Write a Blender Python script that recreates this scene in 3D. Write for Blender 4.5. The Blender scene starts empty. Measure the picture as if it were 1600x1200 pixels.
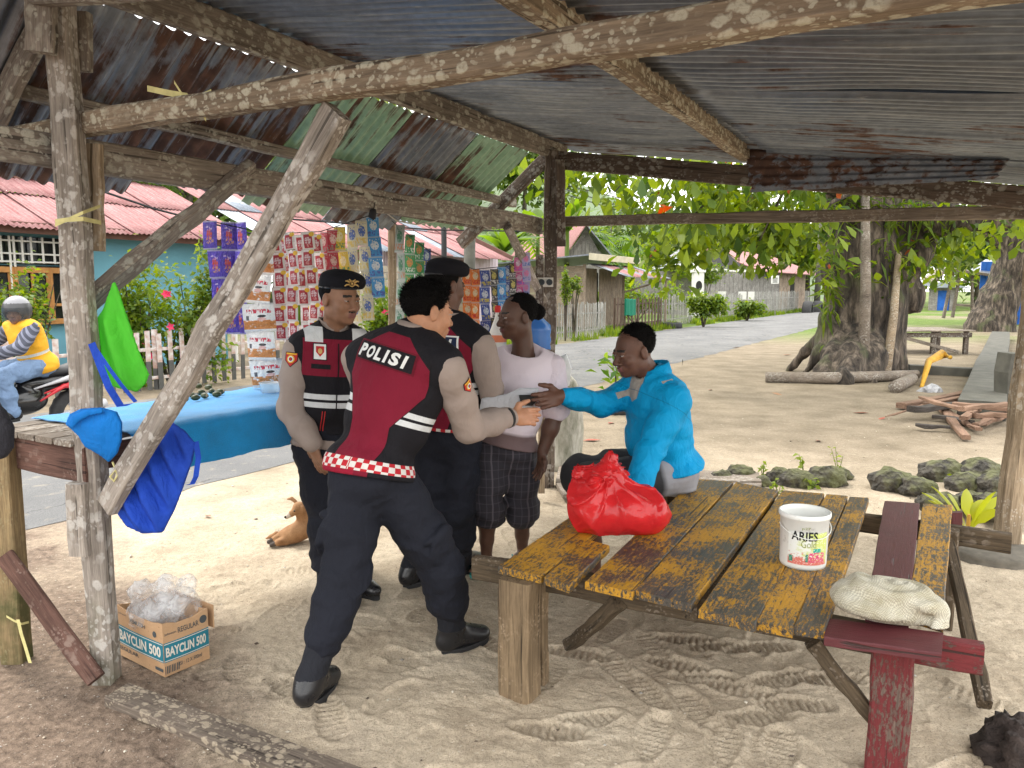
import bpy, bmesh, math, random
import numpy as np
from mathutils import Vector, Matrix, Euler, noise as mnoise
from mathutils.bvhtree import BVHTree
R = math.radians
SC = bpy.context.scene
COL = SC.collection
# ------------------------------------------------------------------ camera
CAM_H = 1.55; FPX = 1200.0; PITCH = R(6.9)
cam = bpy.data.cameras.new("camera"); cam_ob = bpy.data.objects.new("camera", cam); COL.objects.link(cam_ob)
cam.sensor_width = 36.0; cam.lens = 36.0 * FPX / 1600.0; cam.clip_start = 0.05; cam.clip_end = 3000
cam_ob.location = (0, 0, CAM_H); cam_ob.rotation_euler = (R(90) - PITCH, 0, 0)
SC.camera = cam_ob
# ------------------------------------------------------------------ world: bright overcast sky with thin blue gaps
SUN_EL = R(56); SUN_AZ = R(-48)      # azimuth of the sun measured from +Y towards +X
wd = bpy.data.worlds.new("World"); SC.world = wd; wd.use_nodes = True
wn = wd.node_tree.nodes; wl = wd.node_tree.links; wn.clear()
sky = wn.new('ShaderNodeTexSky'); sky.sky_type = 'NISHITA'; sky.sun_disc = False
sky.sun_elevation = SUN_EL; sky.sun_rotation = SUN_AZ; sky.dust_density = 2.0
bg1 = wn.new('ShaderNodeBackground'); bg1.inputs[1].default_value = 0.12; wl.new(sky.outputs[0], bg1.inputs[0])
bg2 = wn.new('ShaderNodeBackground'); bg2.inputs[0].default_value = (1.0, 0.985, 0.96, 1); bg2.inputs[1].default_value = 1.25
tc = wn.new('ShaderNodeTexCoord'); mp = wn.new('ShaderNodeMapping'); mp.inputs['Scale'].default_value = (1, 1, 2.2)
wl.new(tc.outputs['Generated'], mp.inputs[0])
cn = wn.new('ShaderNodeTexNoise'); cn.inputs['Scale'].default_value = 2.6; cn.inputs['Detail'].default_value = 6
wl.new(mp.outputs[0], cn.inputs[0])
cr = wn.new('ShaderNodeMapRange'); cr.inputs[1].default_value = 0.28; cr.inputs[2].default_value = 0.5; cr.inputs[3].default_value = 0.25
wl.new(cn.outputs[0], cr.inputs[0])
mxs = wn.new('ShaderNodeMixShader'); wl.new(cr.outputs[0], mxs.inputs[0]); wl.new(bg1.outputs[0], mxs.inputs[1]); wl.new(bg2.outputs[0], mxs.inputs[2])
wo = wn.new('ShaderNodeOutputWorld'); wl.new(mxs.outputs[0], wo.inputs[0])
sl = bpy.data.lights.new("sun", 'SUN'); sl.energy = 1.05; sl.angle = R(12); sl.color = (1, 0.95, 0.87)
so = bpy.data.objects.new("sun", sl); COL.objects.link(so); so.location = (0, 0, 30)
sd = Vector((math.sin(SUN_AZ) * math.cos(SUN_EL), math.cos(SUN_AZ) * math.cos(SUN_EL), math.sin(SUN_EL)))
so.rotation_euler = sd.to_track_quat('Z', 'Y').to_euler()
vs = SC.view_settings; vs.view_transform = 'Standard'; vs.look = 'None'; vs.gamma = 1.0; vs.exposure = 1.58; vs.use_curve_mapping = False
SC.render.engine = 'CYCLES'
SC.cycles.use_denoising = True; SC.cycles.max_bounces = 8; SC.cycles.diffuse_bounces = 5; SC.cycles.transparent_max_bounces = 12
SC.cycles.sample_clamp_indirect = 8; SC.cycles.caustics_reflective = False; SC.cycles.caustics_refractive = False
# ------------------------------------------------------------------ pixel helpers (photo pixels 1600x1200 to world points)
_c, _s = math.cos(PITCH), math.sin(PITCH)
def ray(px, py):
    a = (px - 800) / FPX; b = (600 - py) / FPX
    return np.array([a, _c + b * _s, b * _c - _s])
def G(px, py, z=0.0):
    r = ray(px, py); return Vector(r * ((z - CAM_H) / r[2])) + Vector((0, 0, CAM_H))
def D(px, py, Y):
    r = ray(px, py); return Vector(r * (Y / r[1])) + Vector((0, 0, CAM_H))
P0 = Vector((-1.63, 2.93, 0))                # foot of the near left shelter post
U = Vector((0.5, 0.866, 0)); N = Vector((-0.866, 0.5, 0))   # along the road / towards the road
def W(u, n, z=0.0): return P0 + U * u + N * n + Vector((0, 0, z))
UANG = math.atan2(U.y, U.x)
# ------------------------------------------------------------------ node DSL
class V:
    def __init__(s, nt, sock): s.nt = nt; s.s = sock
    def _m(s, op, b=None, c=None, rev=False):
        return s.nt.math(op, b, s) if rev else s.nt.math(op, s, b, c)
    def __add__(s, o): return s._m('ADD', o)
    __radd__ = __add__
    def __sub__(s, o): return s._m('SUBTRACT', o)
    def __rsub__(s, o): return s._m('SUBTRACT', o, rev=True)
    def __mul__(s, o): return s._m('MULTIPLY', o)
    __rmul__ = __mul__
    def __truediv__(s, o): return s._m('DIVIDE', o)
    def __lt__(s, o): return s._m('LESS_THAN', o)
    def __gt__(s, o): return s._m('GREATER_THAN', o)
    def __and__(s, o): return s._m('MULTIPLY', o)
    def __or__(s, o): return s._m('MAXIMUM', o)
    def abs(s): return s._m('ABSOLUTE')
    def floor(s): return s._m('FLOOR')
    def frac(s): return s._m('FRACT')
    def sin(s): return s._m('SINE')
    def mod(s, o): return s._m('FLOORED_MODULO', o)
    def inv(s): return 1.0 - s
    def between(s, a, b): return (s > a) & (s < b)
class NT:
    def __init__(s, mt):
        s.m = mt; s.t = mt.node_tree; s.n = s.t.nodes; s.l = s.t.links
    def set(s, inp, v):
        if isinstance(v, V): s.l.new(v.s, inp)
        elif isinstance(v, (tuple, list)):
            d = inp.default_value
            inp.default_value = tuple(v) + ((1.0,) if len(d) == 4 and len(v) == 3 else ())
        else: inp.default_value = v
    def math(s, op, a, b=None, c=None):
        n = s.n.new('ShaderNodeMath'); n.operation = op
        for i, v in enumerate((a, b, c)):
            if v is not None: s.set(n.inputs[i], v)
        return V(s, n.outputs[0])
    def obj(s): return V(s, s.n.new('ShaderNodeTexCoord').outputs['Object'])
    def gen(s): return V(s, s.n.new('ShaderNodeTexCoord').outputs['Generated'])
    def pos(s): return V(s, s.n.new('ShaderNodeNewGeometry').outputs['Position'])
    def nz(s):
        n = s.n.new('ShaderNodeNewGeometry'); return s.sep(V(s, n.outputs['Normal']))[2]
    def rnd(s): return V(s, s.n.new('ShaderNodeObjectInfo').outputs['Random'])
    def island(s): return V(s, s.n.new('ShaderNodeNewGeometry').outputs['Random Per Island'])
    def attr(s, name):
        n = s.n.new('ShaderNodeAttribute'); n.attribute_name = name; return V(s, n.outputs['Vector'])
    def sep(s, v):
        n = s.n.new('ShaderNodeSeparateXYZ'); s.set(n.inputs[0], v); return [V(s, o) for o in n.outputs]
    def comb(s, x=0., y=0., z=0.):
        n = s.n.new('ShaderNodeCombineXYZ')
        for i, v in enumerate((x, y, z)): s.set(n.inputs[i], v)
        return V(s, n.outputs[0])
    def map(s, v, scale=(1, 1, 1), loc=(0, 0, 0), rot=(0, 0, 0)):
        n = s.n.new('ShaderNodeMapping'); s.set(n.inputs[0], v); n.inputs[1].default_value = loc; n.inputs[2].default_value = rot; n.inputs[3].default_value = scale
        return V(s, n.outputs[0])
    def vadd(s, a, b):
        n = s.n.new('ShaderNodeVectorMath'); n.operation = 'ADD'; s.set(n.inputs[0], a); s.set(n.inputs[1], b); return V(s, n.outputs[0])
    def vscale(s, a, k):
        n = s.n.new('ShaderNodeVectorMath'); n.operation = 'SCALE'; s.set(n.inputs[0], a); s.set(n.inputs['Scale'], k); return V(s, n.outputs[0])
    def noise(s, v, scale=5., detail=4., rough=.55, dist=0., col=False):
        n = s.n.new('ShaderNodeTexNoise'); s.set(n.inputs['Vector'], v); n.inputs['Scale'].default_value = scale
        n.inputs['Detail'].default_value = detail; n.inputs['Roughness'].default_value = rough; n.inputs['Distortion'].default_value = dist
        return V(s, n.outputs[1 if col else 0])
    def vor(s, v, scale=5., feat='F1', out=0, rand=1.):
        n = s.n.new('ShaderNodeTexVoronoi'); n.feature = feat; s.set(n.inputs['Vector'], v); n.inputs['Scale'].default_value = scale
        n.inputs['Randomness'].default_value = rand
        return V(s, n.outputs[out])
    def rng(s, v, a, b, lo=0., hi=1.):
        n = s.n.new('ShaderNodeMapRange'); s.set(n.inputs[0], v)
        for i, q in enumerate((a, b, lo, hi)): s.set(n.inputs[i + 1], q)
        return V(s, n.outputs[0])
    def mix(s, f, a, b):
        n = s.n.new('ShaderNodeMix'); n.data_type = 'RGBA'; s.set(n.inputs[0], f); s.set(n.inputs[6], a); s.set(n.inputs[7], b)
        return V(s, n.outputs[2])
    def mul(s, a, b, f=1.):
        n = s.n.new('ShaderNodeMix'); n.data_type = 'RGBA'; n.blend_type = 'MULTIPLY'; s.set(n.inputs[0], f); s.set(n.inputs[6], a); s.set(n.inputs[7], b)
        return V(s, n.outputs[2])
    def grey(s, v): return s.comb(v, v, v)
    def ramp(s, f, stops):
        n = s.n.new('ShaderNodeValToRGB'); s.set(n.inputs[0], f); e = n.color_ramp.elements
        while len(e) < len(stops): e.new(0.5)
        for q, (p, c) in zip(e, stops): q.position = p; q.color = tuple(c) + (1,)
        return V(s, n.outputs[0])
    def hsv(s, c, h=.5, sat=1., val=1.):
        n = s.n.new('ShaderNodeHueSaturation'); s.set(n.inputs['Hue'], h); s.set(n.inputs['Saturation'], sat); s.set(n.inputs['Value'], val); s.set(n.inputs['Color'], c)
        return V(s, n.outputs[0])
    def bump(s, h, strength=.5, dist=.01):
        n = s.n.new('ShaderNodeBump'); s.set(n.inputs['Height'], h); n.inputs['Strength'].default_value = strength; n.inputs['Distance'].default_value = dist
        return V(s, n.outputs[0])
MATS = {}
def mat(name, fn, **kw):
    """fn(nt) returns a dict of Principled inputs (color, rough, normal, metal, alpha, trans, spec, emit)."""
    m = bpy.data.materials.new(name); m.use_nodes = True; nt = NT(m)
    b = nt.n['Principled BSDF']; d = fn(nt) if callable(fn) else dict(color=fn)
    d = {**dict(rough=.8), **kw, **d}
    key = dict(color='Base Color', rough='Roughness', normal='Normal', metal='Metallic', alpha='Alpha', trans='Transmission Weight', spec='Specular IOR Level',
               sheen='Sheen Weight', coat='Coat Weight', ior='IOR', sss='Subsurface Weight')
    for k, v in d.items():
        if k in key: nt.set(b.inputs[key[k]], v)
    if 'thin' in d:      # translucent share for leaves, cloth and plastic film
        tr = nt.n.new('ShaderNodeBsdfTranslucent'); nt.set(tr.inputs[0], d.get('tcol', d['color']))
        mx = nt.n.new('ShaderNodeMixShader'); nt.set(mx.inputs[0], d['thin'])
        nt.l.new(b.outputs[0], mx.inputs[1]); nt.l.new(tr.outputs[0], mx.inputs[2]); nt.l.new(mx.outputs[0], nt.n['Material Output'].inputs[0])
    MATS[name] = m
    return m
def varied(c, amt=.25, scale=6., bump=.25, rough=.8, bs=40., bd=.004, **kw):
    """plain colour with soft irregular variation and fine relief"""
    def f(nt):
        o = nt.obj(); n1 = nt.noise(o, scale, 5); n2 = nt.noise(o, bs, 4)
        col = nt.hsv(c, val=nt.rng(n1, .25, .75, 1 - amt, 1 + amt))
        return dict(color=col, rough=nt.rng(n2, .2, .8, max(rough - .12, .02), min(rough + .12, 1)), normal=nt.bump(n2, bump, bd), **kw)
    return f
# ------------------------------------------------------------------ object helpers
def tag(o, label=None, cat=None, group=None, kind=None):
    if label: o['label'] = label
    if cat: o['category'] = cat
    if group: o['group'] = group
    if kind: o['kind'] = kind
    return o
def thing(name, label, cat, loc=(0, 0, 0), group=None, rz=0.0):
    o = bpy.data.objects.new(name, None); COL.objects.link(o); o.location = loc; o.rotation_euler = (0, 0, rz); o.empty_display_size = .1
    return tag(o, label, cat, group)
def make(name, verts, faces, m=None, parent=None, smooth=False, world=True, loc=None, mi=None):
    """mesh object; with world=True the vertices are world coordinates and are made local to parent / loc"""
    me = bpy.data.meshes.new(name)
    if isinstance(verts, np.ndarray): v = verts.astype(float)
    else: v = np.array([tuple(q) for q in verts], float)
    off = np.zeros(3)
    if loc is not None: off = np.array(tuple(loc), float)
    elif parent is not None and world: off = np.array(parent.location)
    if world: v = v - off
    if isinstance(faces, np.ndarray):
        k = faces.shape[1]; nf = len(faces)
        me.vertices.add(len(v)); me.vertices.foreach_set('co', v.astype(np.float32).ravel())
        me.loops.add(nf * k); me.loops.foreach_set('vertex_index', faces.astype(np.int32).ravel())
        me.polygons.add(nf); me.polygons.foreach_set('loop_start', np.arange(0, nf * k, k, dtype=np.int32))
        me.update(calc_edges=True)
    else:
        me.from_pydata([tuple(q) for q in v], [], faces)
    me.validate()
    for q in (m if isinstance(m, (list, tuple)) else [m]):
        if q: me.materials.append(q)
    if mi is not None: me.polygons.foreach_set('material_index', np.asarray(mi, np.int32))
    if smooth: me.polygons.foreach_set('use_smooth', np.ones(len(me.polygons), bool))
    me.update()
    o = bpy.data.objects.new(name, me); COL.objects.link(o)
    if parent is not None: o.parent = parent
    if loc is not None: o.location = Vector(loc) - (parent.location if parent is not None else Vector())
    return o
def frame(a, b, up=Vector((0, 0, 1))):
    x = (b - a).normalized(); y = Vector(up).cross(x)
    if y.length < 1e-4: y = Vector((0, 1, 0)).cross(x)
    y.normalize(); z = x.cross(y)
    m = Matrix((x, y, z)).transposed().to_4x4(); m.translation = a
    return m
RNG = random.Random(7)
def beam_mesh(L, w, h, seg=7, jit=.004, bev=.006, w1=None, h1=None, rng=RNG, bow=0.):
    w1 = w1 or w; h1 = h1 or h; vs = []; fs = []
    for i in range(seg + 1):
        t = i / seg; ww = w + (w1 - w) * t; hh = h + (h1 - h) * t
        oy, oz = rng.uniform(-jit, jit), rng.uniform(-jit, jit) + bow * math.sin(t * math.pi)
        b = min(bev, ww * .3, hh * .3); a, c = ww / 2 + rng.uniform(-jit, jit) * .5, hh / 2 + rng.uniform(-jit, jit) * .5
        xx = L * t + (rng.uniform(-jit, jit) if 0 < i < seg else 0)
        for (y, z) in ((-a + b, -c), (a - b, -c), (a, -c + b), (a, c - b), (a - b, c), (-a + b, c), (-a, c - b), (-a, -c + b)):
            vs.append((xx, y + oy, z + oz))
    for i in range(seg):
        for k in range(8):
            fs.append((i * 8 + k, (i + 1) * 8 + k, (i + 1) * 8 + (k + 1) % 8, i * 8 + (k + 1) % 8)[::-1])
    fs.append(tuple(range(8))[::-1]); fs.append(tuple(seg * 8 + k for k in range(8)))
    return vs, [tuple(f) for f in fs]
def place(o, M, parent=None):
    if parent is not None:
        o.parent = parent; pm = Matrix.LocRotScale(parent.location, parent.rotation_euler, None); o.matrix_local = pm.inverted() @ M
    else: o.matrix_world = M; o.location, r, _ = M.decompose(); o.rotation_euler = r.to_euler()
def beam(name, a, b, w, h, m, parent=None, up=(0, 0, 1), **kw):
    a = Vector(a); b = Vector(b)
    vs, fs = beam_mesh((b - a).length, w, h, **kw)
    o = make(name, vs, fs, m, None, world=False); place(o, frame(a, b, Vector(up)), parent)
    bm = bmesh.new(); bm.from_mesh(o.data); bmesh.ops.recalc_face_normals(bm, faces=bm.faces); bm.to_mesh(o.data); bm.free()
    return o
def box_vf(x0, x1, y0, y1, z0, z1):
    v = [(x, y, z) for z in (z0, z1) for y in (y0, y1) for x in (x0, x1)]
    return v, [(0, 2, 3, 1), (4, 5, 7, 6), (0, 1, 5, 4), (2, 6, 7, 3), (0, 4, 6, 2), (1, 3, 7, 5)]
class MB:
    """collects pieces of one part"""
    def __init__(s): s.v = []; s.f = []; s.mi = []
    def add(s, v, f, mi=0, M=None):
        b = len(s.v); s.v += [tuple(M @ Vector(q)) if M is not None else tuple(q) for q in v]; s.f += [tuple(i + b for i in q) for q in f]; s.mi += [mi] * len(f); return s
    def box(s, x0, x1, y0, y1, z0, z1, mi=0, M=None): return s.add(*box_vf(x0, x1, y0, y1, z0, z1), mi, M)
    def tube(s, pts, r, k=8, mi=0, cap=True):
        v, f = tube_vf(pts, r, k, cap); return s.add(v, f, mi)
    def bar(s, a, b, w, h, mi=0, **kw):
        a = Vector(a); b = Vector(b); v, f = beam_mesh((b - a).length, w, h, **{**dict(seg=1, jit=0), **kw}); return s.add(v, f, mi, frame(a, b))
    def obj(s, name, m, parent=None, smooth=False, world=True, loc=None):
        return make(name, s.v, s.f, m, parent, smooth, world, loc, s.mi)
def tube_vf(pts, r, k=8, cap=True):
    pts = [Vector(p) for p in pts]; n = len(pts); rs = r if isinstance(r, (list, tuple)) else [r] * n
    vs = []; fs = []; y = None
    for i, p in enumerate(pts):
        t = (pts[min(i + 1, n - 1)] - pts[max(i - 1, 0)]).normalized()
        if y is None:
            y = t.cross(Vector((0, 0, 1)) if abs(t.z) < .9 else Vector((1, 0, 0))).normalized()
        else: y = (y - t * y.dot(t)).normalized()
        z = t.cross(y)
        for j in range(k):
            a = 2 * math.pi * j / k; vs.append(p + (y * math.cos(a) + z * math.sin(a)) * rs[i])
    for i in range(n - 1):
        for j in range(k):
            fs.append((i * k + j, i * k + (j + 1) % k, (i + 1) * k + (j + 1) % k, (i + 1) * k + j))
    if cap: fs.append(tuple(range(k))[::-1]); fs.append(tuple((n - 1) * k + j for j in range(k)))
    return vs, fs
def lathe_vf(prof, k=32, cap0=True, cap1=False):
    vs = []; fs = []
    for (r, z) in prof:
        for j in range(k): a = 2 * math.pi * j / k; vs.append((r * math.cos(a), r * math.sin(a), z))
    for i in range(len(prof) - 1):
        for j in range(k): fs.append((i * k + j, i * k + (j + 1) % k, (i + 1) * k + (j + 1) % k, (i + 1) * k + j))
    if cap0: fs.append(tuple(range(k))[::-1])
    if cap1: fs.append(tuple((len(prof) - 1) * k + j for j in range(k)))
    return vs, fs
def copy_tree(o, parent=None):
    c = o.copy(); COL.objects.link(c)
    if parent is not None: c.parent = parent
    for ch in list(o.children): copy_tree(ch, c)
    return c
def recalc(o):
    bm = bmesh.new(); bm.from_mesh(o.data); bmesh.ops.recalc_face_normals(bm, faces=bm.faces); bm.to_mesh(o.data); bm.free(); return o
def lump_vf(r, seed=0, amp=.25, sub=3, scale=1.6, flat=None):
    """an uneven boulder-like solid"""
    bm = bmesh.new(); bmesh.ops.create_icosphere(bm, subdivisions=sub, radius=1)
    off = Vector((seed * 7.3, seed * 3.1, seed * 1.7)); r = Vector(r)
    for v in bm.verts:
        d = 1 + amp * (mnoise.noise(v.co * scale + off) + .5 * mnoise.noise(v.co * scale * 2.3 + off) + .3 * mnoise.noise(v.co * scale * 5 + off))
        v.co = Vector((v.co.x * r.x, v.co.y * r.y, v.co.z * r.z)) * d
        if flat is not None: v.co.z = max(v.co.z, flat)
    vs = [tuple(v.co) for v in bm.verts]; fs = [tuple(v.index for v in f.verts) for f in bm.faces]; bm.free()
    return vs, fs
_tcache = {}
def text_vf(s, size=1., bold=0., space=1., ext=0., sx=1.):
    """flat lettering as a filled mesh centred on the origin, in the xy plane"""
    cu = bpy.data.curves.new('lettering', 'FONT'); cu.body = s; cu.size = size; cu.offset = bold; cu.space_character = space
    cu.align_x = 'CENTER'; cu.align_y = 'CENTER'; cu.resolution_u = 3; cu.extrude = ext
    o = bpy.data.objects.new('lettering', cu); COL.objects.link(o)
    dg = bpy.context.evaluated_depsgraph_get(); me = o.evaluated_get(dg).to_mesh()
    v = [(q.co.x * sx, q.co.y, q.co.z) for q in me.vertices]; f = [tuple(p.vertices) for p in me.polygons]
    o.evaluated_get(dg).to_mesh_clear(); bpy.data.objects.remove(o); bpy.data.curves.remove(cu)
    return v, f
def fit_text(s, w, h, bold=0., space=1.):
    v, f = text_vf(s, 1., bold, space); a = np.array(v); lo, hi = a.min(0), a.max(0)
    a = (a - (lo + hi) / 2) / np.maximum(hi - lo, 1e-6); a[:, 0] *= w; a[:, 1] *= h; a[:, 2] = 0
    return [tuple(q) for q in a], f
# ------------------------------------------------------------------ implicit surfaces (bodies, cloth, bags)
def smin(a, b, k):
    h = np.clip(.5 + .5 * (b - a) / k, 0, 1); return b + (a - b) * h - k * h * (1 - h)
def smax(a, b, k): return -smin(-a, -b, k)
def vnoise(P, scale, seed=0):
    """cheap smooth 3D noise from a few rotated sine products"""
    rs = np.random.RandomState(seed + 11); out = np.zeros(len(P), np.float32)
    for i in range(5):
        d = rs.normal(size=(3, 3)); d /= np.linalg.norm(d, axis=1)[:, None]; ph = rs.uniform(0, 6.28, 3); f = scale * (0.7 + .5 * i / 2)
        q = P @ (d.T * f) + ph
        out += np.sin(q[:, 0] + 1.3 * np.sin(q[:, 1])) * np.cos(q[:, 2]) / (1 + .35 * i)
    return out / 3.
def ridged(P, s, seed): return 1 - np.abs(vnoise(P, s, seed)) * 2
class Blob:
    """union of soft primitives; each is evaluated only near itself"""
    def __init__(s): s.p = []; s.post = []
    def cone(s, a, b, ra, rb, k=.02, flat=None):
        """tapered capsule from a to b; flat=(axis, factor) squeezes it along a world axis"""
        s.p.append(('c', np.array(a, np.float32), np.array(b, np.float32), ra, rb, k, flat)); return s
    def chain(s, pts, rs, k=.02, flat=None):
        for i in range(len(pts) - 1): s.cone(pts[i], pts[i + 1], rs[i], rs[i + 1], k, flat)
        return s
    def ell(s, c, r, M=None, k=.02, sub=False):
        s.p.append(('s' if sub else 'e', np.array(c, np.float32), np.array(r, np.float32), np.array(M, np.float32) if M is not None else np.eye(3, dtype=np.float32), k)); return s
    def bounds(s):
        lo = np.full(3, 9e9); hi = -lo
        for q in s.p:
            if q[0] == 'c':
                r = max(q[3], q[4]); lo = np.minimum(lo, np.minimum(q[1], q[2]) - r); hi = np.maximum(hi, np.maximum(q[1], q[2]) + r)
            elif q[0] == 'e':
                r = max(q[2]); lo = np.minimum(lo, q[1] - r); hi = np.maximum(hi, q[1] + r)
        return lo, hi
    def one(s, q, P):
        if q[0] == 'c':
            _, a, b, ra, rb, k, fl = q; ba = b - a
            pa = P - a; t = np.clip(pa @ ba / max(ba @ ba, 1e-9), 0, 1)
            d = pa - t[:, None] * ba
            if fl is not None:
                ax = np.array(fl[0], np.float32); al = d @ ax; d = d + al[:, None] * ax * (fl[1] - 1)
            dd = np.sqrt((d * d).sum(1))
            return dd - (ra + (rb - ra) * t)
        c, r, M = q[1], q[2], q[3]
        l = (P - c) @ M.T; k0 = np.sqrt(((l / r) ** 2).sum(1)); k1 = np.sqrt(((l / (r * r)) ** 2).sum(1)) + 1e-9
        return k0 * (k0 - 1) / k1
    def __call__(s, P):
        out = np.full(len(P), .08, np.float32)
        for q in s.p:
            if q[0] == 'c': c = (q[1] + q[2]) / 2; rad = np.linalg.norm(q[2] - q[1]) / 2 + max(q[3], q[4])
            else: c = q[1]; rad = max(q[2])
            rad += .05 + q[4 if q[0] != 'c' else 5]
            m = np.flatnonzero(((P - c) ** 2).sum(1) < rad * rad)
            if len(m) == 0: continue
            d = self_d = s.one(q, P[m]); k = q[4 if q[0] != 'c' else 5]
            out[m] = smax(out[m], -d, k) if q[0] == 's' else smin(out[m], d, k)
        for fn in s.post: out = fn(P, out)
        return out
def surface(f, lo, hi, h, newton=2):
    """surface nets on a sparse grid: returns vertices, quads"""
    lo = np.asarray(lo, float) - 2.5 * h; hi = np.asarray(hi, float) + 2.5 * h
    B = 4; n = (np.ceil((hi - lo) / (h * B)).astype(int)) * B + 1
    # coarse pass finds the blocks near the surface
    nc = (n - 1) // B
    g = [lo[i] + (np.arange(nc[i]) + .5) * h * B for i in range(3)]
    C = np.stack(np.meshgrid(*g, indexing='ij'), -1).reshape(-1, 3).astype(np.float32)
    vc = f(C); near = (np.abs(vc) < h * B * 1.15 + .004).reshape(nc)
    val = np.repeat(np.repeat(np.repeat(vc.reshape(nc), B, 0), B, 1), B, 2)
    val = np.pad(val, ((0, 1),) * 3, mode='edge').astype(np.float32)
    msk = np.repeat(np.repeat(np.repeat(near, B, 0), B, 1), B, 2); msk = np.pad(msk, ((0, 1),) * 3)
    mm = msk.copy()
    for ax in range(3):
        sl = [slice(None)] * 3; sl2 = [slice(None)] * 3; sl[ax] = slice(1, None); sl2[ax] = slice(None, -1)
        mm[tuple(sl)] |= msk[tuple(sl2)]; msk = mm.copy()
    idx = np.argwhere(mm); val[mm] = f((lo + idx * h).astype(np.float32))
    ins = val < 0
    # cells
    c8 = [ins[i:n[0] - 1 + i, j:n[1] - 1 + j, k:n[2] - 1 + k] for i in (0, 1) for j in (0, 1) for k in (0, 1)]
    s8 = sum(c.astype(np.int8) for c in c8); act = (s8 > 0) & (s8 < 8) 
    ci = np.argwhere(act); vid = np.full(act.shape, -1, np.int32); vid[act] = np.arange(len(ci))
    acc = np.zeros((len(ci), 3)); cnt = np.zeros(len(ci))
    off = [np.array((i, j, k)) for i in (0, 1) for j in (0, 1) for k in (0, 1)]
    for a in range(8):
        for b in range(a + 1, 8):
            if np.abs(off[a] - off[b]).sum() != 1: continue
            pa = ci + off[a]; pb = ci + off[b]; va = val[tuple(pa.T)]; vb = val[tuple(pb.T)]
            m = (va < 0) != (vb < 0); t = (va / np.where(m, va - vb, 1))[:, None]
            acc[m] += (pa + (pb - pa) * t)[m]; cnt[m] += 1
    vert = lo + acc / cnt[:, None] * h
    quads = []
    for ax in range(3):
        o1, o2 = [(1, 2), (2, 0), (0, 1)][ax]
        sa = [slice(1, -1)] * 3; sa[ax] = slice(0, -1); sb = list(sa); sb[ax] = slice(1, None)
        A = ins[tuple(sa)]; Bv = ins[tuple(sb)]; e = np.argwhere(A != Bv)
        if len(e) == 0: continue
        flip = A[tuple(e.T)]; e = e + 1; e[:, ax] -= 1
        e1 = np.zeros(3, int); e1[o1] = 1; e2 = np.zeros(3, int); e2[o2] = 1
        q = np.stack([vid[tuple((e - e1 - e2).T)], vid[tuple((e - e2).T)], vid[tuple(e.T)], vid[tuple((e - e1).T)]], 1)
        q[~flip] = q[~flip][:, ::-1]; quads.append(q)
    quads = np.concatenate(quads); quads = quads[(quads >= 0).all(1)]
    V_ = vert.astype(np.float32); ee = h * .35
    for _ in range(newton):
        d = f(V_); gr = np.stack([f(V_ + np.array([ee if i == j else 0 for j in range(3)], np.float32)) - d for i in range(3)], 1) / ee
        gl = (gr * gr).sum(1) + 1e-6; st = np.clip(d / gl, -h, h); V_ = V_ - (st[:, None] * gr) * .8
    used = np.unique(quads); rm = np.full(len(V_), -1); rm[used] = np.arange(len(used))
    return V_[used].astype(float), rm[quads]
def blob_obj(name, f, h, m, parent=None, lo=None, hi=None, smooth=True, mfun=None, attr=None, newton=2):
    if lo is None: lo, hi = f.bounds()
    v, q = surface(f, lo, hi, h, newton)
    o = make(name, v, q, m, parent, smooth, mi=(mfun(v[q].mean(1)) if mfun else None))
    for an, av in (attr or {}).items():
        a = o.data.attributes.new(an, 'FLOAT_VECTOR', 'POINT'); a.data.foreach_set('vector', np.asarray(av(v), np.float32).ravel())
    o['_v'] = 0; del o['_v']
    return o, v, q
class Decal:
    """lays flat shapes on a surface by dropping them along a direction"""
    def __init__(s, v, q): s.t = BVHTree.FromPolygons([tuple(p) for p in v], [tuple(int(i) for i in f) for f in q])
    def lay(s, name, vf, org, x, y, m, parent, lift=.002, depth=.5, cuts=1, mi=None):
        x = Vector(x).normalized(); y = Vector(y).normalized(); z = x.cross(y)
        bm = bmesh.new(); bv = [bm.verts.new(p) for p in vf[0]]
        for f in vf[1]:
            try: bm.faces.new([bv[i] for i in f])
            except ValueError: pass
        bmesh.ops.triangulate(bm, faces=bm.faces)
        for _ in range(cuts): bmesh.ops.subdivide_edges(bm, edges=[e for e in bm.edges if e.calc_length() > .018], cuts=1, use_grid_fill=False); bmesh.ops.triangulate(bm, faces=bm.faces)
        hits = {}
        for v in bm.verts:
            o = Vector(org) + x * v.co.x + y * v.co.y + z * (depth * .5)
            h, nn, i, d = s.t.ray_cast(o, -z, depth)
            if h is None: hits[v] = None
            else: hits[v] = h + z * (lift + v.co.z)
        good = [p for p in hits.values() if p is not None]
        bm.faces.ensure_lookup_table()
        bmesh.ops.delete(bm, geom=[v for v in bm.verts if hits[v] is None], context='VERTS')
        for v in bm.verts: v.co = hits[v]
        bm.verts.index_update()
        vs = [tuple(v.co) for v in bm.verts]; fs = [tuple(v.index for v in f.verts) for f in bm.faces]; bm.free()
        if not fs: print('DECAL EMPTY', name); return None
        return make(name, vs, fs, m, parent)
def rect_vf(w, h, nx=1, ny=1):
    v = [(w * (i / nx - .5), h * (j / ny - .5), 0) for j in range(ny + 1) for i in range(nx + 1)]
    f = [(j * (nx + 1) + i, j * (nx + 1) + i + 1, (j + 1) * (nx + 1) + i + 1, (j + 1) * (nx + 1) + i) for j in range(ny) for i in range(nx)]
    return v, f
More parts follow.
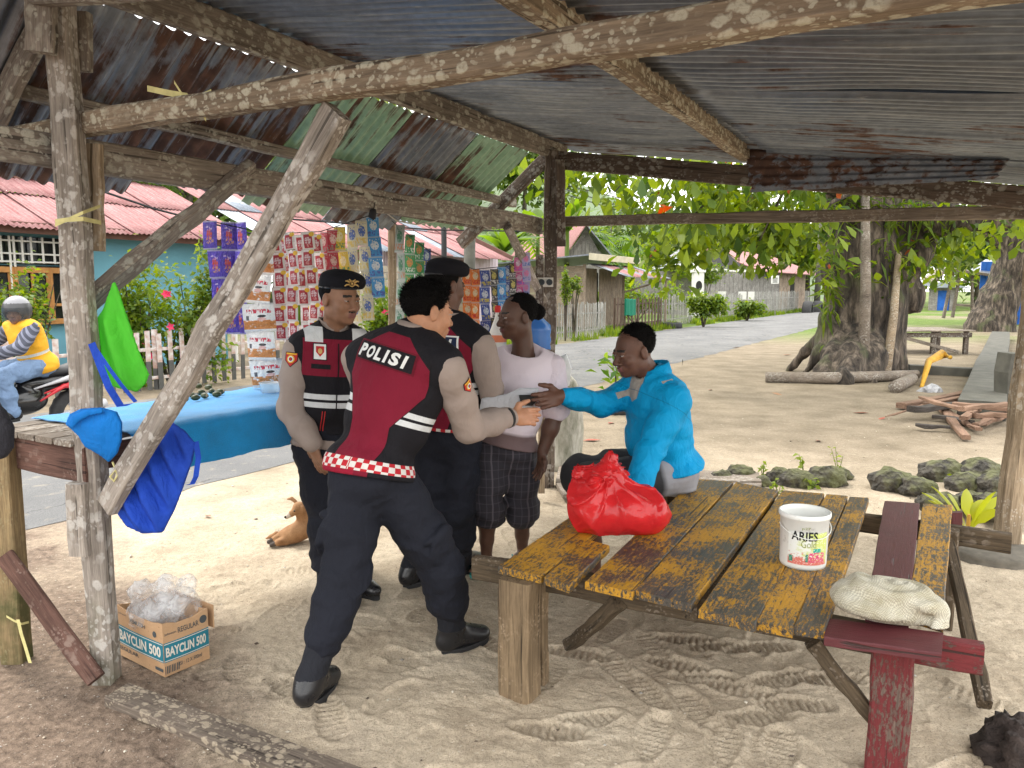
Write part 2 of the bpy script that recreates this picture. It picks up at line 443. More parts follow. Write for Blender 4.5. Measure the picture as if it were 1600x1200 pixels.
# ================================================================== materials of the setting
def f_sand(nt):
    p = nt.pos(); x, y, z = nt.sep(p)
    n0 = nt.noise(p, .35, 4); n1 = nt.noise(p, 2.2, 6); n2 = nt.noise(p, 26, 6, .65); n3 = nt.noise(p, 260, 2)
    col = nt.ramp(n1, [(.3, (.38, .31, .225)), (.5, (.49, .41, .305)), (.72, (.59, .505, .385))])
    # trodden brown soil near the stall corner
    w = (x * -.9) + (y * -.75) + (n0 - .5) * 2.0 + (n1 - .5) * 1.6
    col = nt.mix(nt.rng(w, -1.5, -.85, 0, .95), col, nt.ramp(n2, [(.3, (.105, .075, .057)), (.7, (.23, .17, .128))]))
    far = nt.rng(y + (n0 - .5) * 4, 4.6, 7.8, 0, .85)  # sand beyond the roof coloured darker to offset the stronger open light
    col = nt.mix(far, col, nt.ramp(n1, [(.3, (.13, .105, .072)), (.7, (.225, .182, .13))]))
    g = nt.noise(p, .12, 5); far2 = nt.rng(y, 22, 30, 0, 1) & nt.rng(g, .35, .5)
    col = nt.mix(far2, col, nt.ramp(n1, [(.3, (.06, .10, .02)), (.7, (.14, .2, .04))]))
    n4 = nt.noise(p, 130, 4, .7); spk = nt.rng(n3, .28, .38, .45, 1.0); spk2 = nt.rng(nt.noise(p, 75, 3), .64, .72, 0, .45); spk = spk * nt.rng(n4, .3, .5, .62, 1.08)
    col = nt.mul(col, nt.grey(spk)); col = nt.mix(spk2, col, (.75, .7, .6))
    col = nt.mul(col, nt.grey(nt.rng(n2, .3, .7, .8, 1.12)))
    return dict(color=col, rough=.95, spec=.15, normal=nt.bump(n2 * .6 + n3 * .25 + nt.noise(p, 70, 4) * .5, .9, .012))
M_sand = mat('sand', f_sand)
def f_road(nt):
    p = nt.pos(); n1 = nt.noise(p, .8, 6); n2 = nt.noise(p, 120, 3); n3 = nt.noise(p, 7, 6, .6); x, y, z = nt.sep(p)
    col = nt.ramp(n1, [(.3, (.115, .116, .118)), (.7, (.18, .179, .177))])
    col = nt.mul(col, nt.grey(nt.rng(n2, .3, .7, .7, 1.25)))
    v = nt.vor(nt.vadd(p, nt.vscale(nt.noise(p, 1.5, 4, col=True), 1.2)), .55, 'DISTANCE_TO_EDGE'); crack = nt.rng(v, 0, .012, .45, 1)
    col = nt.mul(col, nt.grey(crack)); col = nt.mix(nt.rng(n3, .58, .72, 0, .5), col, (.38, .33, .25))
    return dict(color=col, rough=.9, spec=.25, normal=nt.bump(n2, .6, .006))
M_road = mat('asphalt', f_road)
def wood(base, dark, lichen=.0, lcol=(.62, .60, .52), lscale=14., grain=1., rough=.85, moss=0.):
    def f(nt):
        o = nt.obj(); r = nt.rnd(); o = nt.vadd(o, nt.comb(r * 37., r * 11., r * 5.))
        g = nt.noise(nt.map(o, (1.6, 22, 22)), 3, 6, .65, .6); g2 = nt.noise(nt.map(o, (4, 90, 90)), 2.2, 4, .7); b = nt.noise(o, 3.2, 5)
        col = nt.mix(nt.rng(g, .3, .68), dark, base); col = nt.mul(col, nt.grey(nt.rng(b, .25, .75, .62, 1.25)))
        col = nt.mul(col, nt.grey(nt.rng(g2, .35, .65, .78, 1.12)))
        h = g * .7 + g2 * .5
        ck = nt.rng(nt.noise(nt.map(o, (.8, 30, 30)), 1.7, 2), .64, .68, 0, 1); col = nt.mix(ck * .8, col, tuple(c * .25 for c in dark))
        if lichen:
            l2 = nt.noise(o, 3.0, 4); od = nt.vadd(nt.map(o, (.7, 1, 1)), nt.vscale(nt.noise(o, 22, 3, col=True), .035))
            a1 = nt.rng(nt.vor(od, lscale * 1.5), .30, .42, 1., 0.) * nt.rng(l2, .62 - lichen * .42, .72 - lichen * .42)
            a2 = nt.rng(nt.vor(od, lscale * 3.6), .28, .40, 1., 0.) * nt.rng(nt.noise(o, 6, 3), .52 - lichen * .2, .64 - lichen * .2)
            lm = nt.math('MAXIMUM', a1 * .85, a2 * .75) * nt.rng(nt.noise(o, 70, 4, .7), .3, .5, .35, 1.)
            col = nt.mix(lm * .85, col, nt.mix(nt.noise(o, 9, 3), lcol, tuple(c * .72 for c in lcol))); h = h + lm * .35
        if moss:
            z = nt.sep(nt.pos())[2]; mm = nt.rng(nt.noise(o, 7, 5) + (0.45 - z) * .6, .55, .75, 0, moss); col = nt.mix(mm, col, (.075, .08, .03))
        return dict(color=col, rough=rough, normal=nt.bump(h, .55 * grain, .012), spec=.25)
    return f
M_post = mat('weathered_post', wood((.42, .37, .32), (.19, .162, .136), .52, (.66, .63, .585), 16., moss=.5))
M_beam = mat('weathered_beam', wood((.33, .285, .24), (.15, .124, .104), .54, (.55, .54, .46), 15.))
M_beamd = mat('dark_beam', wood((.17, .13, .105), (.075, .058, .045), .46, (.42, .41, .37), 16.))
M_tie = mat('lichen_beam', wood((.33, .255, .18), (.16, .12, .085), .66, (.66, .63, .50), 17.))
M_plank = mat('grey_plank', wood((.30, .25, .20), (.13, .105, .085), .36, (.5, .47, .42), 20.))
M_pole = mat('bare_pole', wood((.42, .33, .23), (.22, .16, .1), .3, (.6, .55, .47), 18.))
def zinc(kind):
    def f(nt):
        o = nt.obj(); r = nt.rnd(); q = nt.vadd(o, nt.comb(r * 23., r * 7., 0.))
        a = nt.noise(q, 1.6, 7, .65); st = nt.noise(nt.map(q, (.7, 9, 9)), 2.6, 6, .6, .4); d = nt.noise(q, 20, 5)
        base = nt.ramp(st, [(.25, (.11, .13, .165)), (.5, (.20, .228, .27)), (.75, (.33, .355, .385))])
        rust = nt.ramp(nt.noise(q, 9, 6), [(.25, (.03, .018, .015)), (.5, (.085, .045, .033)), (.75, (.17, .085, .055))])
        th = dict(grey=.575, rusty=.515, dark=.455, green=.52, pink=.6)[kind]
        if kind == 'green': base = nt.ramp(st, [(.3, (.20, .36, .25)), (.7, (.33, .50, .37))])
        if kind == 'pink': base = nt.ramp(st, [(.3, (.27, .12, .12)), (.7, (.40, .245, .24))])
        m = nt.rng(a * .55 + st * .45, th, th + .055); col = nt.mix(m, base, rust)
        col = nt.mul(col, nt.grey(nt.rng(d, .3, .7, .82, 1.15)))
        wh = nt.rng(nt.noise(nt.map(q, (2, 14, 14)), 6, 4), .66, .72, 0, .4); col = nt.mix(wh, col, (.5, .5, .48))
        return dict(color=col, rough=nt.rng(m, 0, 1, .38, .85) if kind != 'pink' else .92, spec=.5 if kind != 'pink' else .1, metal=nt.rng(m, 0, 1, .55, 0.) if kind in ('grey', 'rusty') else 0., normal=nt.bump(d + a, .25, .005))
    return f
M_zinc = {k: mat('zinc_' + k, zinc(k)) for k in ('grey', 'rusty', 'dark', 'green', 'pink')}
M_tape = mat('yellow_raffia', varied((.55, .50, .22), .2, 30))
M_concrete = mat('concrete', varied((.075, .072, .058), .4, 5, .5))
# ================================================================== ground
rsG = np.random.RandomState(4)
PRINTS = []
for i in range(190):
    PRINTS.append((rsG.uniform(-1.7, 3.0), rsG.uniform(1.5, 5.4), rsG.uniform(0, 6.28), rsG.uniform(.004, .009), rsG.rand() < .55))
for (px, py) in [(955, 985), (1020, 1010), (1080, 1000), (1125, 1010), (1060, 1040), (1100, 1060), (1150, 1075), (1220, 1060), (1190, 1010), (1010, 1080), (1090, 1110), (1180, 1120), (1240, 1100), (960, 1040), (900, 1020), (1130, 1160), (1220, 1170), (1020, 1150), (1290, 1060), (860, 1140)]:
    g = G(px, py); PRINTS.append((g.x, g.y, rsG.uniform(-.5, .5) + (0 if rsG.rand() < .6 else 1.4), .010, True))
def ground_h(x, y):
    h = np.zeros_like(x); P = np.stack([x, y, np.zeros_like(x)], 1).astype(np.float32)
    u = (x - P0.x) * U.x + (y - P0.y) * U.y; n = (x - P0.x) * N.x + (y - P0.y) * N.y
    fade = np.clip((2.1 - n) / .5, 0, 1) * np.clip((26 - y) / 8, 0, 1)
    h += .008 * vnoise(P, 3.0, 1) + .007 * vnoise(P, 8.0, 2) + .006 * vnoise(P, 19, 3) + .006 * vnoise(P, 41, 5) + .005 * vnoise(P, 85, 8)
    for (cx, cy, a, d, tr) in PRINTS:
        m = np.flatnonzero((np.abs(x - cx) < .24) & (np.abs(y - cy) < .24))
        if not len(m): continue
        lx = (x[m] - cx) * math.cos(a) + (y[m] - cy) * math.sin(a); ly = -(x[m] - cx) * math.sin(a) + (y[m] - cy) * math.cos(a)
        wv = .056 - .012 * np.clip((.02 - lx) / .14, 0, 1) * (lx < .02)
        e = ((np.abs(lx) / .14) ** 2.6 + (np.abs(ly) / wv) ** 2.6) ** (1 / 2.6) + .10 * vnoise(P[m], 30, 4)
        ins = np.clip((1.06 - e) / .12, 0, 1); rim = np.exp(-((e - 1.2) / .14) ** 2)
        h[m] = h[m] * (1 - .6 * ins) - d * ins + d * .65 * rim
        if tr: h[m] += ins * d * .55 * np.sign(np.sin(lx * 6.283 / .031)) * np.clip(np.abs(np.sin(lx * 6.283 / .031)) * 1.6, 0, 1)
    # hollow before the coral stones on the right
    hx, hy = 3.0, 5.15
    e = np.sqrt(((x - hx) / 1.1) ** 2 + ((y - hy) / .42) ** 2); h -= .16 * np.clip(1.15 - e, 0, 1) ** .8 * 0.8
    return h * fade
def axis(segs):
    out = []
    for a, b, st in segs:
        out += list(np.arange(a, b - 1e-6, st))
    return np.array(out + [segs[-1][1]])
gx = axis([(-1600, -200, 350), (-200, -40, 20), (-40, -8, 2), (-8, -2.3, .16), (-2.3, -1.3, .016), (-1.3, 2.4, .0092), (2.4, 3.3, .016), (3.3, 7, .08), (7, 20, .6), (20, 60, 5), (60, 200, 28), (200, 1600, 350)])
gy = axis([(-400, -20, 95), (-20, 0, 2.5), (0, 1.5, .15), (1.5, 3.75, .0092), (3.75, 5.6, .016), (5.6, 9, .06), (9, 20, .35), (20, 60, 2), (60, 200, 20), (200, 1900, 340)])
XX, YY = np.meshgrid(gx, gy); ZZ = ground_h(XX.ravel(), YY.ravel())
ix = np.arange(len(gx) * len(gy)).reshape(len(gy), len(gx))
gq = np.stack([ix[:-1, :-1].ravel(), ix[:-1, 1:].ravel(), ix[1:, 1:].ravel(), ix[1:, :-1].ravel()], 1)
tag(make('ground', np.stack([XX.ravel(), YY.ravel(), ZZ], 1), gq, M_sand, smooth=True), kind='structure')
def gz(x, y): return float(ground_h(np.array([x]), np.array([y]))[0])
# road
us = np.arange(-30, 130, .35); rows = []; faces = []
for i, u in enumerate(us):
    n0 = 2.3 + .16 * mnoise.noise((u * .9, 3, 0)) + .12 * mnoise.noise((u * 3.1, 7, 0)); n1 = 7.15 + .14 * mnoise.noise((u * .8, 9, 0)) + .1 * mnoise.noise((u * 3, 1, 0))
    for k in range(9): rows.append(W(u, n0 + (n1 - n0) * k / 8, .004 + .03 * math.sin(math.pi * k / 8)))
for i in range(len(us) - 1):
    for k in range(8): faces.append((i * 9 + k, (i + 1) * 9 + k, (i + 1) * 9 + k + 1, i * 9 + k + 1))
tag(make('road', rows, faces, M_road, smooth=True), kind='structure')
# ================================================================== shelter
YL = 2.93; MP = Vector((.28, 6.0, 0)); RP = Vector((2.98, 4.45, 0))
sh = thing('shelter', 'open shelter of lichen-covered posts with rusty corrugated zinc roof over the table', 'shelter', P0)
zA = D(88, -50, YL).z; zB = D(862, 232, 6.0).z
UU = (MP - P0); LU = UU.length; UU.normalize()
def up_(t, n, z): return P0 + UU * t + N * n + Vector((0, 0, z))
def ridge_z(t): return zA + (zB - zA) * t / LU
beam('post', P0 + Vector((0, 0, -.06)), Vector((P0.x - .012, P0.y, zA - .02)), .095, .085, M_post, sh, up=(0, 1, 0), seg=12, jit=.006, bev=.012)
beam('post', MP + Vector((0, 0, -.06)), Vector((MP.x + .02, MP.y, zB - .02)), .10, .10, mat('grey_dark_post', wood((.20, .16, .13), (.09, .07, .055), .45, (.45, .42, .38), 14.)), sh, up=(0, 1, 0), seg=10, jit=.006)
beam('post', RP + Vector((-.03, 0, -.25)), Vector((RP.x + .06, RP.y, 2.12)), .135, .13, M_pole, sh, up=(0, 1, 0), seg=10, jit=.009, bev=.03)
beam('ridge_beam', up_(-1.2, 0, ridge_z(-1.2) + .0), up_(LU + .25, 0, ridge_z(LU + .25)), .05, .13, M_beam, sh, seg=14)
zpA = D(125, 222, YL).z; zpB = D(850, 351, 6.0).z
beam('wall_plate', up_(-2.2, .095, zpA - .02), up_(LU + .05, .095, zpB), .05, .125, M_beam, sh, seg=14, jit=.006)
TAN = math.tan(R(38)); RT = math.tan(R(8.2))
for t in (.0, LU - .02):
    beam('rafter', up_(t, .02, ridge_z(t) - .08), up_(t, .80, ridge_z(t) - .08 - .78 * TAN), .05, .10, M_beam if t == 0 else M_beamd, sh)
beam('purlin', up_(-1.25, .42, ridge_z(-1.25) - .42 * TAN - .04), up_(LU + .2, .42, ridge_z(LU) - .42 * TAN - .04), .045, .06, M_beam, sh, seg=12, jit=.006)
beam('purlin', up_(-1.25, .66, ridge_z(-1.25) - .66 * TAN - .035), up_(LU + .2, .66, ridge_z(LU) - .66 * TAN - .035), .04, .04, M_beamd, sh, seg=12)
V_ = -N
ta = D(130, 194, YL + .08); tb = ta + V_ * 3.6
beam('tie_beam', ta - V_ * .55 + UU * .0, tb + Vector((0, 0, -.05)), .078, .078, M_tie, sh, seg=16, jit=.006, bev=.01)
beam('rafter', up_(-.1, -.02, zA - .1), up_(-.1, -3.5, zA - .1 - 3.48 * RT), .05, .12, M_beam, sh, seg=10)
ra = D(866, 250, 6.02); rb = D(1600, 309, 4.42)
beam('rafter', ra, ra + (rb - ra) * 1.15, .045, .13, M_beamd, sh, seg=10)
lb = D(862, 346, 6.08); le = D(1600, 331, 4.52)
beam('back_rail', lb, lb + (le - lb) * 1.06, .045, .075, M_plank, sh, seg=10)
pa = D(1166, 236, 5.22); pb = D(830, -8, 2.53)
beam('purlin', pa, pa + (pb - pa) * 1.12, .075, .12, M_tie, sh, seg=12, jit=.006)
ea = RP + V_ * .12 + Vector((0, 0, 2.1)); beam('purlin', ea + UU * .2, ea - UU * 4.2, .06, .12, M_beam, sh, seg=12)
# braces
beam('brace', D(168, 792, 2.88), D(530, 175, 2.425), .09, .05, M_post, sh, up=(.5, .866, 0), seg=10, jit=.006)
beam('brace', D(128, 478, 3.0), D(392, 262, 3.72), .095, .05, M_beam, sh, up=(-.5, .3, .6), seg=8, jit=.006)
beam('brace', D(850, 470, 6.0), D(792, 352, 5.6), .10, .06, M_post, sh, up=(1, .3, 0), seg=6)
# short boards nailed to the posts
beam('cleat', D(67, -30, 2.84), D(65, 83, 2.84), .10, .045, M_beam, sh, up=(0, 1, 0), seg=4)
beam('cleat', D(131, 20, 3.0), D(133, 112, 3.0), .05, .04, M_beam, sh, up=(0, 1, 0), seg=4)
beam('cleat', D(142, 225, 3.03), D(146, 392, 3.03), .085, .04, M_pole, sh, up=(0, 1, 0), seg=5)
beam('cleat', D(122, 754, 2.88), D(128, 866, 2.88), .075, .06, M_post, sh, up=(0, 1, 0), seg=4)
beam('cleat', D(875, 250, 5.9), D(877, 385, 5.9), .07, .04, M_beamd, sh, up=(0, 1, 0), seg=4)
beam('cleat', D(843, 398, 5.9), D(843, 520, 5.9), .06, .04, M_beamd, sh, up=(0, 1, 0), seg=4)
# corrugated sheets: local x runs down the slope, y across the corrugations
def sheet_mesh(L, Wd, pitch=.076, amp=.0135, nx=10, warp=.006, seed=0):
    ny = int(Wd / pitch * 8); vs = []
    for s in (0, 1):
        for i in range(nx + 1):
            for j in range(ny + 1):
                x = L * i / nx; y = Wd * j / ny
                z = amp * math.cos(2 * math.pi * y / pitch) + warp * mnoise.noise((x * 1.7 + seed * 9, y * 2.2, seed)) * 2 + s * .0018
                xx = x + (.012 * mnoise.noise((y * 9, seed * 3, 0)) if i in (0, nx) else 0)
                vs.append((xx, y - Wd / 2, z))
    k = (nx + 1) * (ny + 1); fs = []
    for s in (0, 1):
        for i in range(nx):
            for j in range(ny):
                a = s * k + i * (ny + 1) + j; q = (a, a + ny + 1, a + ny + 2, a + 1); fs.append(q if s else q[::-1])
    ring = [i * (ny + 1) for i in range(nx + 1)] + [nx * (ny + 1) + j for j in range(1, ny + 1)] + [i * (ny + 1) + ny for i in range(nx - 1, -1, -1)] + [j for j in range(ny - 1, 0, -1)]
    for a, b in zip(ring, ring[1:] + ring[:1]): fs.append((a, b, b + k, a + k))
    return np.array(vs), np.array(fs)
def sheet(name, top, down, side, L, Wd, m, parent, seed=0, **kw):
    v, f = sheet_mesh(L, Wd, seed=seed, **kw); o = make(name, v, f, m, None, True, world=False)
    x = Vector(down).normalized(); z = x.cross(Vector(side)).normalized()
    if z.z < 0: z = -z
    y = z.cross(x); M = Matrix((x, y, z)).transposed().to_4x4(); M.translation = Vector(top); place(o, M, parent); return o
dnL = (N - Vector((0, 0, TAN))).normalized()
lk = ['dark', 'green', 'rusty', 'rusty', 'rusty', 'dark', 'green', 'rusty', 'dark', 'rusty']
lk = ['rusty', 'dark', 'green', 'rusty', 'rusty', 'dark', 'dark', 'green', 'rusty', 'green']
t = -.95
for i in range(7):
    wv = .71
    tt = t + i * .68
    sheet('roof_sheet', up_(tt, .075, ridge_z(tt) - .075 * TAN + .015 + (i % 2) * .004), dnL, UU, .88 + .05 * ((i * 7) % 3), wv, M_zinc[['green', 'rusty', 'dark', 'dark', 'green', 'rusty', 'green'][i]], sh, seed=i)
dnR = (V_ - Vector((0, 0, RT))).normalized()
for i in range(7):
    tt = -.74 + i * .76
    for j in range(2):
        s0 = -.08 + j * 1.72
        sheet('roof_sheet', up_(tt, -s0, ridge_z(tt) + .075 - s0 * RT + (i % 2) * .004 - j * .022), dnR, UU, 1.86, .84, M_zinc['grey' if (i + j) % 3 else 'rusty'], sh, seed=20 + i * 2 + j, nx=12, warp=.008)
# loose sheet hanging at the back edge
q00, q10, q11, q01 = D(1166, 226, 5.15), D(1590, 236, 4.3), D(1555, 279, 4.28), D(1172, 300, 5.13)
v, f = sheet_mesh(1., .42, nx=16, warp=0., amp=.008)
out = []
for (x, y, z) in v:
    a = x; b = y / .42 + .5
    p = q00 * (1 - a) * (1 - b) + q10 * a * (1 - b) + q11 * a * b + q01 * (1 - a) * b
    out.append(p + Vector((.3, -.8, .35)) * (z + .015 * mnoise.noise((a * 4, b * 2, 3))))
make('loose_sheet', out, f, M_zinc['dark'], sh, True)
# raffia ties
def ribbon(pts, w, m, name, parent, up=(0, 0, 1)):
    vs = []; fs = []
    for i, p in enumerate(pts):
        p = Vector(p); s_ = Vector(up) * w * .5; vs += [p - s_, p + s_]
    for i in range(len(pts) - 1): fs.append((2 * i, 2 * i + 1, 2 * i + 3, 2 * i + 2))
    return make(name, vs, fs, m, parent)
ribbon([D(86, 352, 2.84), D(108, 342, 2.835), D(130, 332, 2.84), D(157, 322, 2.96)], .012, M_tape, 'raffia_tie', sh)
ribbon([D(86, 346, 2.84), D(108, 343, 2.83), D(130, 342, 2.84), D(158, 348, 2.96)], .016, M_tape, 'raffia_tie', sh)
ribbon([D(230, 138, 2.72), D(262, 145, 2.70), D(292, 150, 2.68), D(310, 165, 2.66), D(322, 186, 2.66)], .02, M_tape, 'raffia_tie', sh)
ribbon([D(272, 128, 2.7), D(285, 148, 2.68), D(300, 155, 2.66), D(330, 142, 2.66)], .012, M_tape, 'raffia_tie', sh)
# ================================================================== plank table in the foreground
def painted(paint, under, wear=.5, scale=9., rough=.7):
    def f(nt):
        o = nt.obj(); r = nt.rnd(); o = nt.vadd(o, nt.comb(r * 17., r * 29., 0.))
        g = nt.noise(nt.map(o, (1.4, 20, 20)), 3.2, 6, .65, .5); g2 = nt.noise(nt.map(o, (5, 70, 70)), 2.4, 5, .7); b = nt.noise(o, 2.6, 4); fl = nt.noise(nt.map(o, (.55, 1.5, 1)), 62, 7, .8)
        w = b * .5 + fl * 1.05 + g * .35 - .19 + nt.noise(o, 11, 3) * .3
        m = nt.rng(w, .95 - wear * .35 + .0, .99 - wear * .35 + .02)
        uc = nt.mix(nt.rng(g, .3, .7), tuple(c * .45 for c in under), under); uc = nt.mul(uc, nt.grey(nt.rng(g2, .3, .7, .6, 1.25)))
        pc = nt.mul(nt.hsv(paint, val=nt.rng(b, .3, .7, .8, 1.1)), nt.grey(nt.rng(g2, .3, .6, .75, 1.05)))
        ck = nt.rng(nt.noise(nt.map(o, (.9, 26, 26)), 1.9, 2), .66, .69)
        col = nt.mix(m, uc, pc); col = nt.mix(ck * .8, col, (.02, .017, .014))
        return dict(color=col, rough=nt.rng(m, 0, 1, rough - .08, rough + .08), spec=.35, normal=nt.bump(g2 * .5 + g * .5 + m * .35 - ck, .6, .006))
    return f
M_yel = mat('worn_yellow_paint', painted((.46, .235, .018), (.09, .08, .068), .19, rough=.5))
M_mar = mat('maroon_paint', painted((.10, .022, .026), (.09, .06, .05), 1.3, rough=.45))
M_redp = mat('worn_red_paint', painted((.145, .02, .023), (.18, .125, .10), .34, rough=.65))
M_tleg = mat('table_timber', wood((.28, .20, .12), (.12, .085, .05), .12, (.4, .3, .2), 20.))
M_tdark = mat('dark_timber', wood((.13, .095, .06), (.05, .038, .025), .1, (.3, .25, .2), 20.))
TZ = .5
def T(a, b, z=0.): return Vector((-.05, 2.865, 0)) + V_ * a + U * b + Vector((0, 0, z))
tb = thing('plank_table', 'low plank table with worn yellow boards and thick timber legs on the sand', 'table', T(.75, .8, 0))
def plank4(fl, fr, br, bl, m, name='plank', parent=tb, th=.03, z=TZ, seg=9, jit=.002):
    """board whose top corners are given; grain runs front to back"""
    a = (fl + fr) / 2; b = (bl + br) / 2; M = frame(a, b); Mi = M.inverted(); L = (b - a).length
    c = [Mi @ q for q in (fl, fr, br, bl)]; vs = []; fs = []
    for i in range(seg + 1):
        t = i / seg; l = c[0].lerp(c[3], t); r = c[1].lerp(c[2], t); j = RNG.uniform(-jit, jit); k = RNG.uniform(-jit, jit)
        x = (l.x + r.x) / 2; yl, yr = (l.y + j), (r.y + k); e = .003 if yl > yr else -.003
        xl, xr = l.x, r.x
        z0 = RNG.uniform(-.001, .001)
        for (y, xx, zz) in ((yl, xl, -th), (yl, xl, -.004), (yl - e, xl, 0), (yr + e, xr, 0), (yr, xr, -.004), (yr, xr, -th)):
            vs.append((xx, y, zz + z0))
    for i in range(seg):
        for k in range(6): fs.append((i * 6 + k, i * 6 + (k + 1) % 6, (i + 1) * 6 + (k + 1) % 6, (i + 1) * 6 + k))
    fs.append(tuple(range(6))); fs.append(tuple(seg * 6 + k for k in range(6)))
    o = make(name, vs, fs, m, None, world=False); recalc(o); place(o, M, parent); return o
def g5(x, y): return G(x, y, TZ)
plank4(g5(779, 884), g5(846, 900), g5(1020, 758), g5(972, 752), M_yel)
plank4(g5(849, 901), g5(890, 915), g5(952, 852), g5(915, 842), M_yel)
plank4(g5(914, 908), g5(988, 925), g5(1146, 752), g5(1086, 748), M_yel)
plank4(g5(991, 922), g5(1080, 944), g5(1216, 766), g5(1150, 753), M_yel)
plank4(g5(1092, 952), g5(1180, 975), g5(1288, 771), g5(1222, 766), M_yel)
plank4(g5(1182, 970), g5(1238, 983), g5(1325, 775), g5(1291, 772), M_yel)
plank4(g5(1240, 978), g5(1289, 986), g5(1358, 778), g5(1327, 776), M_yel)
plank4(g5(1352, 958), g5(1420, 975), g5(1437, 786), g5(1382, 782), M_mar)
plank4(g5(1417, 958), g5(1474, 975), g5(1488, 789), g5(1442, 787), M_yel)
sb = plank4(g5(1291, 962), g5(1288, 992), g5(1472, 1018), g5(1474, 985), M_mar, 'cross_board', th=.028)
sb.location.z -= .006
fa = G(742, 884, .42); fb = G(1536, 1030, .42)
beam('front_rail', fa, fa + (fb - fa) * .86, .055, .095, M_tdark, tb, seg=12)
beam('front_rail', fa + (fb - fa) * .86, fb, .055, .095, M_redp, tb, seg=3)
ba = T(.02, 1.58, .42); bb = T(1.75, 1.58, .42)
beam('back_rail', ba, bb, .05, .09, M_tdark, tb, seg=8)
def leg(px, py, m, w=.125, dz=.0, q=None):
    g = q if q is not None else G(px, py)
    beam('leg', Vector((g.x, g.y, -.03)), Vector((g.x, g.y, TZ - .034 - dz)), w, w * .8, m, tb, up=(.5, .866, 0), seg=5, jit=.003, bev=.008)
g = G(812, 1083); leg(0, 0, M_tleg, .135, 0, g)
g2 = G(1412, 1003, .47); leg(0, 0, M_redp, .12, .0, Vector((g2.x - .005, g2.y + .045, 0)))
leg(0, 0, M_tleg, .11, .0, T(.1, 1.5)); beam('bracket', D(1493, 852, 3.78), D(1493, 800, 3.78), .06, .03, M_mar, tb, up=(0, 1, 0), seg=2); leg(0, 0, M_tdark, .09, 0, T(1.5, 1.5))
leg(0, 0, M_tleg, .06, .0, g + U * .13 + V_ * .02)
beam('brace', T(.14, .35, .06), T(.45, .12, .40), .05, .05, M_tdark, tb)
beam('brace', G(1378, 1140, .12), G(1268, 1004, .40), .05, .05, M_tdark, tb)
beam('brace', T(1.5, 1.5, .42), T(1.65, .7, .05), .05, .05, M_tdark, tb)
beam('bearer', T(.72, .1, .43), T(.72, 1.55, .43), .05, .07, M_tdark, tb)
# board lying on the sand, half buried
o = plank4(G(163, 1090, .035), G(202, 1066, .035), G(640, 1225, .035), G(530, 1240, .035), mat('sanded_board', wood((.20, .165, .13), (.10, .075, .06), .55, (.5, .42, .31), 20.)), 'ground_board', None, .035)
tag(o, 'long weathered board half buried in the sand beside the left post', 'board')
# ------------------------------------------------------------------ red plastic bag
def film(c, rough=.25, thin=.35, alpha=1.):
    def f(nt):
        o = nt.obj(); n = nt.noise(o, 9, 5); n2 = nt.noise(o, 24, 3, .5, .9)
        return dict(color=nt.hsv(c, val=nt.rng(n, .3, .7, .8, 1.15)), rough=rough, thin=thin, alpha=alpha, normal=nt.bump(n2, .3, .012), spec=.5)
    return f

b0 = G(968, 842, TZ); bc = np.array([b0.x, b0.y + .12, TZ])
def red_f(P):
    q = P - bc.astype(np.float32); d = Blob()
    e = Blob(); e.ell((.0, 0, .10), (.20, .15, .115), k=.05); e.ell((.12, .0, .08), (.105, .13, .09), k=.05); e.ell((-.10, .0, .12), (.10, .11, .13), k=.05)
    e.ell((-.035, .01, .215), (.085, .07, .085), k=.05); e.cone((-.06, 0, .24), (-.17, -.02, .265), .035, .012, .03); e.cone((-.03, .0, .26), (-.02, .0, .325), .028, .012, .03); e.cone((-.10, -.02, .23), (-.105, -.075, .235), .03, .022, .02)
    v = e(q); c = ridged(q, 13, 3); c2 = ridged(q, 30, 5); kx = q - np.array([-.05, -.02, .25], np.float32); an = np.arctan2(kx[:, 0], -kx[:, 2] + .02) + .6 * np.arctan2(kx[:, 1], -kx[:, 2] + .05); rd = np.sqrt((kx * kx).sum(1)); fo = 1 - np.abs(np.sin(an * 5.5 + 1.2 * vnoise(q, 7, 9)))
    v = v - .016 * np.clip(fo - .55, 0, 1) * 2 * np.exp(-(rd - .12) ** 2 / .012)
    v = v - .016 * np.clip(c - .5, 0, 1) * 1.6 - .005 * np.clip(c2 - .4, 0, 1) + .008 * vnoise(q, 8, 7)
    return np.maximum(v, -(q[:, 2] - .004))
v, q = surface(red_f, bc - [.26, .24, .0], bc + [.27, .24, .36], .0058, 1)
rb = make('plastic_bag', v, q, mat('red_film', film((.72, .03, .035), .14, .35)), None, True, loc=b0)
tag(rb, 'knotted red plastic bag bulging on the yellow plank table', 'plastic bag')
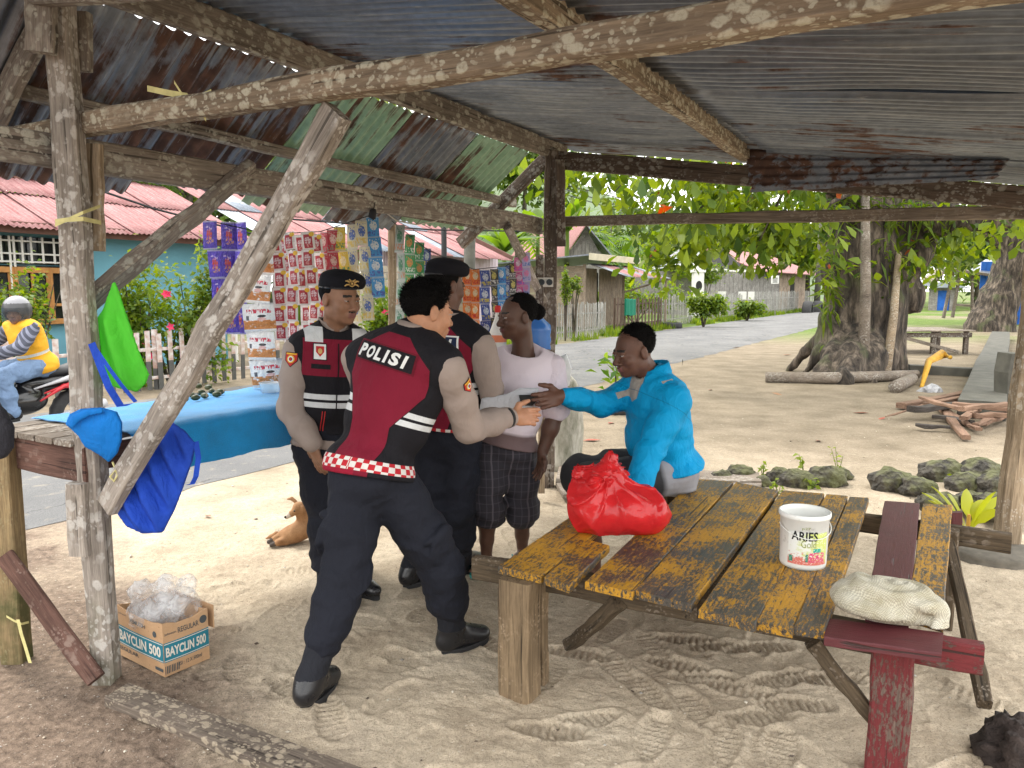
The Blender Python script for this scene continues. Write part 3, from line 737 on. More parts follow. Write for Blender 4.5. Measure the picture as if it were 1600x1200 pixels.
# ------------------------------------------------------------------ paint bucket
kb = G(1268, 893, TZ); bk = thing('bucket', 'white plastic paint tub with a flowery printed label on the plank table', 'bucket', Vector((kb.x, kb.y + .09, TZ)))
prof = [(.083, .0), (.0855, .012), (.0895, .19), (.094, .192), (.0955, .197), (.0955, .21), (.092, .212), (.0885, .209), (.0865, .19), (.082, .015), (.0, .012)]
def f_tub(nt):
    o = nt.obj(); x, y, z = nt.sep(o); n = nt.noise(o, 26, 5); n2 = nt.noise(o, 80, 3)
    dirt = nt.rng(n, .6, .7, 0, .5)
    return dict(color=nt.mix(dirt, (.74, .75, .72), (.32, .31, .27)), rough=.45, spec=.4, normal=nt.bump(n2, .1, .003))
M_tub = mat('white_tub', f_tub)
make('tub', *lathe_vf(prof, 48, True, False), m=M_tub, parent=bk, smooth=True, world=False)
def f_lab(nt):
    o = nt.attr('uvw'); u, v, _ = nt.sep(o); n = nt.noise(o, 5, 5, .7); n2 = nt.noise(nt.map(o, (1, 1, 1), (4, 2, 0)), 9, 5, .7); n3 = nt.noise(o, 16, 4)
    c = nt.mix(nt.rng(n + (u - .5) * .35, .42, .58), (.72, .74, .70), (.55, .62, .16))
    c = nt.mix(nt.rng(n2 + (.32 - v) * .9 + (.3 - (u - .28).abs() * 1.0) * .2, .55, .62), c, (.62, .16, .12))
    pk = u.between(.50, .92) & v.between(.10, .40); c = nt.mix(pk & nt.rng(n3, .42, .5), c, (.62, .05, .16))
    gr = ((u - .70).abs() < .10) & ((v - .46).abs() < .06); c = nt.mix(gr, c, (.02, .35, .26))
    c = nt.mix(((u - .08).abs() < .05) & ((v - .16).abs() < .10) | (((u - .455).abs() < .03) & v.between(.1, .34)), c, (.03, .22, .14))
    c = nt.mix(nt.rng(nt.noise(o, 22, 5, .75), .56, .6), c, (.74, .75, .72))
    return dict(color=c, rough=.5)
M_lab = mat('printed_label', f_lab)
def wrap(vf, m, name, a0, z0, sw, r0=.0868, lift=.0012):
    """lays flat shapes (metres) round the tub; a0 = facing angle"""
    vs = []
    for (x, y, z) in vf[0]:
        zz = z0 + y; r = .0855 + (.0895 - .0855) * (zz - .012) / .178 + lift; a = a0 + x / r; vs.append((r * math.cos(a), r * math.sin(a), zz))
    return make(name, vs, vf[1], m, bk, False, world=False)
lf = rect_vf(.158, .125, 24, 8); o = wrap(lf, M_lab, 'label_print', R(-98), .084, 1)
a = o.data.attributes.new('uvw', 'FLOAT_VECTOR', 'POINT'); a.data.foreach_set('vector', np.array([(x / .158 + .5, y / .125 + .5, 0) for x, y, z in lf[0]], np.float32).ravel())
M_ink = mat('black_ink', (.012, .012, .014)); M_gold = mat('olive_ink', (.22, .26, .05))
def fine(vf, L=.008):
    bm = bmesh.new(); bv = [bm.verts.new(p) for p in vf[0]]
    for f in vf[1]:
        try: bm.faces.new([bv[i] for i in f])
        except ValueError: pass
    bmesh.ops.triangulate(bm, faces=bm.faces)
    for _ in range(3): bmesh.ops.subdivide_edges(bm, edges=[e for e in bm.edges if e.calc_length() > L], cuts=1); bmesh.ops.triangulate(bm, faces=bm.faces)
    bm.verts.index_update(); r = ([tuple(v.co) for v in bm.verts], [tuple(v.index for v in f.verts) for f in bm.faces]); bm.free(); return r
wrap(fine(fit_text('ARIES', .098, .036, .03, 1.05)), M_ink, 'lettering', R(-109), .134, 1, lift=.0022)
wrap(fine(fit_text('Gold', .055, .028, -.005)), M_gold, 'lettering', R(-99), .104, 1, lift=.0024)
wrap(fine(fit_text('p27', .03, .012, .0)), M_gold, 'lettering', R(-106), .163, 1, lift=.0024)
hp = [(.0965 * math.cos(a), .0965 * math.sin(a), .165 - .04 * math.sin((a + math.pi) ) ) for a in np.linspace(-math.pi, 0, 22)]
make('handle', *tube_vf(hp, .0017, 6), m=M_tub, parent=bk, smooth=True, world=False)
# ------------------------------------------------------------------ bundled net cloth
nb = G(1405, 985, TZ); nc_ = np.array([nb.x, nb.y + .10, TZ], np.float32)
def net_f(P):
    q = P - nc_; e = Blob()
    e.ell((0, 0, .055), (.155, .105, .06), k=.04); e.ell((-.07, .02, .075), (.09, .08, .05), k=.03); e.ell((.075, -.02, .065), (.085, .085, .055), k=.03); e.ell((.14, -.075, .012), (.035, .03, .05), k=.03)
    v = e(q); ang = np.arctan2(q[:, 1] * 1.3, q[:, 0] - .05); rad = np.sqrt((q[:, 0] - .05) ** 2 + (q[:, 1] * 1.4) ** 2)
    sw = np.sin(rad * 105 + 2.2 * ang + 2.0 * vnoise(q, 10, 2)); sw2 = np.sin(q[:, 0] * 20 + q[:, 2] * 75 + 1.6 * vnoise(q, 9, 4))
    return np.maximum(v - .006 * sw * np.clip(1.2 - rad * 3, .2, 1) - .0065 * sw2, -(q[:, 2] - .003))
v, q = surface(net_f, nc_ - [.22, .2, .0], nc_ + [.22, .2, .15], .0045, 1)
def f_net(nt):
    o = nt.obj(); d = nt.vadd(o, nt.vscale(nt.noise(o, 12, 3, col=True), .05)); x, y, z = nt.sep(d)
    w = (x * 620.).sin() * (y * 620. + z * 500.).sin(); n = nt.noise(o, 14, 4)
    c = nt.mix(nt.rng(n, .35, .65), (.46, .42, .30), (.66, .63, .52)); c = nt.mul(c, nt.grey(nt.rng(w, -.4, .6, .72, 1.05)))
    return dict(color=c, rough=.95, normal=nt.bump(w, .45, .003), thin=.12)
tag(make('net_cloth', v, q, mat('cream_net', f_net), None, True, loc=nb), 'crumpled cream net cloth at the near right corner of the plank table', 'cloth')
# ------------------------------------------------------------------ carton with clear bags
A0, A1, A2 = G(258, 1060), G(187, 1024), G(328, 1030)
zc = D(258, 976, A0.y).z
ct = thing('carton', 'open cardboard carton printed with a teal band on the sand by the left post', 'carton', A0)
e1 = (A1 - A0); e2 = (A2 - A0); A3 = A1 + e2
def f_card(nt):
    o = nt.obj(); n = nt.noise(o, 4, 4); f = nt.noise(nt.map(o, (1, 1, 9)), 60, 3); sp = nt.rng(nt.noise(o, 55, 2), .70, .73, 0, .6)
    c = nt.mix(nt.rng(n, .3, .7), (.40, .24, .125), (.50, .32, .18)); c = nt.mul(c, nt.grey(nt.rng(f, .3, .7, .9, 1.06))); c = nt.mix(sp, c, (.2, .1, .05))
    return dict(color=c, rough=.85, normal=nt.bump(n + f * .2, .25, .006))
M_card = mat('cardboard', f_card); M_teal = mat('teal_print', varied((.012, .16, .22), .15, 20)); M_cream = mat('cream_print', (.62, .58, .5)); M_bk = mat('grey_print', (.06, .07, .075))
th = .005
def wall(a, b, name='panel', h=zc, z0=.004):
    d = (b - a).normalized(); nrm = Vector((d.y, -d.x, 0)); vs = []; fs = []
    n = 10
    for s in (0, 1):
        for j in range(5):
            for i in range(n + 1):
                t = i / n; p = a.lerp(b, t); hh = z0 + (h - z0) * j / 4
                if j == 4: hh += .006 * mnoise.noise((t * 6, a.x * 9, s * 0)) - .014 * math.sin(t * math.pi)
                bow = .006 * math.sin(t * math.pi) * math.sin(j / 4 * math.pi)
                vs.append(p + nrm * (bow - s * th) + Vector((0, 0, hh)))
    k = 5 * (n + 1)
    for s in (0, 1):
        for j in range(4):
            for i in range(n):
                q = s * k + j * (n + 1) + i; f = (q, q + 1, q + n + 2, q + n + 1); fs.append(f if s == 0 else f[::-1])
    for i in range(n): q = 4 * (n + 1) + i; fs.append((q, q + 1, q + 1 + k, q + k))
    o = make(name, vs, fs, M_card, ct); return o, vs, fs
w1, v1, f1 = wall(A1, A0); w2, v2, f2 = wall(A0, A2); wall(A2, A3); wall(A3, A1)
make('bottom_panel', [A0 + Vector((0, 0, .01)), A2 + Vector((0, 0, .01)), A3 + Vector((0, 0, .01)), A1 + Vector((0, 0, .01))], [(0, 1, 2, 3)], M_card, ct)
fl = A2 + Vector((0, 0, zc)); fl2 = A3 + Vector((0, 0, zc)); ou = (A2 - A0).normalized()
beam('flap', fl.lerp(fl2, .02) + ou * .03 + Vector((0, 0, -.05)), fl.lerp(fl2, .98) + ou * .03 + Vector((0, 0, -.05)), .006, .10, M_card, ct, seg=3, jit=.001, bev=.001)
def print_on(a, b, vs, fs, items):
    """items: (shape, u fraction, height fraction, material) laid on a carton side"""
    d = (b - a).normalized(); L = (b - a).length; dc = Decal([tuple(p) for p in vs], fs)
    for k, (vf, u, hv, m, lift) in enumerate(items):
        dc.lay('lettering' if lift > .0015 else 'printed_band', vf, a + d * L * u + Vector((0, 0, zc * hv)), d, (0, 0, 1), m, ct, lift=lift, depth=.1)
LW, RW = e1.length, e2.length
print_on(A1, A0, v1, f1, [(rect_vf(LW * .99, zc * .36, 8, 3), .5, .46, M_teal, .0012), (rect_vf(LW * .98, .003, 8, 1), .5, .615, M_cream, .0022), (rect_vf(LW * .98, .003, 8, 1), .5, .305, M_cream, .0022),
    (fit_text('BAYCLIN 500', LW * .9, zc * .2, .03), .5, .46, M_cream, .0022), (fit_text('PEMUTIH', LW * .33, zc * .075, .01), .48, .82, M_bk, .002), (fit_text('REGULAR', LW * .46, zc * .08, .01), .24, .2, M_bk, .002),
    (fit_text('johnson', LW * .18, zc * .04, .01), .13, .87, M_bk, .002), (lathe_vf([(.0, 0), (.013, 0)], 16, False), .84, .76, M_bk, .002), (rect_vf(LW * .16, zc * .06), .9, .13, M_bk, .002)])
bars = MB()
for i in range(9): bars.box(-.03 + i * .007, -.03 + i * .007 + (.004 if i % 3 else .0025), -.016, .016, 0, .0001)
print_on(A0, A2, v2, f2, [(rect_vf(RW * .99, zc * .36, 8, 3), .5, .46, M_teal, .0012), (rect_vf(RW * .98, .003, 8, 1), .5, .615, M_cream, .0022), (rect_vf(RW * .98, .003, 8, 1), .5, .305, M_cream, .0022),
    (fit_text('BAYCLIN 500', RW * .88, zc * .18, .03), .48, .46, M_cream, .0022), (fit_text('REGULAR', RW * .46, zc * .1, .012), .54, .80, M_bk, .002), (fit_text('johnson', RW * .24, zc * .055, .01), .15, .79, M_bk, .002),
    (lathe_vf([(.0, 0), (.017, 0)], 16, False), .88, .83, M_bk, .002), (fit_text('ISI : 12 X 500ml', RW * .5, zc * .075, .01), .56, .17, M_bk, .002), ((bars.v, bars.f), .16, .14, M_bk, .002)])
def f_clear(nt):
    o = nt.obj(); n = nt.noise(o, 14, 5, .6, 1.); n2 = nt.noise(o, 45, 3)
    return dict(color=(.8, .82, .84), rough=.08, alpha=nt.rng(n, .4, .62, .10, .5), normal=nt.bump(n + n2 * .4, .9, .03), spec=.9)
M_clear = mat('clear_film', f_clear)
cc = (A0 + A3) / 2
for k, (dx, dy, dz, r) in enumerate([(-.03, -.01, 0, .10), (.06, .03, .015, .085)]):
    c0 = np.array([cc.x + dx, cc.y + dy, zc - .02 + dz], np.float32)
    def cf(P, c0=c0, r=r, k=k):
        p = P - c0; e = Blob(); e.ell((0, 0, 0), (r, r * .9, .075), k=.03); e.ell((-.5 * r, .02, .075), (r * .55, .012, .05), k=.01); e.ell((.5 * r, -.01, .085), (r * .5, .014, .055), k=.01)
        return e(p) - .014 * np.clip(ridged(p, 38, k) - .3, 0, 1) + .006 * vnoise(p, 30, k + 5)
    v, q = surface(cf, c0 - .16, c0 + .17, .007, 1)
    tag(make('clear_bag', v, q, M_clear, None, True, loc=Vector(c0)), ['crumpled clear plastic bag in the left half of the printed carton', 'crumpled clear plastic bag in the right half of the printed carton'][k], 'plastic bag', 'clear bags in the carton')
# ================================================================== stall counter on the road side of the left post
CZ = 1.0
M_cloth = mat('turquoise_towel', varied((.0, .25, .58), .18, 8, .8, .95, 160, .004, sheen=.3))
M_apron = mat('brown_board', wood((.16, .085, .065), (.085, .045, .035), .1, (.3, .22, .18), 20.))
stl = thing('stall_counter', 'wooden stall counter with brown end board beside the left post', 'counter', W(.4, .3))
for k in range(5):
    n0 = .02 + k * .125
    beam('plank', W(-.07, n0 + .06, CZ - .03), W(1.56, n0 + .06, CZ - .03), .118, .024, M_plank, stl, seg=8, jit=.0015)
beam('apron', W(-.03, -.02, CZ - .115), W(-.03, .60, CZ - .115), .03, .14, M_apron, stl, seg=4, jit=.002)
beam('apron', W(0, .02, CZ - .1), W(1.5, .02, CZ - .1), .025, .1, M_apron, stl, seg=4, jit=.002)
g = G(28, 1030)
beam('leg', Vector((g.x, g.y, -.04)), Vector((g.x - .005, g.y + .02, CZ - .045)), .095, .085, mat('mossy_leg', wood((.34, .25, .13), (.16, .11, .06), .1, (.4, .35, .2), 20., moss=.9)), stl, up=(0, 1, 0), seg=6)
beam('leg', W(1.46, .06, -.04), W(1.46, .06, CZ - .045), .08, .08, M_tleg, stl, seg=4)
beam('brace', D(8, 868, 3.02), D(150, 1062, 2.82), .07, .03, M_apron, stl, up=(.3, -.9, .3), seg=5, jit=.002)
ribbon([D(10, 963, 3.04), D(22, 970, 3.02), D(34, 975, 3.02), D(45, 972, 3.05)], .01, M_tape, 'raffia_tie', stl)
ribbon([D(28, 968, 3.01), D(33, 990, 3.0), D(40, 1012, 3.0), D(47, 1036, 2.99)], .014, M_tape, 'raffia_tie', stl, (1, 0, 0))
# cloth over the counter: top and hanging front
def cloth_grid():
    vs = []; nu, nn = 44, 26; prof = []
    for j in range(nn + 1):
        t = j / nn
        if t < .62: prof.append((.66 - .66 * t / .62 - .0, 0.0))
        else: prof.append((-.005 - .02 * math.sin((t - .62) * 5), -(t - .62) / .38))
    for i in range(nu + 1):
        u = .13 + 1.42 * i / nu
        for j, (n, d) in enumerate(prof):
            dr = .19 + .012 * mnoise.noise((u * 5, 2, 0))
            if u < .33: dr *= max(.06, (u - .13) / .2)
            nn_ = n - (.014 + .014 * mnoise.noise((u * 6, d * 2, 5))) * (-d) - (.012 if d < 0 else 0)
            if n > .0 and u < .25: nn_ = n
            z = CZ - .012 + d * dr + .008 * mnoise.noise((u * 7, n * 9, 1)) + .003 * mnoise.noise((u * 22, n * 22, 3))
            vs.append(W(u + .02 * mnoise.noise((n * 8, 1, 1)), nn_, z))
    fs = [(i * (nn + 1) + j, (i + 1) * (nn + 1) + j, (i + 1) * (nn + 1) + j + 1, i * (nn + 1) + j + 1) for i in range(nu) for j in range(nn)]
    k = len(vs); th_ = Vector((0, 0, .004)) - V_ * .0
    vs2 = vs + [v + Vector((0, 0, .004)) + V_ * .004 for v in vs]; fs2 = [f[::-1] for f in fs] + [tuple(i + k for i in f) for f in fs]
    return vs2, fs2
v, f = cloth_grid()
tag(make('tablecloth', v, f, M_cloth, None, True, loc=W(.4, .3, CZ)), 'turquoise towel cloth draped over the stall counter and hanging in front', 'cloth')
# green nuts in pairs on the cloth
M_nut = mat('green_nut', varied((.045, .06, .022), .35, 40, .3, .5)); M_nutc = mat('nut_cap', varied((.30, .22, .13), .2, 30))
nv, nf = lathe_vf([(.0, -.024), (.009, -.021), (.0145, -.01), (.0155, .0), (.0135, .011), (.008, .019), (.0, .022)], 12, False)
cv, cf_ = lathe_vf([(.0, .0235), (.006, .0225), (.0095, .018), (.0105, .013)], 10, False)
spots = [(272, 608), (285, 606), (297, 610), (311, 604), (325, 606), (270, 618), (283, 616), (300, 618), (314, 614), (331, 612), (344, 613), (276, 627), (290, 624), (306, 622), (320, 619), (339, 617), (262, 612), (263, 622)]
nut0 = None
for k, (px, py) in enumerate(spots):
    g = G(px, py, CZ + .008)
    if nut0 is None:
        nut0 = make('betel_nut', nv, nf, M_nut, None, True, False); make('nut_cap', cv, cf_, M_nutc, nut0, True, False); o = nut0
    else: o = copy_tree(nut0)
    o.location = (g.x, g.y, CZ + .011); o.rotation_euler = (R(90), RNG.uniform(-.4, .4), RNG.uniform(0, 6.28))
    tag(o, 'small dark green nut lying loose on the turquoise stall cloth', 'nut', 'green nuts on the stall cloth')
# clear tub beside the sachets
g = G(422, 612, CZ); o = make('clear_tub', *lathe_vf([(.05, 0), (.056, .05), (.06, .052), (.058, .055), (.053, .05), (.047, .004), (0, .004)], 28), m=mat('clear_plastic', lambda nt: dict(color=(.8, .9, .95), rough=.08, alpha=.35, spec=.8)), parent=None, smooth=True, world=False)
o.location = (g.x, g.y, CZ - .002); tag(o, 'shallow clear plastic tub on the stall cloth beside the orange snack sachets', 'tub')
# ================================================================== bags hung on the post
def poly_sd(p, poly):
    d = np.full(len(p), 9e9); s = np.ones(len(p)); n = len(poly)
    for i in range(n):
        a = poly[i]; b = poly[i - 1]; e = b - a; w = p - a
        t = np.clip(w @ e / (e @ e), 0, 1); q = w - t[:, None] * e; d = np.minimum(d, (q * q).sum(1))
        c1 = p[:, 1] >= a[1]; c2 = p[:, 1] < b[1]; c3 = e[0] * w[:, 1] > e[1] * w[:, 0]
        fl_ = (c1 & c2 & c3) | (~c1 & ~c2 & ~c3); s = np.where(fl_, -s, s)
    return s * np.sqrt(d)
def sack(name, outline, Y, thick, m, label, cat, fold=.012, fs=12, seed=0, h=.008, dirv=(0, 1), folddir=None, parent=None, loc=None, rnd=None):
    """soft bag: outline in photo pixels at depth Y, given real thickness and folds"""
    pts = [D(x, y, Y) for x, y in outline]; poly = np.array([(p.x, p.z) for p in pts])
    def f(P):
        d = poly_sd(P[:, [0, 2]].astype(float), poly); z = P[:, 1] - Y
        q = P.copy(); fo = (ridged(q * np.array([1., .3, .4], np.float32), fs, seed) - .4) * fold * 1.1 + vnoise(q, fs * 2.2, seed + 3) * fold * .4
        if folddir is not None:
            a = P[:, 0] * folddir[0] + P[:, 2] * folddir[1]; fo += fold * .9 * np.sin(a * folddir[2] + 2 * vnoise(q, 6, seed)) * np.clip(-d / .05, 0, 1)
        tk = thick * np.sqrt(np.clip(-d / (thick * 3.2) + .02, 0.02, 1))
        return np.maximum(d, (np.abs(z + fo) - tk) * .75).astype(np.float32)
    lo = np.array([poly[:, 0].min(), Y - thick - .05, poly[:, 1].min()]); hi = np.array([poly[:, 0].max(), Y + thick + .05, poly[:, 1].max()])
    v, q = surface(f, lo, hi, h, 1); o = make(name, v, q, m, parent, True, loc=loc if loc is not None else (None if parent is not None else pts[0]))
    if label: tag(o, label, cat)
    return o
def clothm(c, thin=.12, bs=90.):
    def f(nt):
        o = nt.obj(); n = nt.noise(o, 5, 4); w = nt.noise(o, bs, 3); k = nt.noise(nt.map(o, (1, 1, .5)), 16, 4, .6, .5)
        return dict(color=nt.hsv(c, val=nt.rng(n, .25, .75, .86, 1.12)), rough=.85, thin=thin, normal=nt.bump(w * .12 + k * .9, .8, .03))
    return f
M_gbag = mat('lime_fabric', clothm((.16, .80, .07), .45)); M_db = mat('royal_blue_fabric', clothm((.008, .06, .46), .1)); M_lb = mat('sky_blue_fabric', clothm((.0, .20, .66), .2))
sack('green_bag', [(181, 437), (190, 462), (203, 505), (217, 545), (233, 585), (228, 600), (216, 612), (190, 606), (165, 600), (155, 596), (152, 550), (149, 500), (160, 485), (170, 462)], 2.98, .03, M_gbag, 'bright lime green fabric bag hanging from a nail on the left post', 'bag', .022, 11, 3, folddir=(1., .3, 60))
db = thing('blue_bag', 'large royal blue fabric bag hanging below the diagonal brace', 'bag', D(240, 700, 2.86))
sack('bag_body', [(232, 668), (262, 655), (290, 672), (308, 692), (303, 718), (290, 755), (275, 795), (257, 830), (225, 832), (200, 822), (187, 802), (185, 765), (200, 730), (222, 690)], 2.93, .055, M_db, None, None, .022, 9, 5, folddir=(1., .45, 75), parent=db)
ribbon([D(306, 690, 2.91), D(310, 715, 2.9), D(306, 745, 2.9), D(300, 757, 2.91), D(292, 757, 2.93)], .022, M_db, 'strap', db, (1, 0, 0.2))
ribbon([D(143, 536, 2.84), D(158, 575, 2.83), D(170, 605, 2.83), D(188, 634, 2.85), D(204, 632, 2.85)], .03, M_db, 'strap', db, (.9, 0, .35))
ribbon([D(146, 540, 2.835), D(170, 575, 2.82), D(190, 602, 2.82), D(212, 628, 2.84)], .016, M_db, 'strap', db, (.9, 0, .35))
lbg = thing('light_blue_bag', 'small sky blue fabric bag tied at the left post above the big blue bag', 'bag', D(160, 660, 2.8))
sack('bag_body', [(106, 662), (112, 646), (128, 638), (160, 636), (185, 642), (194, 660), (193, 685), (184, 708), (170, 722), (155, 710), (135, 697), (126, 680), (118, 672)], 2.80, .045, M_lb, None, None, .024, 10, 9, parent=lbg)
sack('rolled_edge', [(107, 663), (113, 648), (130, 640), (158, 637), (163, 645), (140, 650), (122, 660), (114, 670)], 2.755, .014, M_lb, None, None, .004, 16, 2, parent=lbg, h=.006)
tie = MB(); tie.tube([D(176, 722, 2.84), D(184, 742, 2.82), D(178, 752, 2.81), D(172, 745, 2.82), D(180, 735, 2.82), D(192, 750, 2.83), D(186, 775, 2.83), D(176, 790, 2.84)], .004, 6)
o = tie.obj('raffia_knot', M_tape, None, loc=D(176, 722, 2.84)); tag(o, 'yellow raffia string knotted under the sky blue bag', 'string')
sack('black_shape', [(-60, 612), (-8, 628), (8, 642), (20, 668), (18, 700), (6, 716), (-15, 722), (-60, 722)], 2.5, .09, mat('black_fabric', clothm((.012, .012, .018), .0)), 'rounded black shape modelled as a bag, cut off by the left edge of the picture', 'bag')  # unidentified dark shape at the frame edge, given a bag form
# ================================================================== strips of sachets
def pillow(nx=6, nz=8):
    vs = []; fs = []
    for s in (1, -1):
        for j in range(nz + 1):
            for i in range(nx + 1):
                u = i / nx; v = j / nz; b = (math.sin(math.pi * u) * math.sin(math.pi * min(max((v - .07) / .86, 0), 1))) ** .6
                vs.append((u - .5, -s * .11 * b * (1 + .35 * mnoise.noise((u * 4, v * 4, s))), v - 1))
    k = (nx + 1) * (nz + 1)
    for s in (0, 1):
        for j in range(nz):
            for i in range(nx):
                q = s * k + j * (nx + 1) + i; f = (q, q + 1, q + nx + 2, q + nx + 1); fs.append(f if s == 0 else f[::-1])
    return vs, fs
def sachet(kind):
    def f(nt):
        o = nt.obj(); x, y, z = nt.sep(o); u = x + .5; v = z + 1.; r = nt.rnd(); n = nt.noise(nt.vadd(o, nt.comb(r * 9., 0., 0.)), 7, 4, .6); n2 = nt.noise(nt.map(o, (1, 1, 1), (3, 1, 5)), 12, 3)
        def disc(cx, cz, rx, rz): return ((((u - cx) / rx) * ((u - cx) / rx) + ((v - cz) / rz) * ((v - cz) / rz)) < 1.)
        def box(a, b, c, d): return u.between(a, b) & v.between(c, d)
        if kind == 'red':
            c = nt.mix(box(.17, .83, .08, .84), (.80, .78, .76), (.42, .015, .035)); c = nt.mix(disc(.48, .5, .26, .2) & nt.rng(n2, .45, .5), c, (.75, .62, .66)); c = nt.mix(disc(.8, .84, .2, .13), c, (.85, .55, .02)); c = nt.mix(disc(.5, .22, .2, .09) & nt.rng(n, .45, .5), c, (.7, .3, .3))
        elif kind == 'orange_food':
            c = nt.mix(v.between(.10, .42) & nt.rng(n + (.3 - v) * .4, .36, .46), (.80, .79, .76), nt.mix(n2, (.50, .13, .01), (.65, .28, .06)))
            wv = ((u - .5).abs() * .5); band = v.between(.66, .80) & u.between(.14, .9) & nt.rng(nt.noise(nt.map(o, (1, 1, .35)), 21, 2), .46, .5); c = nt.mix(band, c, (.55, .02, .05)); c = nt.mix(disc(.62, .56, .13, .045), c, (.015, .012, .012)); c = nt.mix(box(.12, .22, .42, .58), c, (.08, .08, .09)); c = nt.mix(disc(.62, .46, .13, .06), c, (.75, .45, .4))
        elif kind == 'purple':
            c = nt.mix(nt.rng(n, .5, .55), (.055, .025, .38), (.10, .05, .55)); c = nt.mix(disc(.5, .52, .2, .22) & nt.rng(n2, .42, .46), c, (.55, .05, .05)); c = nt.mix(disc(.52, .3, .28, .12) & nt.rng(n2, .48, .52), c, (.60, .30, .16)); c = nt.mix(disc(.5, .74, .3, .09) & nt.rng(n2, .5, .54), c, (.5, .4, .7))
        else:
            pal = dict(crimson=((.50, .03, .06), (.70, .5, .45), (.25, .3, .25)), yellow=((.68, .5, .03), (.75, .68, .4), (.1, .25, .08)), cream=((.70, .66, .48), (.08, .16, .5), (.72, .55, .15)), blue=((.05, .30, .66), (.7, .75, .8), (.05, .08, .4)),
                       green=((.03, .28, .08), (.6, .25, .05), (.65, .7, .6)), greengrey=((.35, .40, .36), (.05, .2, .1), (.5, .2, .1)), orange=((.75, .2, .02), (.75, .65, .45), (.55, .03, .02)), navy=((.04, .08, .36), (.65, .7, .75), (.6, .5, .1)), black=((.03, .03, .035), (.55, .48, .12), (.6, .6, .6)), pink=((.68, .12, .33), (.75, .6, .7), (.3, .12, .5)), lilac=((.42, .38, .62), (.7, .2, .4), (.1, .2, .5)), multi=((.5, .55, .45), (.6, .3, .08), (.1, .3, .12)))[kind]
            c = nt.mix(disc(.5, .58, .3, .22) & nt.rng(n2, .40, .44), pal[0], pal[1]); c = nt.mix(v.between(.10, .32) & nt.rng(n, .48, .53), c, pal[2]); c = nt.mix(v.between(.80, .9) & nt.rng(n2, .5, .54) & u.between(.15, .85), c, pal[1])
        sil = (v < .05) | (v > .95); c = nt.mix(sil & .5, c, (.6, .6, .6))
        return dict(color=c, rough=.28, spec=.6, normal=nt.bump(n + n2, .5, .05))
    return f
PIL = pillow(); S_M = {}
def strip(px, py, w, hh, cnt, Y, kind, dx=0., label='', curve=0., kname='strip of sachets'):
    """a strip of joined sachets hanging from (px, py); w, hh are one sachet's size in pixels"""
    if kind not in S_M:
        m = mat('sachet_' + kind, sachet(kind)); o = make('sachet', PIL[0], PIL[1], m, None, True, False); S_M[kind] = o.data; bpy.data.objects.remove(o)
    t0 = D(px, py, Y); t = thing('sachet_strip', label, 'sachets', t0, 'strips of sachets hung along the stall'); sc = (Y * 1.0) / FPX; base_r = RNG.uniform(-.5, .5)
    for i in range(cnt):
        o = bpy.data.objects.new('sachet', S_M[kind]); COL.objects.link(o); o.parent = t; o.scale = (w * sc, w * sc, hh * sc * 1.01)
        fr = i / max(cnt, 1); o.location = ((dx * fr + curve * math.sin(fr * math.pi)) * sc, RNG.uniform(-.012, .012) + .04 * math.sin(i * 1.3 + px), -i * hh * sc)
        o.rotation_euler = (RNG.uniform(-.12, .12), -math.atan2(dx + curve * math.pi * math.cos(fr * math.pi), hh * cnt) + RNG.uniform(-.05, .05), base_r + RNG.uniform(-.3, .3))
    return t
def nth(k): return ['first', 'second', 'third', 'fourth', 'fifth', 'sixth', 'seventh'][k]
for k, x in enumerate((332, 354, 372)): strip(x, 346, 23, 43, 4, 4.25 + k * .1, 'purple', 2, '%s purple wafer sachet strip from the left, hanging above the counter' % nth(k))
strip(404, 384, 52, 44, 5, 4.35, 'orange_food', 6, 'wide white sachet strip with orange food pictures reaching the counter', -5)
for k, (x, w, n, dy) in enumerate([(427, 21, 6, 0), (440, 17, 6, 4), (452, 20, 6, -3), (467, 19, 6, 0), (481, 20, 6, -4), (495, 18, 5, 1)]):
    strip(x, 366 + dy, w, 27, n, 4.5 + k * .07 + (.12 if k % 2 else 0), 'red', [8, 4, 3, 6, 5, 2][k], '%s white and red sachet strip counted from the orange food sachets' % nth(k), 2)
strip(504, 362, 12, 34, 4, 5.0, 'crimson', 2, 'narrow crimson sachet strip beside the white and red strips'); strip(517, 358, 17, 34, 4, 5.0, 'crimson', 3, 'wider crimson sachet strip next to the yellow strip')
strip(533, 355, 18, 36, 3, 5.1, 'yellow', 3, 'yellow sachet strip above the beret of the left officer')
strip(549, 350, 18, 38, 4, 5.15, 'cream', 5, 'cream and blue sachet strip next to the yellow strip'); strip(565, 345, 18, 38, 4, 5.2, 'cream', 9, 'cream and blue sachet strip next to the bright blue strip'); strip(580, 338, 21, 31, 4, 5.25, 'blue', 12, 'bright blue sachet strip at the right end of the first row')
strip(627, 352, 15, 42, 4, 5.5, 'greengrey', -6, 'grey green sachet strip right of the wooden pole'); strip(641, 366, 17, 30, 5, 5.6, 'green', -8, 'dark green sachet strip behind the standing officers'); strip(655, 378, 15, 28, 4, 5.65, 'green', -3, 'short green sachet strip nearest the rear beret'); strip(667, 388, 12, 28, 3, 5.7, 'navy', 0, 'short navy sachet strip half hidden by the rear beret')
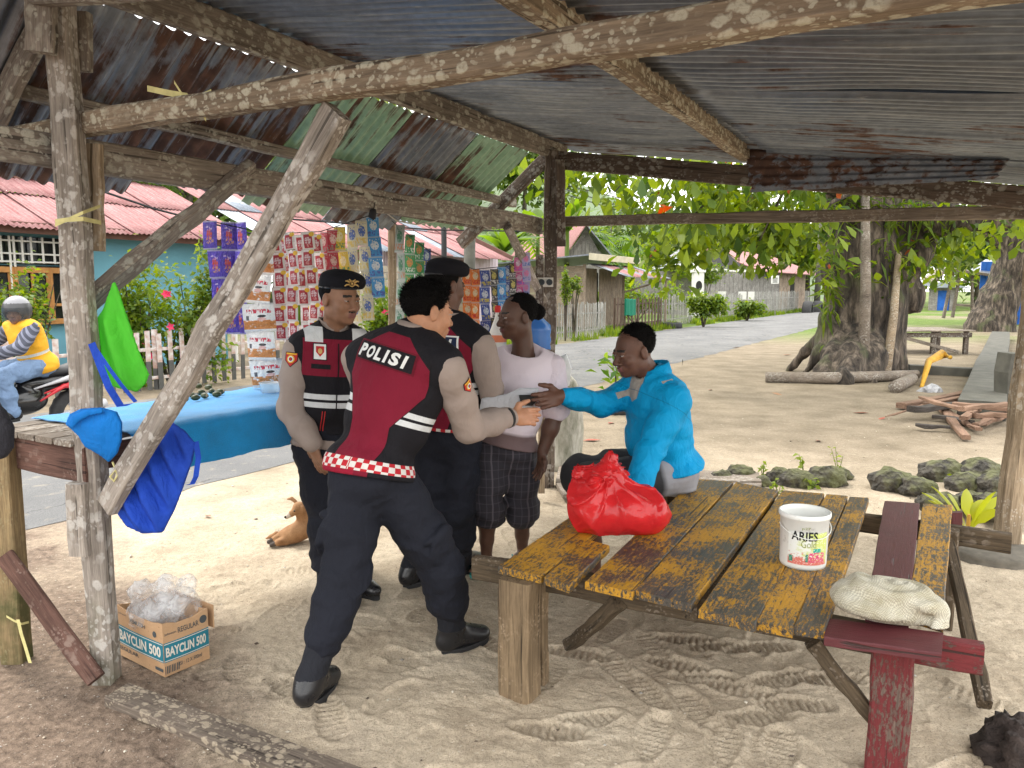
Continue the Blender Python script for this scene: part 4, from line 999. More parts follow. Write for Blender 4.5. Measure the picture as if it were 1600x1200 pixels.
RX = [(715, 416, 14, 30, 4, 'multi', 'pale mixed colour sachet strip left of the orange strips'), (729, 419, 15, 26, 4, 'orange', 'orange red sachet strip behind the rear officer'), (742, 420, 14, 26, 4, 'orange', 'orange sachet strip next to the blue strip'), (757, 422, 17, 26, 5, 'navy', 'navy and white sachet strip above the woman, wide one'), (772, 420, 14, 25, 5, 'black', 'black and yellow sachet strip above the woman, left one'), (783, 417, 13, 26, 4, 'blue', 'light blue sachet strip above the woman'), (793, 414, 12, 25, 4, 'navy', 'narrow navy sachet strip near the pink strips'), (801, 410, 11, 24, 4, 'black', 'narrow black sachet strip beside the pink strip'), (810, 402, 14, 22, 4, 'pink', 'bright pink sachet strip by the middle post'), (821, 395, 13, 22, 5, 'lilac', 'lilac sachet strip nearest the middle post')]
for (x, y, w, hh, n, kd, lb) in RX: strip(x, y, w, hh, n, 5.75, kd, 2 + (x - 760) * .04, lb)
ln = MB(); ln.tube([D(318, 343, 4.22), D(420, 366, 4.5), D(500, 362, 4.95), D(592, 332, 5.3)], .003, 5); o = ln.obj('hanging_line', M_ink, None, loc=D(318, 343, 4.22)); tag(o, 'thin dark line holding the sachets on the left', 'line')
ln = MB(); ln.tube([D(612, 345, 5.48), D(670, 392, 5.7), D(740, 421, 5.76), D(790, 416, 5.76), D(826, 392, 5.78)], .003, 5); o = ln.obj('hanging_line', M_ink, None, loc=D(612, 345, 5.48)); tag(o, 'thin dark line holding the sachets by the middle post', 'line')
# stall poles, lamp, cables
o = beam('stall_pole', W(3.0, .45, -.05) , D(612, 322, 5.75), .055, .055, M_pole, None, up=(0, 1, 0)); place(o, frame(D(613, 760, 5.75), D(612, 318, 5.75), Vector((0, 1, 0)))); tag(o, 'slim wooden pole between the blue and green sachets', 'pole')
lamp = thing('hanging_bulb', 'black bulb holder hanging from the wall plate above the blue sachets', 'bulb', D(583, 318, 4.4))
mb = MB(); mb.tube([D(586, 316, 4.4), D(583, 330, 4.4)], .003, 6); mb.obj('cable', M_ink, lamp); mb = MB(); mb.tube([D(584, 326, 4.4), D(583, 330, 4.4), D(581, 340, 4.4), D(580, 342, 4.4)], [.012, .02, .022, .016], 12); mb.obj('holder', M_ink, lamp, True)
M_wht = mat('white_plastic', varied((.6, .58, .52), .1, 20)); mb = MB(); cp = [D(600, 330, 5.2), D(620, 345, 5.25), D(650, 351, 5.3), D(680, 346, 5.4), D(712, 323, 5.5), D(735, 342, 5.6), D(765, 358, 5.7), D(790, 356, 5.8), D(812, 338, 5.9)]
mb.tube(cp, .005, 6); o = mb.obj('cable', M_wht, None, True, loc=cp[0]); tag(o, 'white cable looping below the wall plate', 'cable')
sk = thing('power_socket', 'twin white power socket screwed to the middle post', 'socket', D(855, 441, 5.9)); so_ = D(850, 441, 5.9)
mb = MB(); mb.box(so_.x - .05, so_.x + .07, 5.88, 5.92, so_.z - .035, so_.z + .035); mb.obj('plate', M_wht, sk)
for dx in (-.02, .04):
    v, f = lathe_vf([(.0, 0), (.022, 0), (.024, .008), (.018, .009), (.016, .003)], 16, False); M = Matrix.Translation((so_.x + dx, 5.878, so_.z)) @ Matrix.Rotation(R(90), 4, 'X'); make('outlet', [M @ Vector(p) for p in v], f, M_bk, sk)
# ================================================================== foliage tools
def leafmat(name, c1, c2, rough=.5, thin=.45, odd=None):
    def f(nt):
        i = nt.island(); n = nt.noise(nt.pos(), .9, 3)
        c = nt.mix(i, c1, c2); c = nt.mul(c, nt.grey(nt.rng(n, .3, .7, .75, 1.2)))
        if odd: c = nt.mix(nt.math('GREATER_THAN', i, .993), c, odd)
        return dict(color=c, rough=rough, thin=thin, tcol=nt.hsv(c, .48, 1.15, 1.9), spec=.4)
    return mat(name, f)
M_lf = leafmat('almond_leaf', (.03, .072, .009), (.20, .28, .028), odd=(.40, .10, .02))
M_lf2 = leafmat('forest_leaf', (.03, .07, .015), (.14, .21, .04))
M_lf3 = leafmat('bright_leaf', (.06, .13, .014), (.17, .23, .03))
M_lf4 = leafmat('banana_leaf', (.045, .12, .016), (.14, .22, .035), .4, .5)
M_bark = mat('bark', lambda nt: (lambda o, g: dict(color=nt.mix(nt.rng(nt.noise(o, 2.2, 4), .55, .68, 0, .55), nt.ramp(g, [(.35, (.014, .011, .009)), (.5, (.06, .047, .036)), (.7, (.22, .175, .135))]), (.10, .12, .05)), rough=.95, normal=nt.bump(g, 1., .06)))(nt.pos(), nt.noise(nt.map(nt.pos(), (1, 1, .22)), 9, 6, .65, .4)))
def leaves(rs, C, size, aspect=.5, droop=.5, n_per=1, stem=None):
    """a bent four-sided leaf for every centre in C; returns vertices, quads (two per leaf)"""
    n = len(C); a = rs.uniform(0, 6.283, n); el = rs.normal(-droop, .5, n); L = size * rs.uniform(.65, 1.25, n); w = L * aspect
    d = np.stack([np.cos(a) * np.cos(el), np.sin(a) * np.cos(el), np.sin(el)], 1)
    s = np.stack([-np.sin(a), np.cos(a), np.zeros(n)], 1); rl = rs.normal(0, .6, n)[:, None]; nrm = np.cross(d, s); s2 = s * np.cos(rl) + nrm * np.sin(rl); n2 = np.cross(d, s2)
    p0 = C; p1 = C + d * (L * .5)[:, None] + s2 * (w * .5)[:, None] + n2 * (L * .06)[:, None]; p2 = C + d * L[:, None] - np.array([0, 0, 1]) * (L * .18)[:, None]; p3 = C + d * (L * .5)[:, None] - s2 * (w * .5)[:, None] + n2 * (L * .06)[:, None]
    m = C + d * (L * .55)[:, None] - n2 * (L * .05)[:, None]
    V = np.stack([p0, p1, m, p3, p2], 1).reshape(-1, 3); b = np.arange(n)[:, None] * 5
    F = np.concatenate([b + np.array([[0, 1, 2, 3]]), b + np.array([[1, 4, 3, 2]])], 0)
    return V, F
def clump_pts(rs, c, r, nclump, per, spread, shell=.55, zmin=None):
    d = rs.normal(size=(nclump, 3)); d /= np.linalg.norm(d, axis=1)[:, None]; k = rs.uniform(shell, 1, nclump) ** .7
    cc = np.array(c) + d * k[:, None] * np.array(r)
    lob = rs.normal(size=(5, 3)) * .42; li = rs.randint(0, 5, nclump); sc_ = rs.uniform(.45, .8, 5)
    cc = np.array(c) + (lob[li] + d * k[:, None] * sc_[li][:, None]) * np.array(r)
    P = (cc[:, None, :] + rs.normal(size=(nclump, per, 3)) * np.array(spread)).reshape(-1, 3)
    if zmin is not None: P = P[P[:, 2] > zmin]
    return P
def crown(name, parent, m, seed, c, r, nclump, per, spread, size, aspect=.5, droop=.4, shell=.5, zmin=None):
    rs = np.random.RandomState(seed); v, f = leaves(rs, clump_pts(rs, c, r, nclump, per, spread, shell, zmin), size, aspect, droop)
    return make(name, v, f, m, parent)
def leaves8(rs, C, size, aspect=.5, droop=.5):
    n = len(C); a = rs.uniform(0, 6.283, n); el = rs.normal(-droop, .5, n); L = size * rs.uniform(.5, 1.3, n); w = L * aspect * rs.uniform(.8, 1.2, n)
    d = np.stack([np.cos(a) * np.cos(el), np.sin(a) * np.cos(el), np.sin(el)], 1); s = np.stack([-np.sin(a), np.cos(a), np.zeros(n)], 1); rl = rs.normal(0, .6, n)[:, None]; nr = np.cross(d, s); s2 = s * np.cos(rl) + nr * np.sin(rl); n2 = np.cross(d, s2); k = lambda q: (L * q)[:, None]
    def pt(t, ww, up): return C + d * k(t) + s2 * (w * ww)[:, None] + n2 * k(up) - np.array([0, 0, 1]) * k(.22 * t * t)
    V = np.stack([pt(0, 0, 0), pt(.38, .30, .05), pt(.38, 0, 0), pt(.38, -.30, .05), pt(.74, .48, .06), pt(.74, 0, -.01), pt(.74, -.48, .06), pt(1, 0, -.02)], 1).reshape(-1, 3); b = np.arange(n)[:, None] * 8
    return V, np.concatenate([b + np.array([q]) for q in ([0, 1, 2, 3], [1, 4, 5, 2], [3, 2, 5, 6], [5, 4, 7, 6])], 0)
def tree(name, label, base, h, r, seed, m, size, nclump=60, per=26, trunk_r=.2, group=None, aspect=.55, spread=.55, lean=(0, 0)):
    t = thing(name, label, 'tree', base, group); b = Vector(base); rs = random.Random(seed)
    top = b + Vector((lean[0], lean[1], h - r[2]))
    mb = MB(); mb.tube([b + Vector((0, 0, -.3)), b + Vector((rs.uniform(-.2, .2), 0, h * .3)), top, top + Vector((0, 0, r[2] * .6))], [trunk_r * 1.3, trunk_r, trunk_r * .7, trunk_r * .2], 8)
    for k in range(5):
        a = k * 1.26 + rs.uniform(0, .8); mb.tube([b.lerp(top, .75), top + Vector((math.cos(a) * r[0] * .6, math.sin(a) * r[1] * .6, rs.uniform(-.3, .6) * r[2]))], [trunk_r * .5, trunk_r * .12], 6)
    mb.obj('trunk', M_bark, t, True)
    crown('crown', t, m, seed, top + Vector((0, 0, 0)), r, nclump, per, (spread,) * 3, size, aspect)
    return t
def palm(name, label, base, h, nf, L, seed, m=M_lf4, cat='palm', group=None, lean=.3):
    t = thing(name, label, cat, base, group); b = Vector(base); rs = random.Random(seed); top = b + Vector((lean, 0, h))
    mb = MB(); mb.tube([b + Vector((0, 0, -.3)), b.lerp(top, .5) + Vector((lean * .2, 0, 0)), top], [.16, .12, .1], 8); mb.obj('trunk', M_bark, t, True)
    for k in range(nf):
        a = k * 2.4 + rs.uniform(-.3, .3); e = rs.uniform(.1, 1.1); vs = []; fs = []; nseg = 14; pr = None
        sp = []
        for i in range(nseg + 1):
            s = i / nseg; rr = L * s * math.cos(e) * (1 - .15 * s); z = L * (math.sin(e) * s - .75 * s * s); sp.append(top + Vector((math.cos(a) * rr, math.sin(a) * rr, z)))
        side = Vector((-math.sin(a), math.cos(a), 0))
        for i in range(1, nseg):
            wl = L * .30 * math.sin(math.pi * min(1, .12 + i / nseg * .9)) ** .7; tdir = (sp[i + 1] - sp[i - 1]).normalized(); st = (sp[i + 1] - sp[i]).length * .42
            for sg in (-1, 1):
                q = len(vs); tip = sp[i] + side * sg * wl + tdir * wl * .45 + Vector((0, 0, -wl * rs.uniform(.25, .6)))
                vs += [sp[i] - tdir * st, sp[i] + tdir * st, tip + tdir * st * .15, tip - tdir * st * .15]; fs.append((q, q + 1, q + 2, q + 3))
        q = len(vs); tv, tf = tube_vf(sp, [.02 * L / 3] * len(sp), 4, False); vs += tv; fs += [tuple(i + q for i in f) for f in tf]
        make('frond', vs, fs, m, t)
    return t
def banana(label, base, h, nl, L, seed, group='banana plants behind the houses'):
    t = thing('banana_plant', label, 'banana plant', base, group); b = Vector(base); rs = random.Random(seed); top = b + Vector((0, 0, h))
    mb = MB(); mb.tube([b + Vector((0, 0, -.2)), top], [.14, .09], 8); mb.obj('stem', M_lf3, t, True)
    for k in range(nl):
        a = k * 2.4 + rs.uniform(-.4, .4); e = rs.uniform(.7, 1.35); vs = []; fs = []; n = 10; side = Vector((-math.sin(a), math.cos(a), 0))
        for i in range(n + 1):
            s = i / n; rr = L * s * math.cos(e) * (1 + .3 * s); z = L * (math.sin(e) * s - .55 * s * s * (1.6 - e * .7)); p = top + Vector((math.cos(a) * rr, math.sin(a) * rr, z)); w = L * .15 * (math.sin(math.pi * min(1, s * .93 + .05)) ** .5) + .01
            for j in (-1, 0, 1): vs.append(p + side * j * w + Vector((0, 0, -abs(j) * w * .35 + rs.uniform(-.02, .02))))
        for i in range(n):
            for j in (0, 1): q = i * 3 + j; fs.append((q, q + 1, q + 4, q + 3))
        make('leaf', vs, fs, M_lf4, t, True)
    return t
# ================================================================== hills and forest behind
rsB = np.random.RandomState(9)
hx = np.linspace(-200, 320, 60); hy = np.linspace(58, 300, 26); HX, HY = np.meshgrid(hx, hy)
# land rises on the far side of the road only
nn_ = (HX - P0.x) * N.x + (HY - P0.y) * N.y
HZ = np.clip((nn_ - 22) / 90, 0, 1) ** .8 * 34 * (1 + .25 * np.array([mnoise.noise((x * .02, y * .02, 0)) for x, y in zip(HX.ravel(), HY.ravel())]).reshape(HX.shape)) - .4
hi_ = np.arange(HX.size).reshape(HX.shape); hq = np.stack([hi_[:-1, :-1].ravel(), hi_[:-1, 1:].ravel(), hi_[1:, 1:].ravel(), hi_[1:, :-1].ravel()], 1)
tag(make('hill', np.stack([HX.ravel(), HY.ravel(), HZ.ravel()], 1), hq, mat('hill_scrub', varied((.06, .10, .03), .4, .15)), smooth=True), kind='structure')
def wooded(px0, px1, Y, n, z0, h, seed, m, size):
    for k in range(n):
        x = px0 + (px1 - px0) * (k + .5) / n + RNG.uniform(-12, 12); Yk = Y * RNG.uniform(.92, 1.1); p = D(x, 500, Yk); hh = h * RNG.uniform(.8, 1.2)
        tree('broadleaf_tree', lab_tree(x, Y), (p.x, Yk, z0), hh, (hh * .42, hh * .42, hh * .36), seed + k, m, size, 80, 26, .22, 'trees behind the houses', .6, hh * .085)
_tn = [0]
def lab_tree(x, Y):
    _tn[0] += 1
    where = 'beyond the blue house' if x < 330 else 'behind the sachet strips and pink roofs' if x < 700 else 'behind the plank shed' if x < 1000 else 'beyond the far plank house' if x < 1300 else 'beyond the small thatched frame' if x < 1480 else 'at the right edge behind the blue kiosk'
    dist = 'nearer' if Y < 50 else 'mid-distance' if Y < 72 else 'far' if Y < 80 else 'farthest'
    k = _cnt[(dist, where)] = _cnt.get((dist, where), 0) + 1
    return '%s %s tree %s' % (['leftmost', 'second', 'third', 'fourth', 'fifth', 'sixth', 'seventh', 'eighth'][k - 1], dist, where)
_cnt = {}
wooded(-60, 880, 75, 9, 6, 13, 100, M_lf2, .75); wooded(-40, 700, 46, 7, 0, 9.5, 200, M_lf2, .5)
wooded(900, 1660, 95, 8, 0, 13, 300, M_lf2, .8); wooded(1010, 1300, 74, 4, 0, 9, 400, M_lf3, .6); wooded(1400, 1640, 70, 3, 0, 9, 450, M_lf2, .6); wooded(860, 1010, 60, 3, 0, 6.0, 470, M_lf3, .45)
for k, (px, Y, h, L, lb) in enumerate([(235, 40, 8.5, 2.4, 'slim palm rising left of the shelter brace behind the blue house'), (300, 42, 8.2, 2.3, 'slim palm between the post board and the brace'), (500, 34, 4.6, 2.6, 'low palm behind the first pink roof, by the wall plate'), (905, 45, 4.2, 3.0, 'low palm seen right of the middle post'), (945, 48, 4.2, 3.2, 'spreading palm above the plank shed'), (800, 40, 4.6, 2.8, 'palm just left of the middle post'), (1240, 85, 7.5, 3, 'distant palm beyond the plank house roof'), (1470, 80, 6, 3, 'distant palm beyond the thatched frame')]):
    p = D(px, 500, Y); palm('palm_tree', lb, (p.x, Y, 0), h, 14, L, 30 + k, group='palms behind the houses')
for k, (px, Y, h, L, lb) in enumerate([(415, 30, 3.3, 2.2, 'banana plant just right of the large brace'), (470, 32, 3.2, 2.4, 'banana plant above the white and red sachets'), (560, 33, 3.2, 2.4, 'banana plant above the cream sachets'), (395, 28, 3.0, 1.9, 'small banana plant behind the second brace'), (788, 36, 3.4, 2.3, 'banana plant between rafter and middle post'), (885, 34, 4.2, 2.2, 'banana plant right beside the middle post'), (840, 40, 4.5, 2.4, 'tall banana plant behind the middle post')]):
    p = D(px, 500, Y); banana(lb, (p.x, Y, 0), h, 9, L, 60 + k)
# ================================================================== picket fences
M_pick = mat('grey_picket', wood((.44, .43, .40), (.24, .235, .215), .2, (.6, .6, .57), 12.))
def f_two(nt):
    z = nt.sep(nt.obj())[0]; o = nt.obj(); n = nt.noise(o, 12, 4); hi = nt.rng(z + (n - .5) * .06, .44, .455)
    c = nt.mix(hi, nt.mix(n, (.05, .05, .05), (.11, .11, .10)), nt.mix(nt.rng(n, .4, .65), (.55, .52, .50), (.42, .27, .22)))
    return dict(color=c, rough=.85, normal=nt.bump(n, .3, .01))
M_two = mat('two_tone_picket', f_two); M_dgate = mat('dark_picket', wood((.15, .10, .075), (.06, .04, .03)))
pvf = beam_mesh(.92, .065, .02, seg=3, jit=.003, bev=.004)
def fence(label, u0, u1, n, m, h=.92, gap=.14, joined=False, w=1., rails=(.22, .72), name='picket_fence', cat='fence', z0=0., skew=0.):
    fo = thing(name, label, cat, W((u0 + u1) / 2, n)); k = int((u1 - u0) / gap)
    for r_ in rails: beam('rail', W(u0, n - .03, h * r_ + z0), W(u1, n - .03 + skew, h * r_ + z0), .03, .05, m, fo, seg=3)
    for u in np.arange(u0, u1 + .1, max((u1 - u0) / max(round((u1 - u0) / 2.2), 1), .5)): beam('fence_post', W(u, n + .05, -.1), W(u, n + .05, h + .05 + z0), .07, .07, m, fo, up=(0, 1, 0), seg=2)
    me = None; jb = MB()
    for i in range(k + 1):
        p = W(u0 + i * (u1 - u0) / k, n - .06 + skew * i / k + RNG.uniform(-.005, .005), z0 + .02); M = frame(p, p + Vector((RNG.uniform(-.02, .02), RNG.uniform(-.02, .02), 1)), N) @ Matrix.Diagonal((h / .92 * RNG.uniform(.96, 1.05), w, 1, 1))
        if joined: jb.add(pvf[0], pvf[1], 0, M); continue
        if me is None: o0 = make('picket', pvf[0], pvf[1], m, None, world=False); me = o0.data; bpy.data.objects.remove(o0)
        o = bpy.data.objects.new('picket', me); COL.objects.link(o); o.parent = fo; o.matrix_local = Matrix.Translation(-fo.location) @ M
    if joined: tag(jb.obj('pickets', m, fo), kind='stuff')
    return fo
fence('two-tone picket fence with white tops and dark feet behind the stall', 1.5, 12.6, 8.0, M_two, .9, .2, w=1.25)
fence('weathered grey picket fence in front of the plank shed', 17.4, 23.6, 8.0, M_pick, 1.12, .15)
gt = fence('dark brown picket gate with a green cloth hung on it', 24.5, 29.3, 7.9, M_dgate, 1.25, .36, rails=(.25, .85), name='picket_gate', cat='gate', w=2.2)
fence('pale picket fence right of the dark gate', 30.0, 35.0, 8.3, M_pick, 1.35, .2, True); fence('pale picket fence in the middle before the far house', 37.0, 43.5, 8.0, M_pick, 1.35, .2, True); fence('longest far picket fence beside the utility pole', 46.5, 68., 7.8, M_pick, 1.5, .26, True)
p = W(25.2, 7.75, 1.2); o = make('green_cloth', *(lambda q: (q.v, q.f))(MB().bar(W(25.0, 7.72, .95), W(26.0, 7.72, .95), .06, .62, jit=.02, seg=5, bev=.02)), m=mat('green_towel', clothm((.0, .17, .10))), loc=p); tag(o, 'dark green cloth hanging over the brown picket gate', 'cloth')
# ================================================================== houses on the far side of the road
M_blue = mat('blue_plaster', varied((.13, .33, .43), .14, 1.2, .3)); M_lil = mat('lilac_sheet', lambda nt: (lambda o: dict(color=nt.mix(nt.rng(nt.noise(o, 1.5, 4), .5, .65, 0, .5), (.52, .44, .50), (.34, .25, .24)), rough=.7, normal=nt.bump((nt.sep(o)[0] * 60.).sin(), .6, .02)))(nt.obj()))
M_fas = mat('fascia', varied((.13, .065, .05), .25, 4)); M_owood = mat('orange_wood', varied((.42, .20, .06), .2, 8)); M_glass = mat('dark_glass', lambda nt: dict(color=(.012, .014, .016), rough=.06, spec=.6)); M_whp = mat('white_paint', varied((.66, .65, .62), .1, 6)); M_plk = mat('house_plank', wood((.40, .315, .245), (.22, .17, .13), .15, (.5, .45, .4), 10.)); M_gplk = mat('grey_house_plank', wood((.33, .31, .29), (.16, .15, .14), .2, (.5, .5, .47), 10.)); M_brk = mat('block', varied((.33, .29, .23), .25, 8, .5)); M_dk = mat('dark_interior', (.012, .011, .01))
def quad(name, pts, m, parent, th=.06):
    pts = [Vector(p) for p in pts]; n = (pts[1] - pts[0]).cross(pts[2] - pts[0]).normalized() * th; k = len(pts)
    return make(name, pts + [p - n for p in pts], [tuple(range(k)), tuple(range(2 * k - 1, k - 1, -1))] + [(i, i + k, (i + 1) % k + k, (i + 1) % k) for i in range(k)][::1], m, parent)
def roof_rows(parent, u0, u1, nE, zE, nT, zT, kinds, rows=2, wd=.8, seed=0, name='roof_sheet'):
    L = math.hypot(nT - nE, zT - zE) / rows + .12; k = int((u1 - u0) / (wd - .06))
    for j in range(rows):
        for i in range(k):
            f = (j + 1) / rows; top = W(u0 + (i + .5) * (wd - .06), nE + (nT - nE) * f, zE + (zT - zE) * f + .02 * (i % 2) - .03 * (rows - j))
            sheet(name, top, (W(0, nE, zE) - W(0, nT, zT)), U, L, wd, M_zinc[kinds[(i * 7 + j * 3 + seed) % len(kinds)]], parent, seed=seed + i + j * 20, nx=3, amp=.014, pitch=.1)
h1 = thing('blue_house', 'light blue house with faded red corrugated roof across the road on the left', 'house', W(3, 12))
quad('wall', [W(-6, 11.5, 0), W(10.2, 11.5, 0), W(10.2, 11.5, 2.75), W(-6, 11.5, 2.75)], M_blue, h1, .15); quad('wall', [W(10.2, 11.5, 0), W(10.2, 16, 0), W(10.2, 16, 2.75), W(10.2, 11.5, 2.75)], M_blue, h1, .15)
beam('fascia', W(-6.5, 10.95, 2.62), W(11.0, 10.95, 2.62), .04, .2, M_fas, h1)
roof_rows(h1, -6.5, 11.2, 10.85, 2.72, 14.0, 4.1, ['pink', 'pink', 'pink', 'pink', 'pink', 'pink', 'grey'], 2)
beam('ridge_cap', W(-6.5, 14.0, 4.15), W(11.2, 14.0, 4.15), .25, .04, M_whp, h1)
quad('gable', [W(-1.6, 13.4, 3.9), W(6.6, 13.4, 3.9), W(2.5, 13.4, 5.7)], M_dk, h1)
for s in (-1, 1): beam('barge_board', W(2.5 + s * 4.5, 13.2, 3.75), W(2.5, 13.2, 5.75), .04, .26, M_fas, h1)
for s in (-1, 1): quad('upper_roof', [W(2.5, 13.1, 5.85), W(2.5 + s * 4.7, 13.1, 3.8), W(2.5 + s * 4.7, 20, 3.8), W(2.5, 20, 5.85)], M_zinc['pink'] if s > 0 else mat('blue_sheet', varied((.12, .35, .6), .2, 2)), h1)
mb = MB(); beam('corner_post', W(9.9, 10.9, 0), W(9.9, 10.9, 2.6), .1, .1, M_whp, h1, up=(0, 1, 0), seg=2); beam('corner_post', W(6.6, 10.9, 0), W(6.6, 10.9, 2.6), .1, .1, M_whp, h1, up=(0, 1, 0), seg=2)
for u in (3.75, 5.0, 6.25):       # window bays: lattice above, sash below
    wf = make('window', *(lambda q: (q.v, q.f))(MB().bar(W(u - .6, 11.4, 1.0), W(u + .6, 11.4, 1.0), .06, .1).bar(W(u - .6, 11.4, 1.92), W(u + .6, 11.4, 1.92), .06, .1).bar(W(u - .6, 11.4, 1.0), W(u - .6, 11.4, 1.97), .1, .06).bar(W(u + .6, 11.4, 1.0), W(u + .6, 11.4, 1.97), .1, .06).bar(W(u, 11.4, 1.0), W(u, 11.4, 1.97), .1, .06).bar(W(u - .3, 11.4, 1.0), W(u - .3, 11.4, 1.9), .04, .04).bar(W(u + .3, 11.4, 1.0), W(u + .3, 11.4, 1.9), .04, .04).bar(W(u - .6, 11.4, 1.3), W(u + .6, 11.4, 1.3), .04, .05)), m=M_owood, parent=h1)
    quad('pane', [W(u - .6, 11.44, 1.0), W(u + .6, 11.44, 1.0), W(u + .6, 11.44, 2.0), W(u - .6, 11.44, 2.0)], M_glass, h1, .03)
    quad('lattice_back', [W(u - .64, 11.45, 2.02), W(u + .64, 11.45, 2.02), W(u + .64, 11.45, 2.5), W(u - .64, 11.45, 2.5)], M_glass, h1, .03)
    lt = MB()
    for z in (2.06, 2.2, 2.42): lt.bar(W(u - .66, 11.38, z), W(u + .66, 11.38, z), .03, .03)
    for du in (-.66, -.45, -.3, -.1, .1, .3, .45, .66): lt.bar(W(u + du, 11.37, .98 if abs(du) > .6 else 2.04), W(u + du, 11.37, 2.5), .03, .035)
    lt.obj('lattice', M_whp, h1)
h2 = thing('pink_roof_house', 'lilac-walled house with pale pink roof behind the sachets', 'house', W(17, 13))
quad('wall', [W(16.5, 12.0, 0), W(23, 12.0, 0), W(23, 12.0, 3.0), W(16.5, 12.0, 3.0)], M_lil, h2, .12)
bk_ = MB()
for r_ in range(11):
    for c in range(9): bk_.bar(W(12.6 + c * .42 + (r_ % 2) * .2, 11.4, .12 + r_ * .205), W(12.99 + c * .42 + (r_ % 2) * .2, 11.4, .12 + r_ * .205), .14, .19)
bk_.obj('block_wall', M_brk, h2)
roof_rows(h2, 11.5, 22.6, 11.3, 2.75, 15.5, 4.6, ['pink', 'pink', 'pink', 'grey', 'pink'], 2, seed=3)
quad('gable', [W(22.6, 11.6, 2.8), W(22.6, 19, 2.8), W(22.6, 15.5, 4.55)], M_fas, h2); beam('barge_board', W(22.7, 11.2, 2.7), W(22.7, 15.5, 4.65), .04, .2, M_fas, h2)
quad('window', [W(19.2, 11.93, 1.9), W(20.6, 11.93, 1.9), W(20.6, 11.93, 2.6), W(19.2, 11.93, 2.6)], M_fas, h2, .05)
h3 = thing('plank_shed', 'small bare plank shed with rusty awning behind the grey picket fence', 'shed', W(28, 11))
C0 = 26.2
for k in range(9): beam('plank', W(C0, 10.0, .25 + k * .27), W(C0, 14.2, .25 + k * .27), .03, .262, M_plk, h3, seg=2, jit=.004)
for k in range(16):
    if k in (5,): continue
    beam('plank', W(C0 + .12 + k * .25, 9.97, .1), W(C0 + .12 + k * .25, 9.97, 2.45), .235, .03, M_plk, h3, up=N, seg=2, jit=.003)
quad('doorway', [W(C0 + 1.2, 10.06, .1), W(C0 + 1.6, 10.06, .1), W(C0 + 1.6, 10.06, 2.3), W(C0 + 1.2, 10.06, 2.3)], M_dk, h3)
for (u, n) in ((C0, 9.95), (C0 + 4.1, 9.95)): beam('corner_post', W(u, n, 0), W(u, n, 2.6), .12, .12, M_plk, h3, up=(0, 1, 0), seg=2)
quad('roof', [W(C0 - .8, 9.4, 2.95), W(C0 + 4.6, 9.4, 2.95), W(C0 + 4.6, 15, 2.6), W(C0 - .8, 15, 2.6)], M_zinc['grey'], h3, .05)
beam('fascia', W(C0 - .8, 9.38, 2.86), W(C0 + 4.6, 9.38, 2.86), .04, .26, mat('cream_fascia', varied((.45, .41, .30), .2, 3)), h3)
for k in range(7): sheet('awning_sheet', W(C0 + .1 + k * .72, 9.7, 2.62), -N * 1.0 + Vector((0, 0, -.32)), U, 1.75, .8, M_zinc['pink' if k % 3 else 'rusty'], h3, seed=50 + k, nx=3)
beam('awning_post', W(C0 + 4.7, 8.2, 0), W(C0 + 4.7, 8.2, 2.1), .08, .08, M_plk, h3, up=(0, 1, 0), seg=2); beam('awning_post', W(C0 + 4.1, 9.9, 1.5), W(C0 + 4.9, 8.1, 2.1), .07, .07, M_plk, h3, seg=2)
h5 = thing('gable_house', 'grey plank gable house with pinkish roof above the plank shed', 'house', D(912, 480, 42))
def g5_(x, y, Y=42): return D(x, y, Y)
quad('wall', [g5_(884, 480), g5_(940, 480), g5_(940, 400), g5_(916, 358), g5_(884, 400)], M_gplk, h5)
for k in range(9): beam('plank', g5_(887 + k * 6.2, 404, 41.95), g5_(887 + k * 6.2, 376 + abs(k - 4.3) * 4.6, 41.95), .2, .04, M_gplk, h5, up=(0, 1, 0), seg=1)
quad('roof', [g5_(916, 352, 41.2), g5_(876, 412, 41.2), D(800, 400, 48), D(840, 345, 48)], M_zinc['pink'], h5); quad('roof', [g5_(916, 352, 41.2), D(880, 345, 48), D(925, 400, 48), g5_(962, 408, 41.2)], M_zinc['rusty'], h5)
h4 = thing('far_plank_house', 'long grey plank house with red and white roof far down the road', 'house', D(1160, 490, 54))
A, B = D(1085, 492, 50), D(1256, 487, 60); A.z = B.z = 0
dAB = (B - A); nb_ = 26
for k in range(nb_):
    p = A.lerp(B, (k + .5) / nb_); beam('plank', p, p + Vector((0, 0, 2.9)), dAB.length / nb_ * .94, .05, M_gplk if k < 19 else M_plk, h4, up=Vector((-dAB.y, dAB.x, 0)), seg=1)
bk2 = Vector((-.5, .85, 0)).normalized() * 6
quad('back_wall', [A, A + bk2, A + bk2 + Vector((0, 0, 2.9)), A + Vector((0, 0, 2.9))], M_gplk, h4)
r0 = A + Vector((0, 0, 2.9)) - dAB * .08 - bk2 * .15; r1 = B + Vector((0, 0, 2.75)) + dAB * .09 - bk2 * .15
t0 = A + Vector((0, 0, 4.6)) + dAB * .30 + bk2 * .5; t1 = B + Vector((0, 0, 4.5)) - dAB * .12 + bk2 * .5
quad('roof', [A.lerp(B, .45) + Vector((0, 0, 2.95)) - bk2 * .16, r1, t1, t0], M_zinc['pink'], h4); quad('roof', [r0 - dAB * .1 + bk2 * .5, r0 + Vector((0, 0, .35)), t0, t0 + bk2 * .4], M_zinc['rusty'], h4)
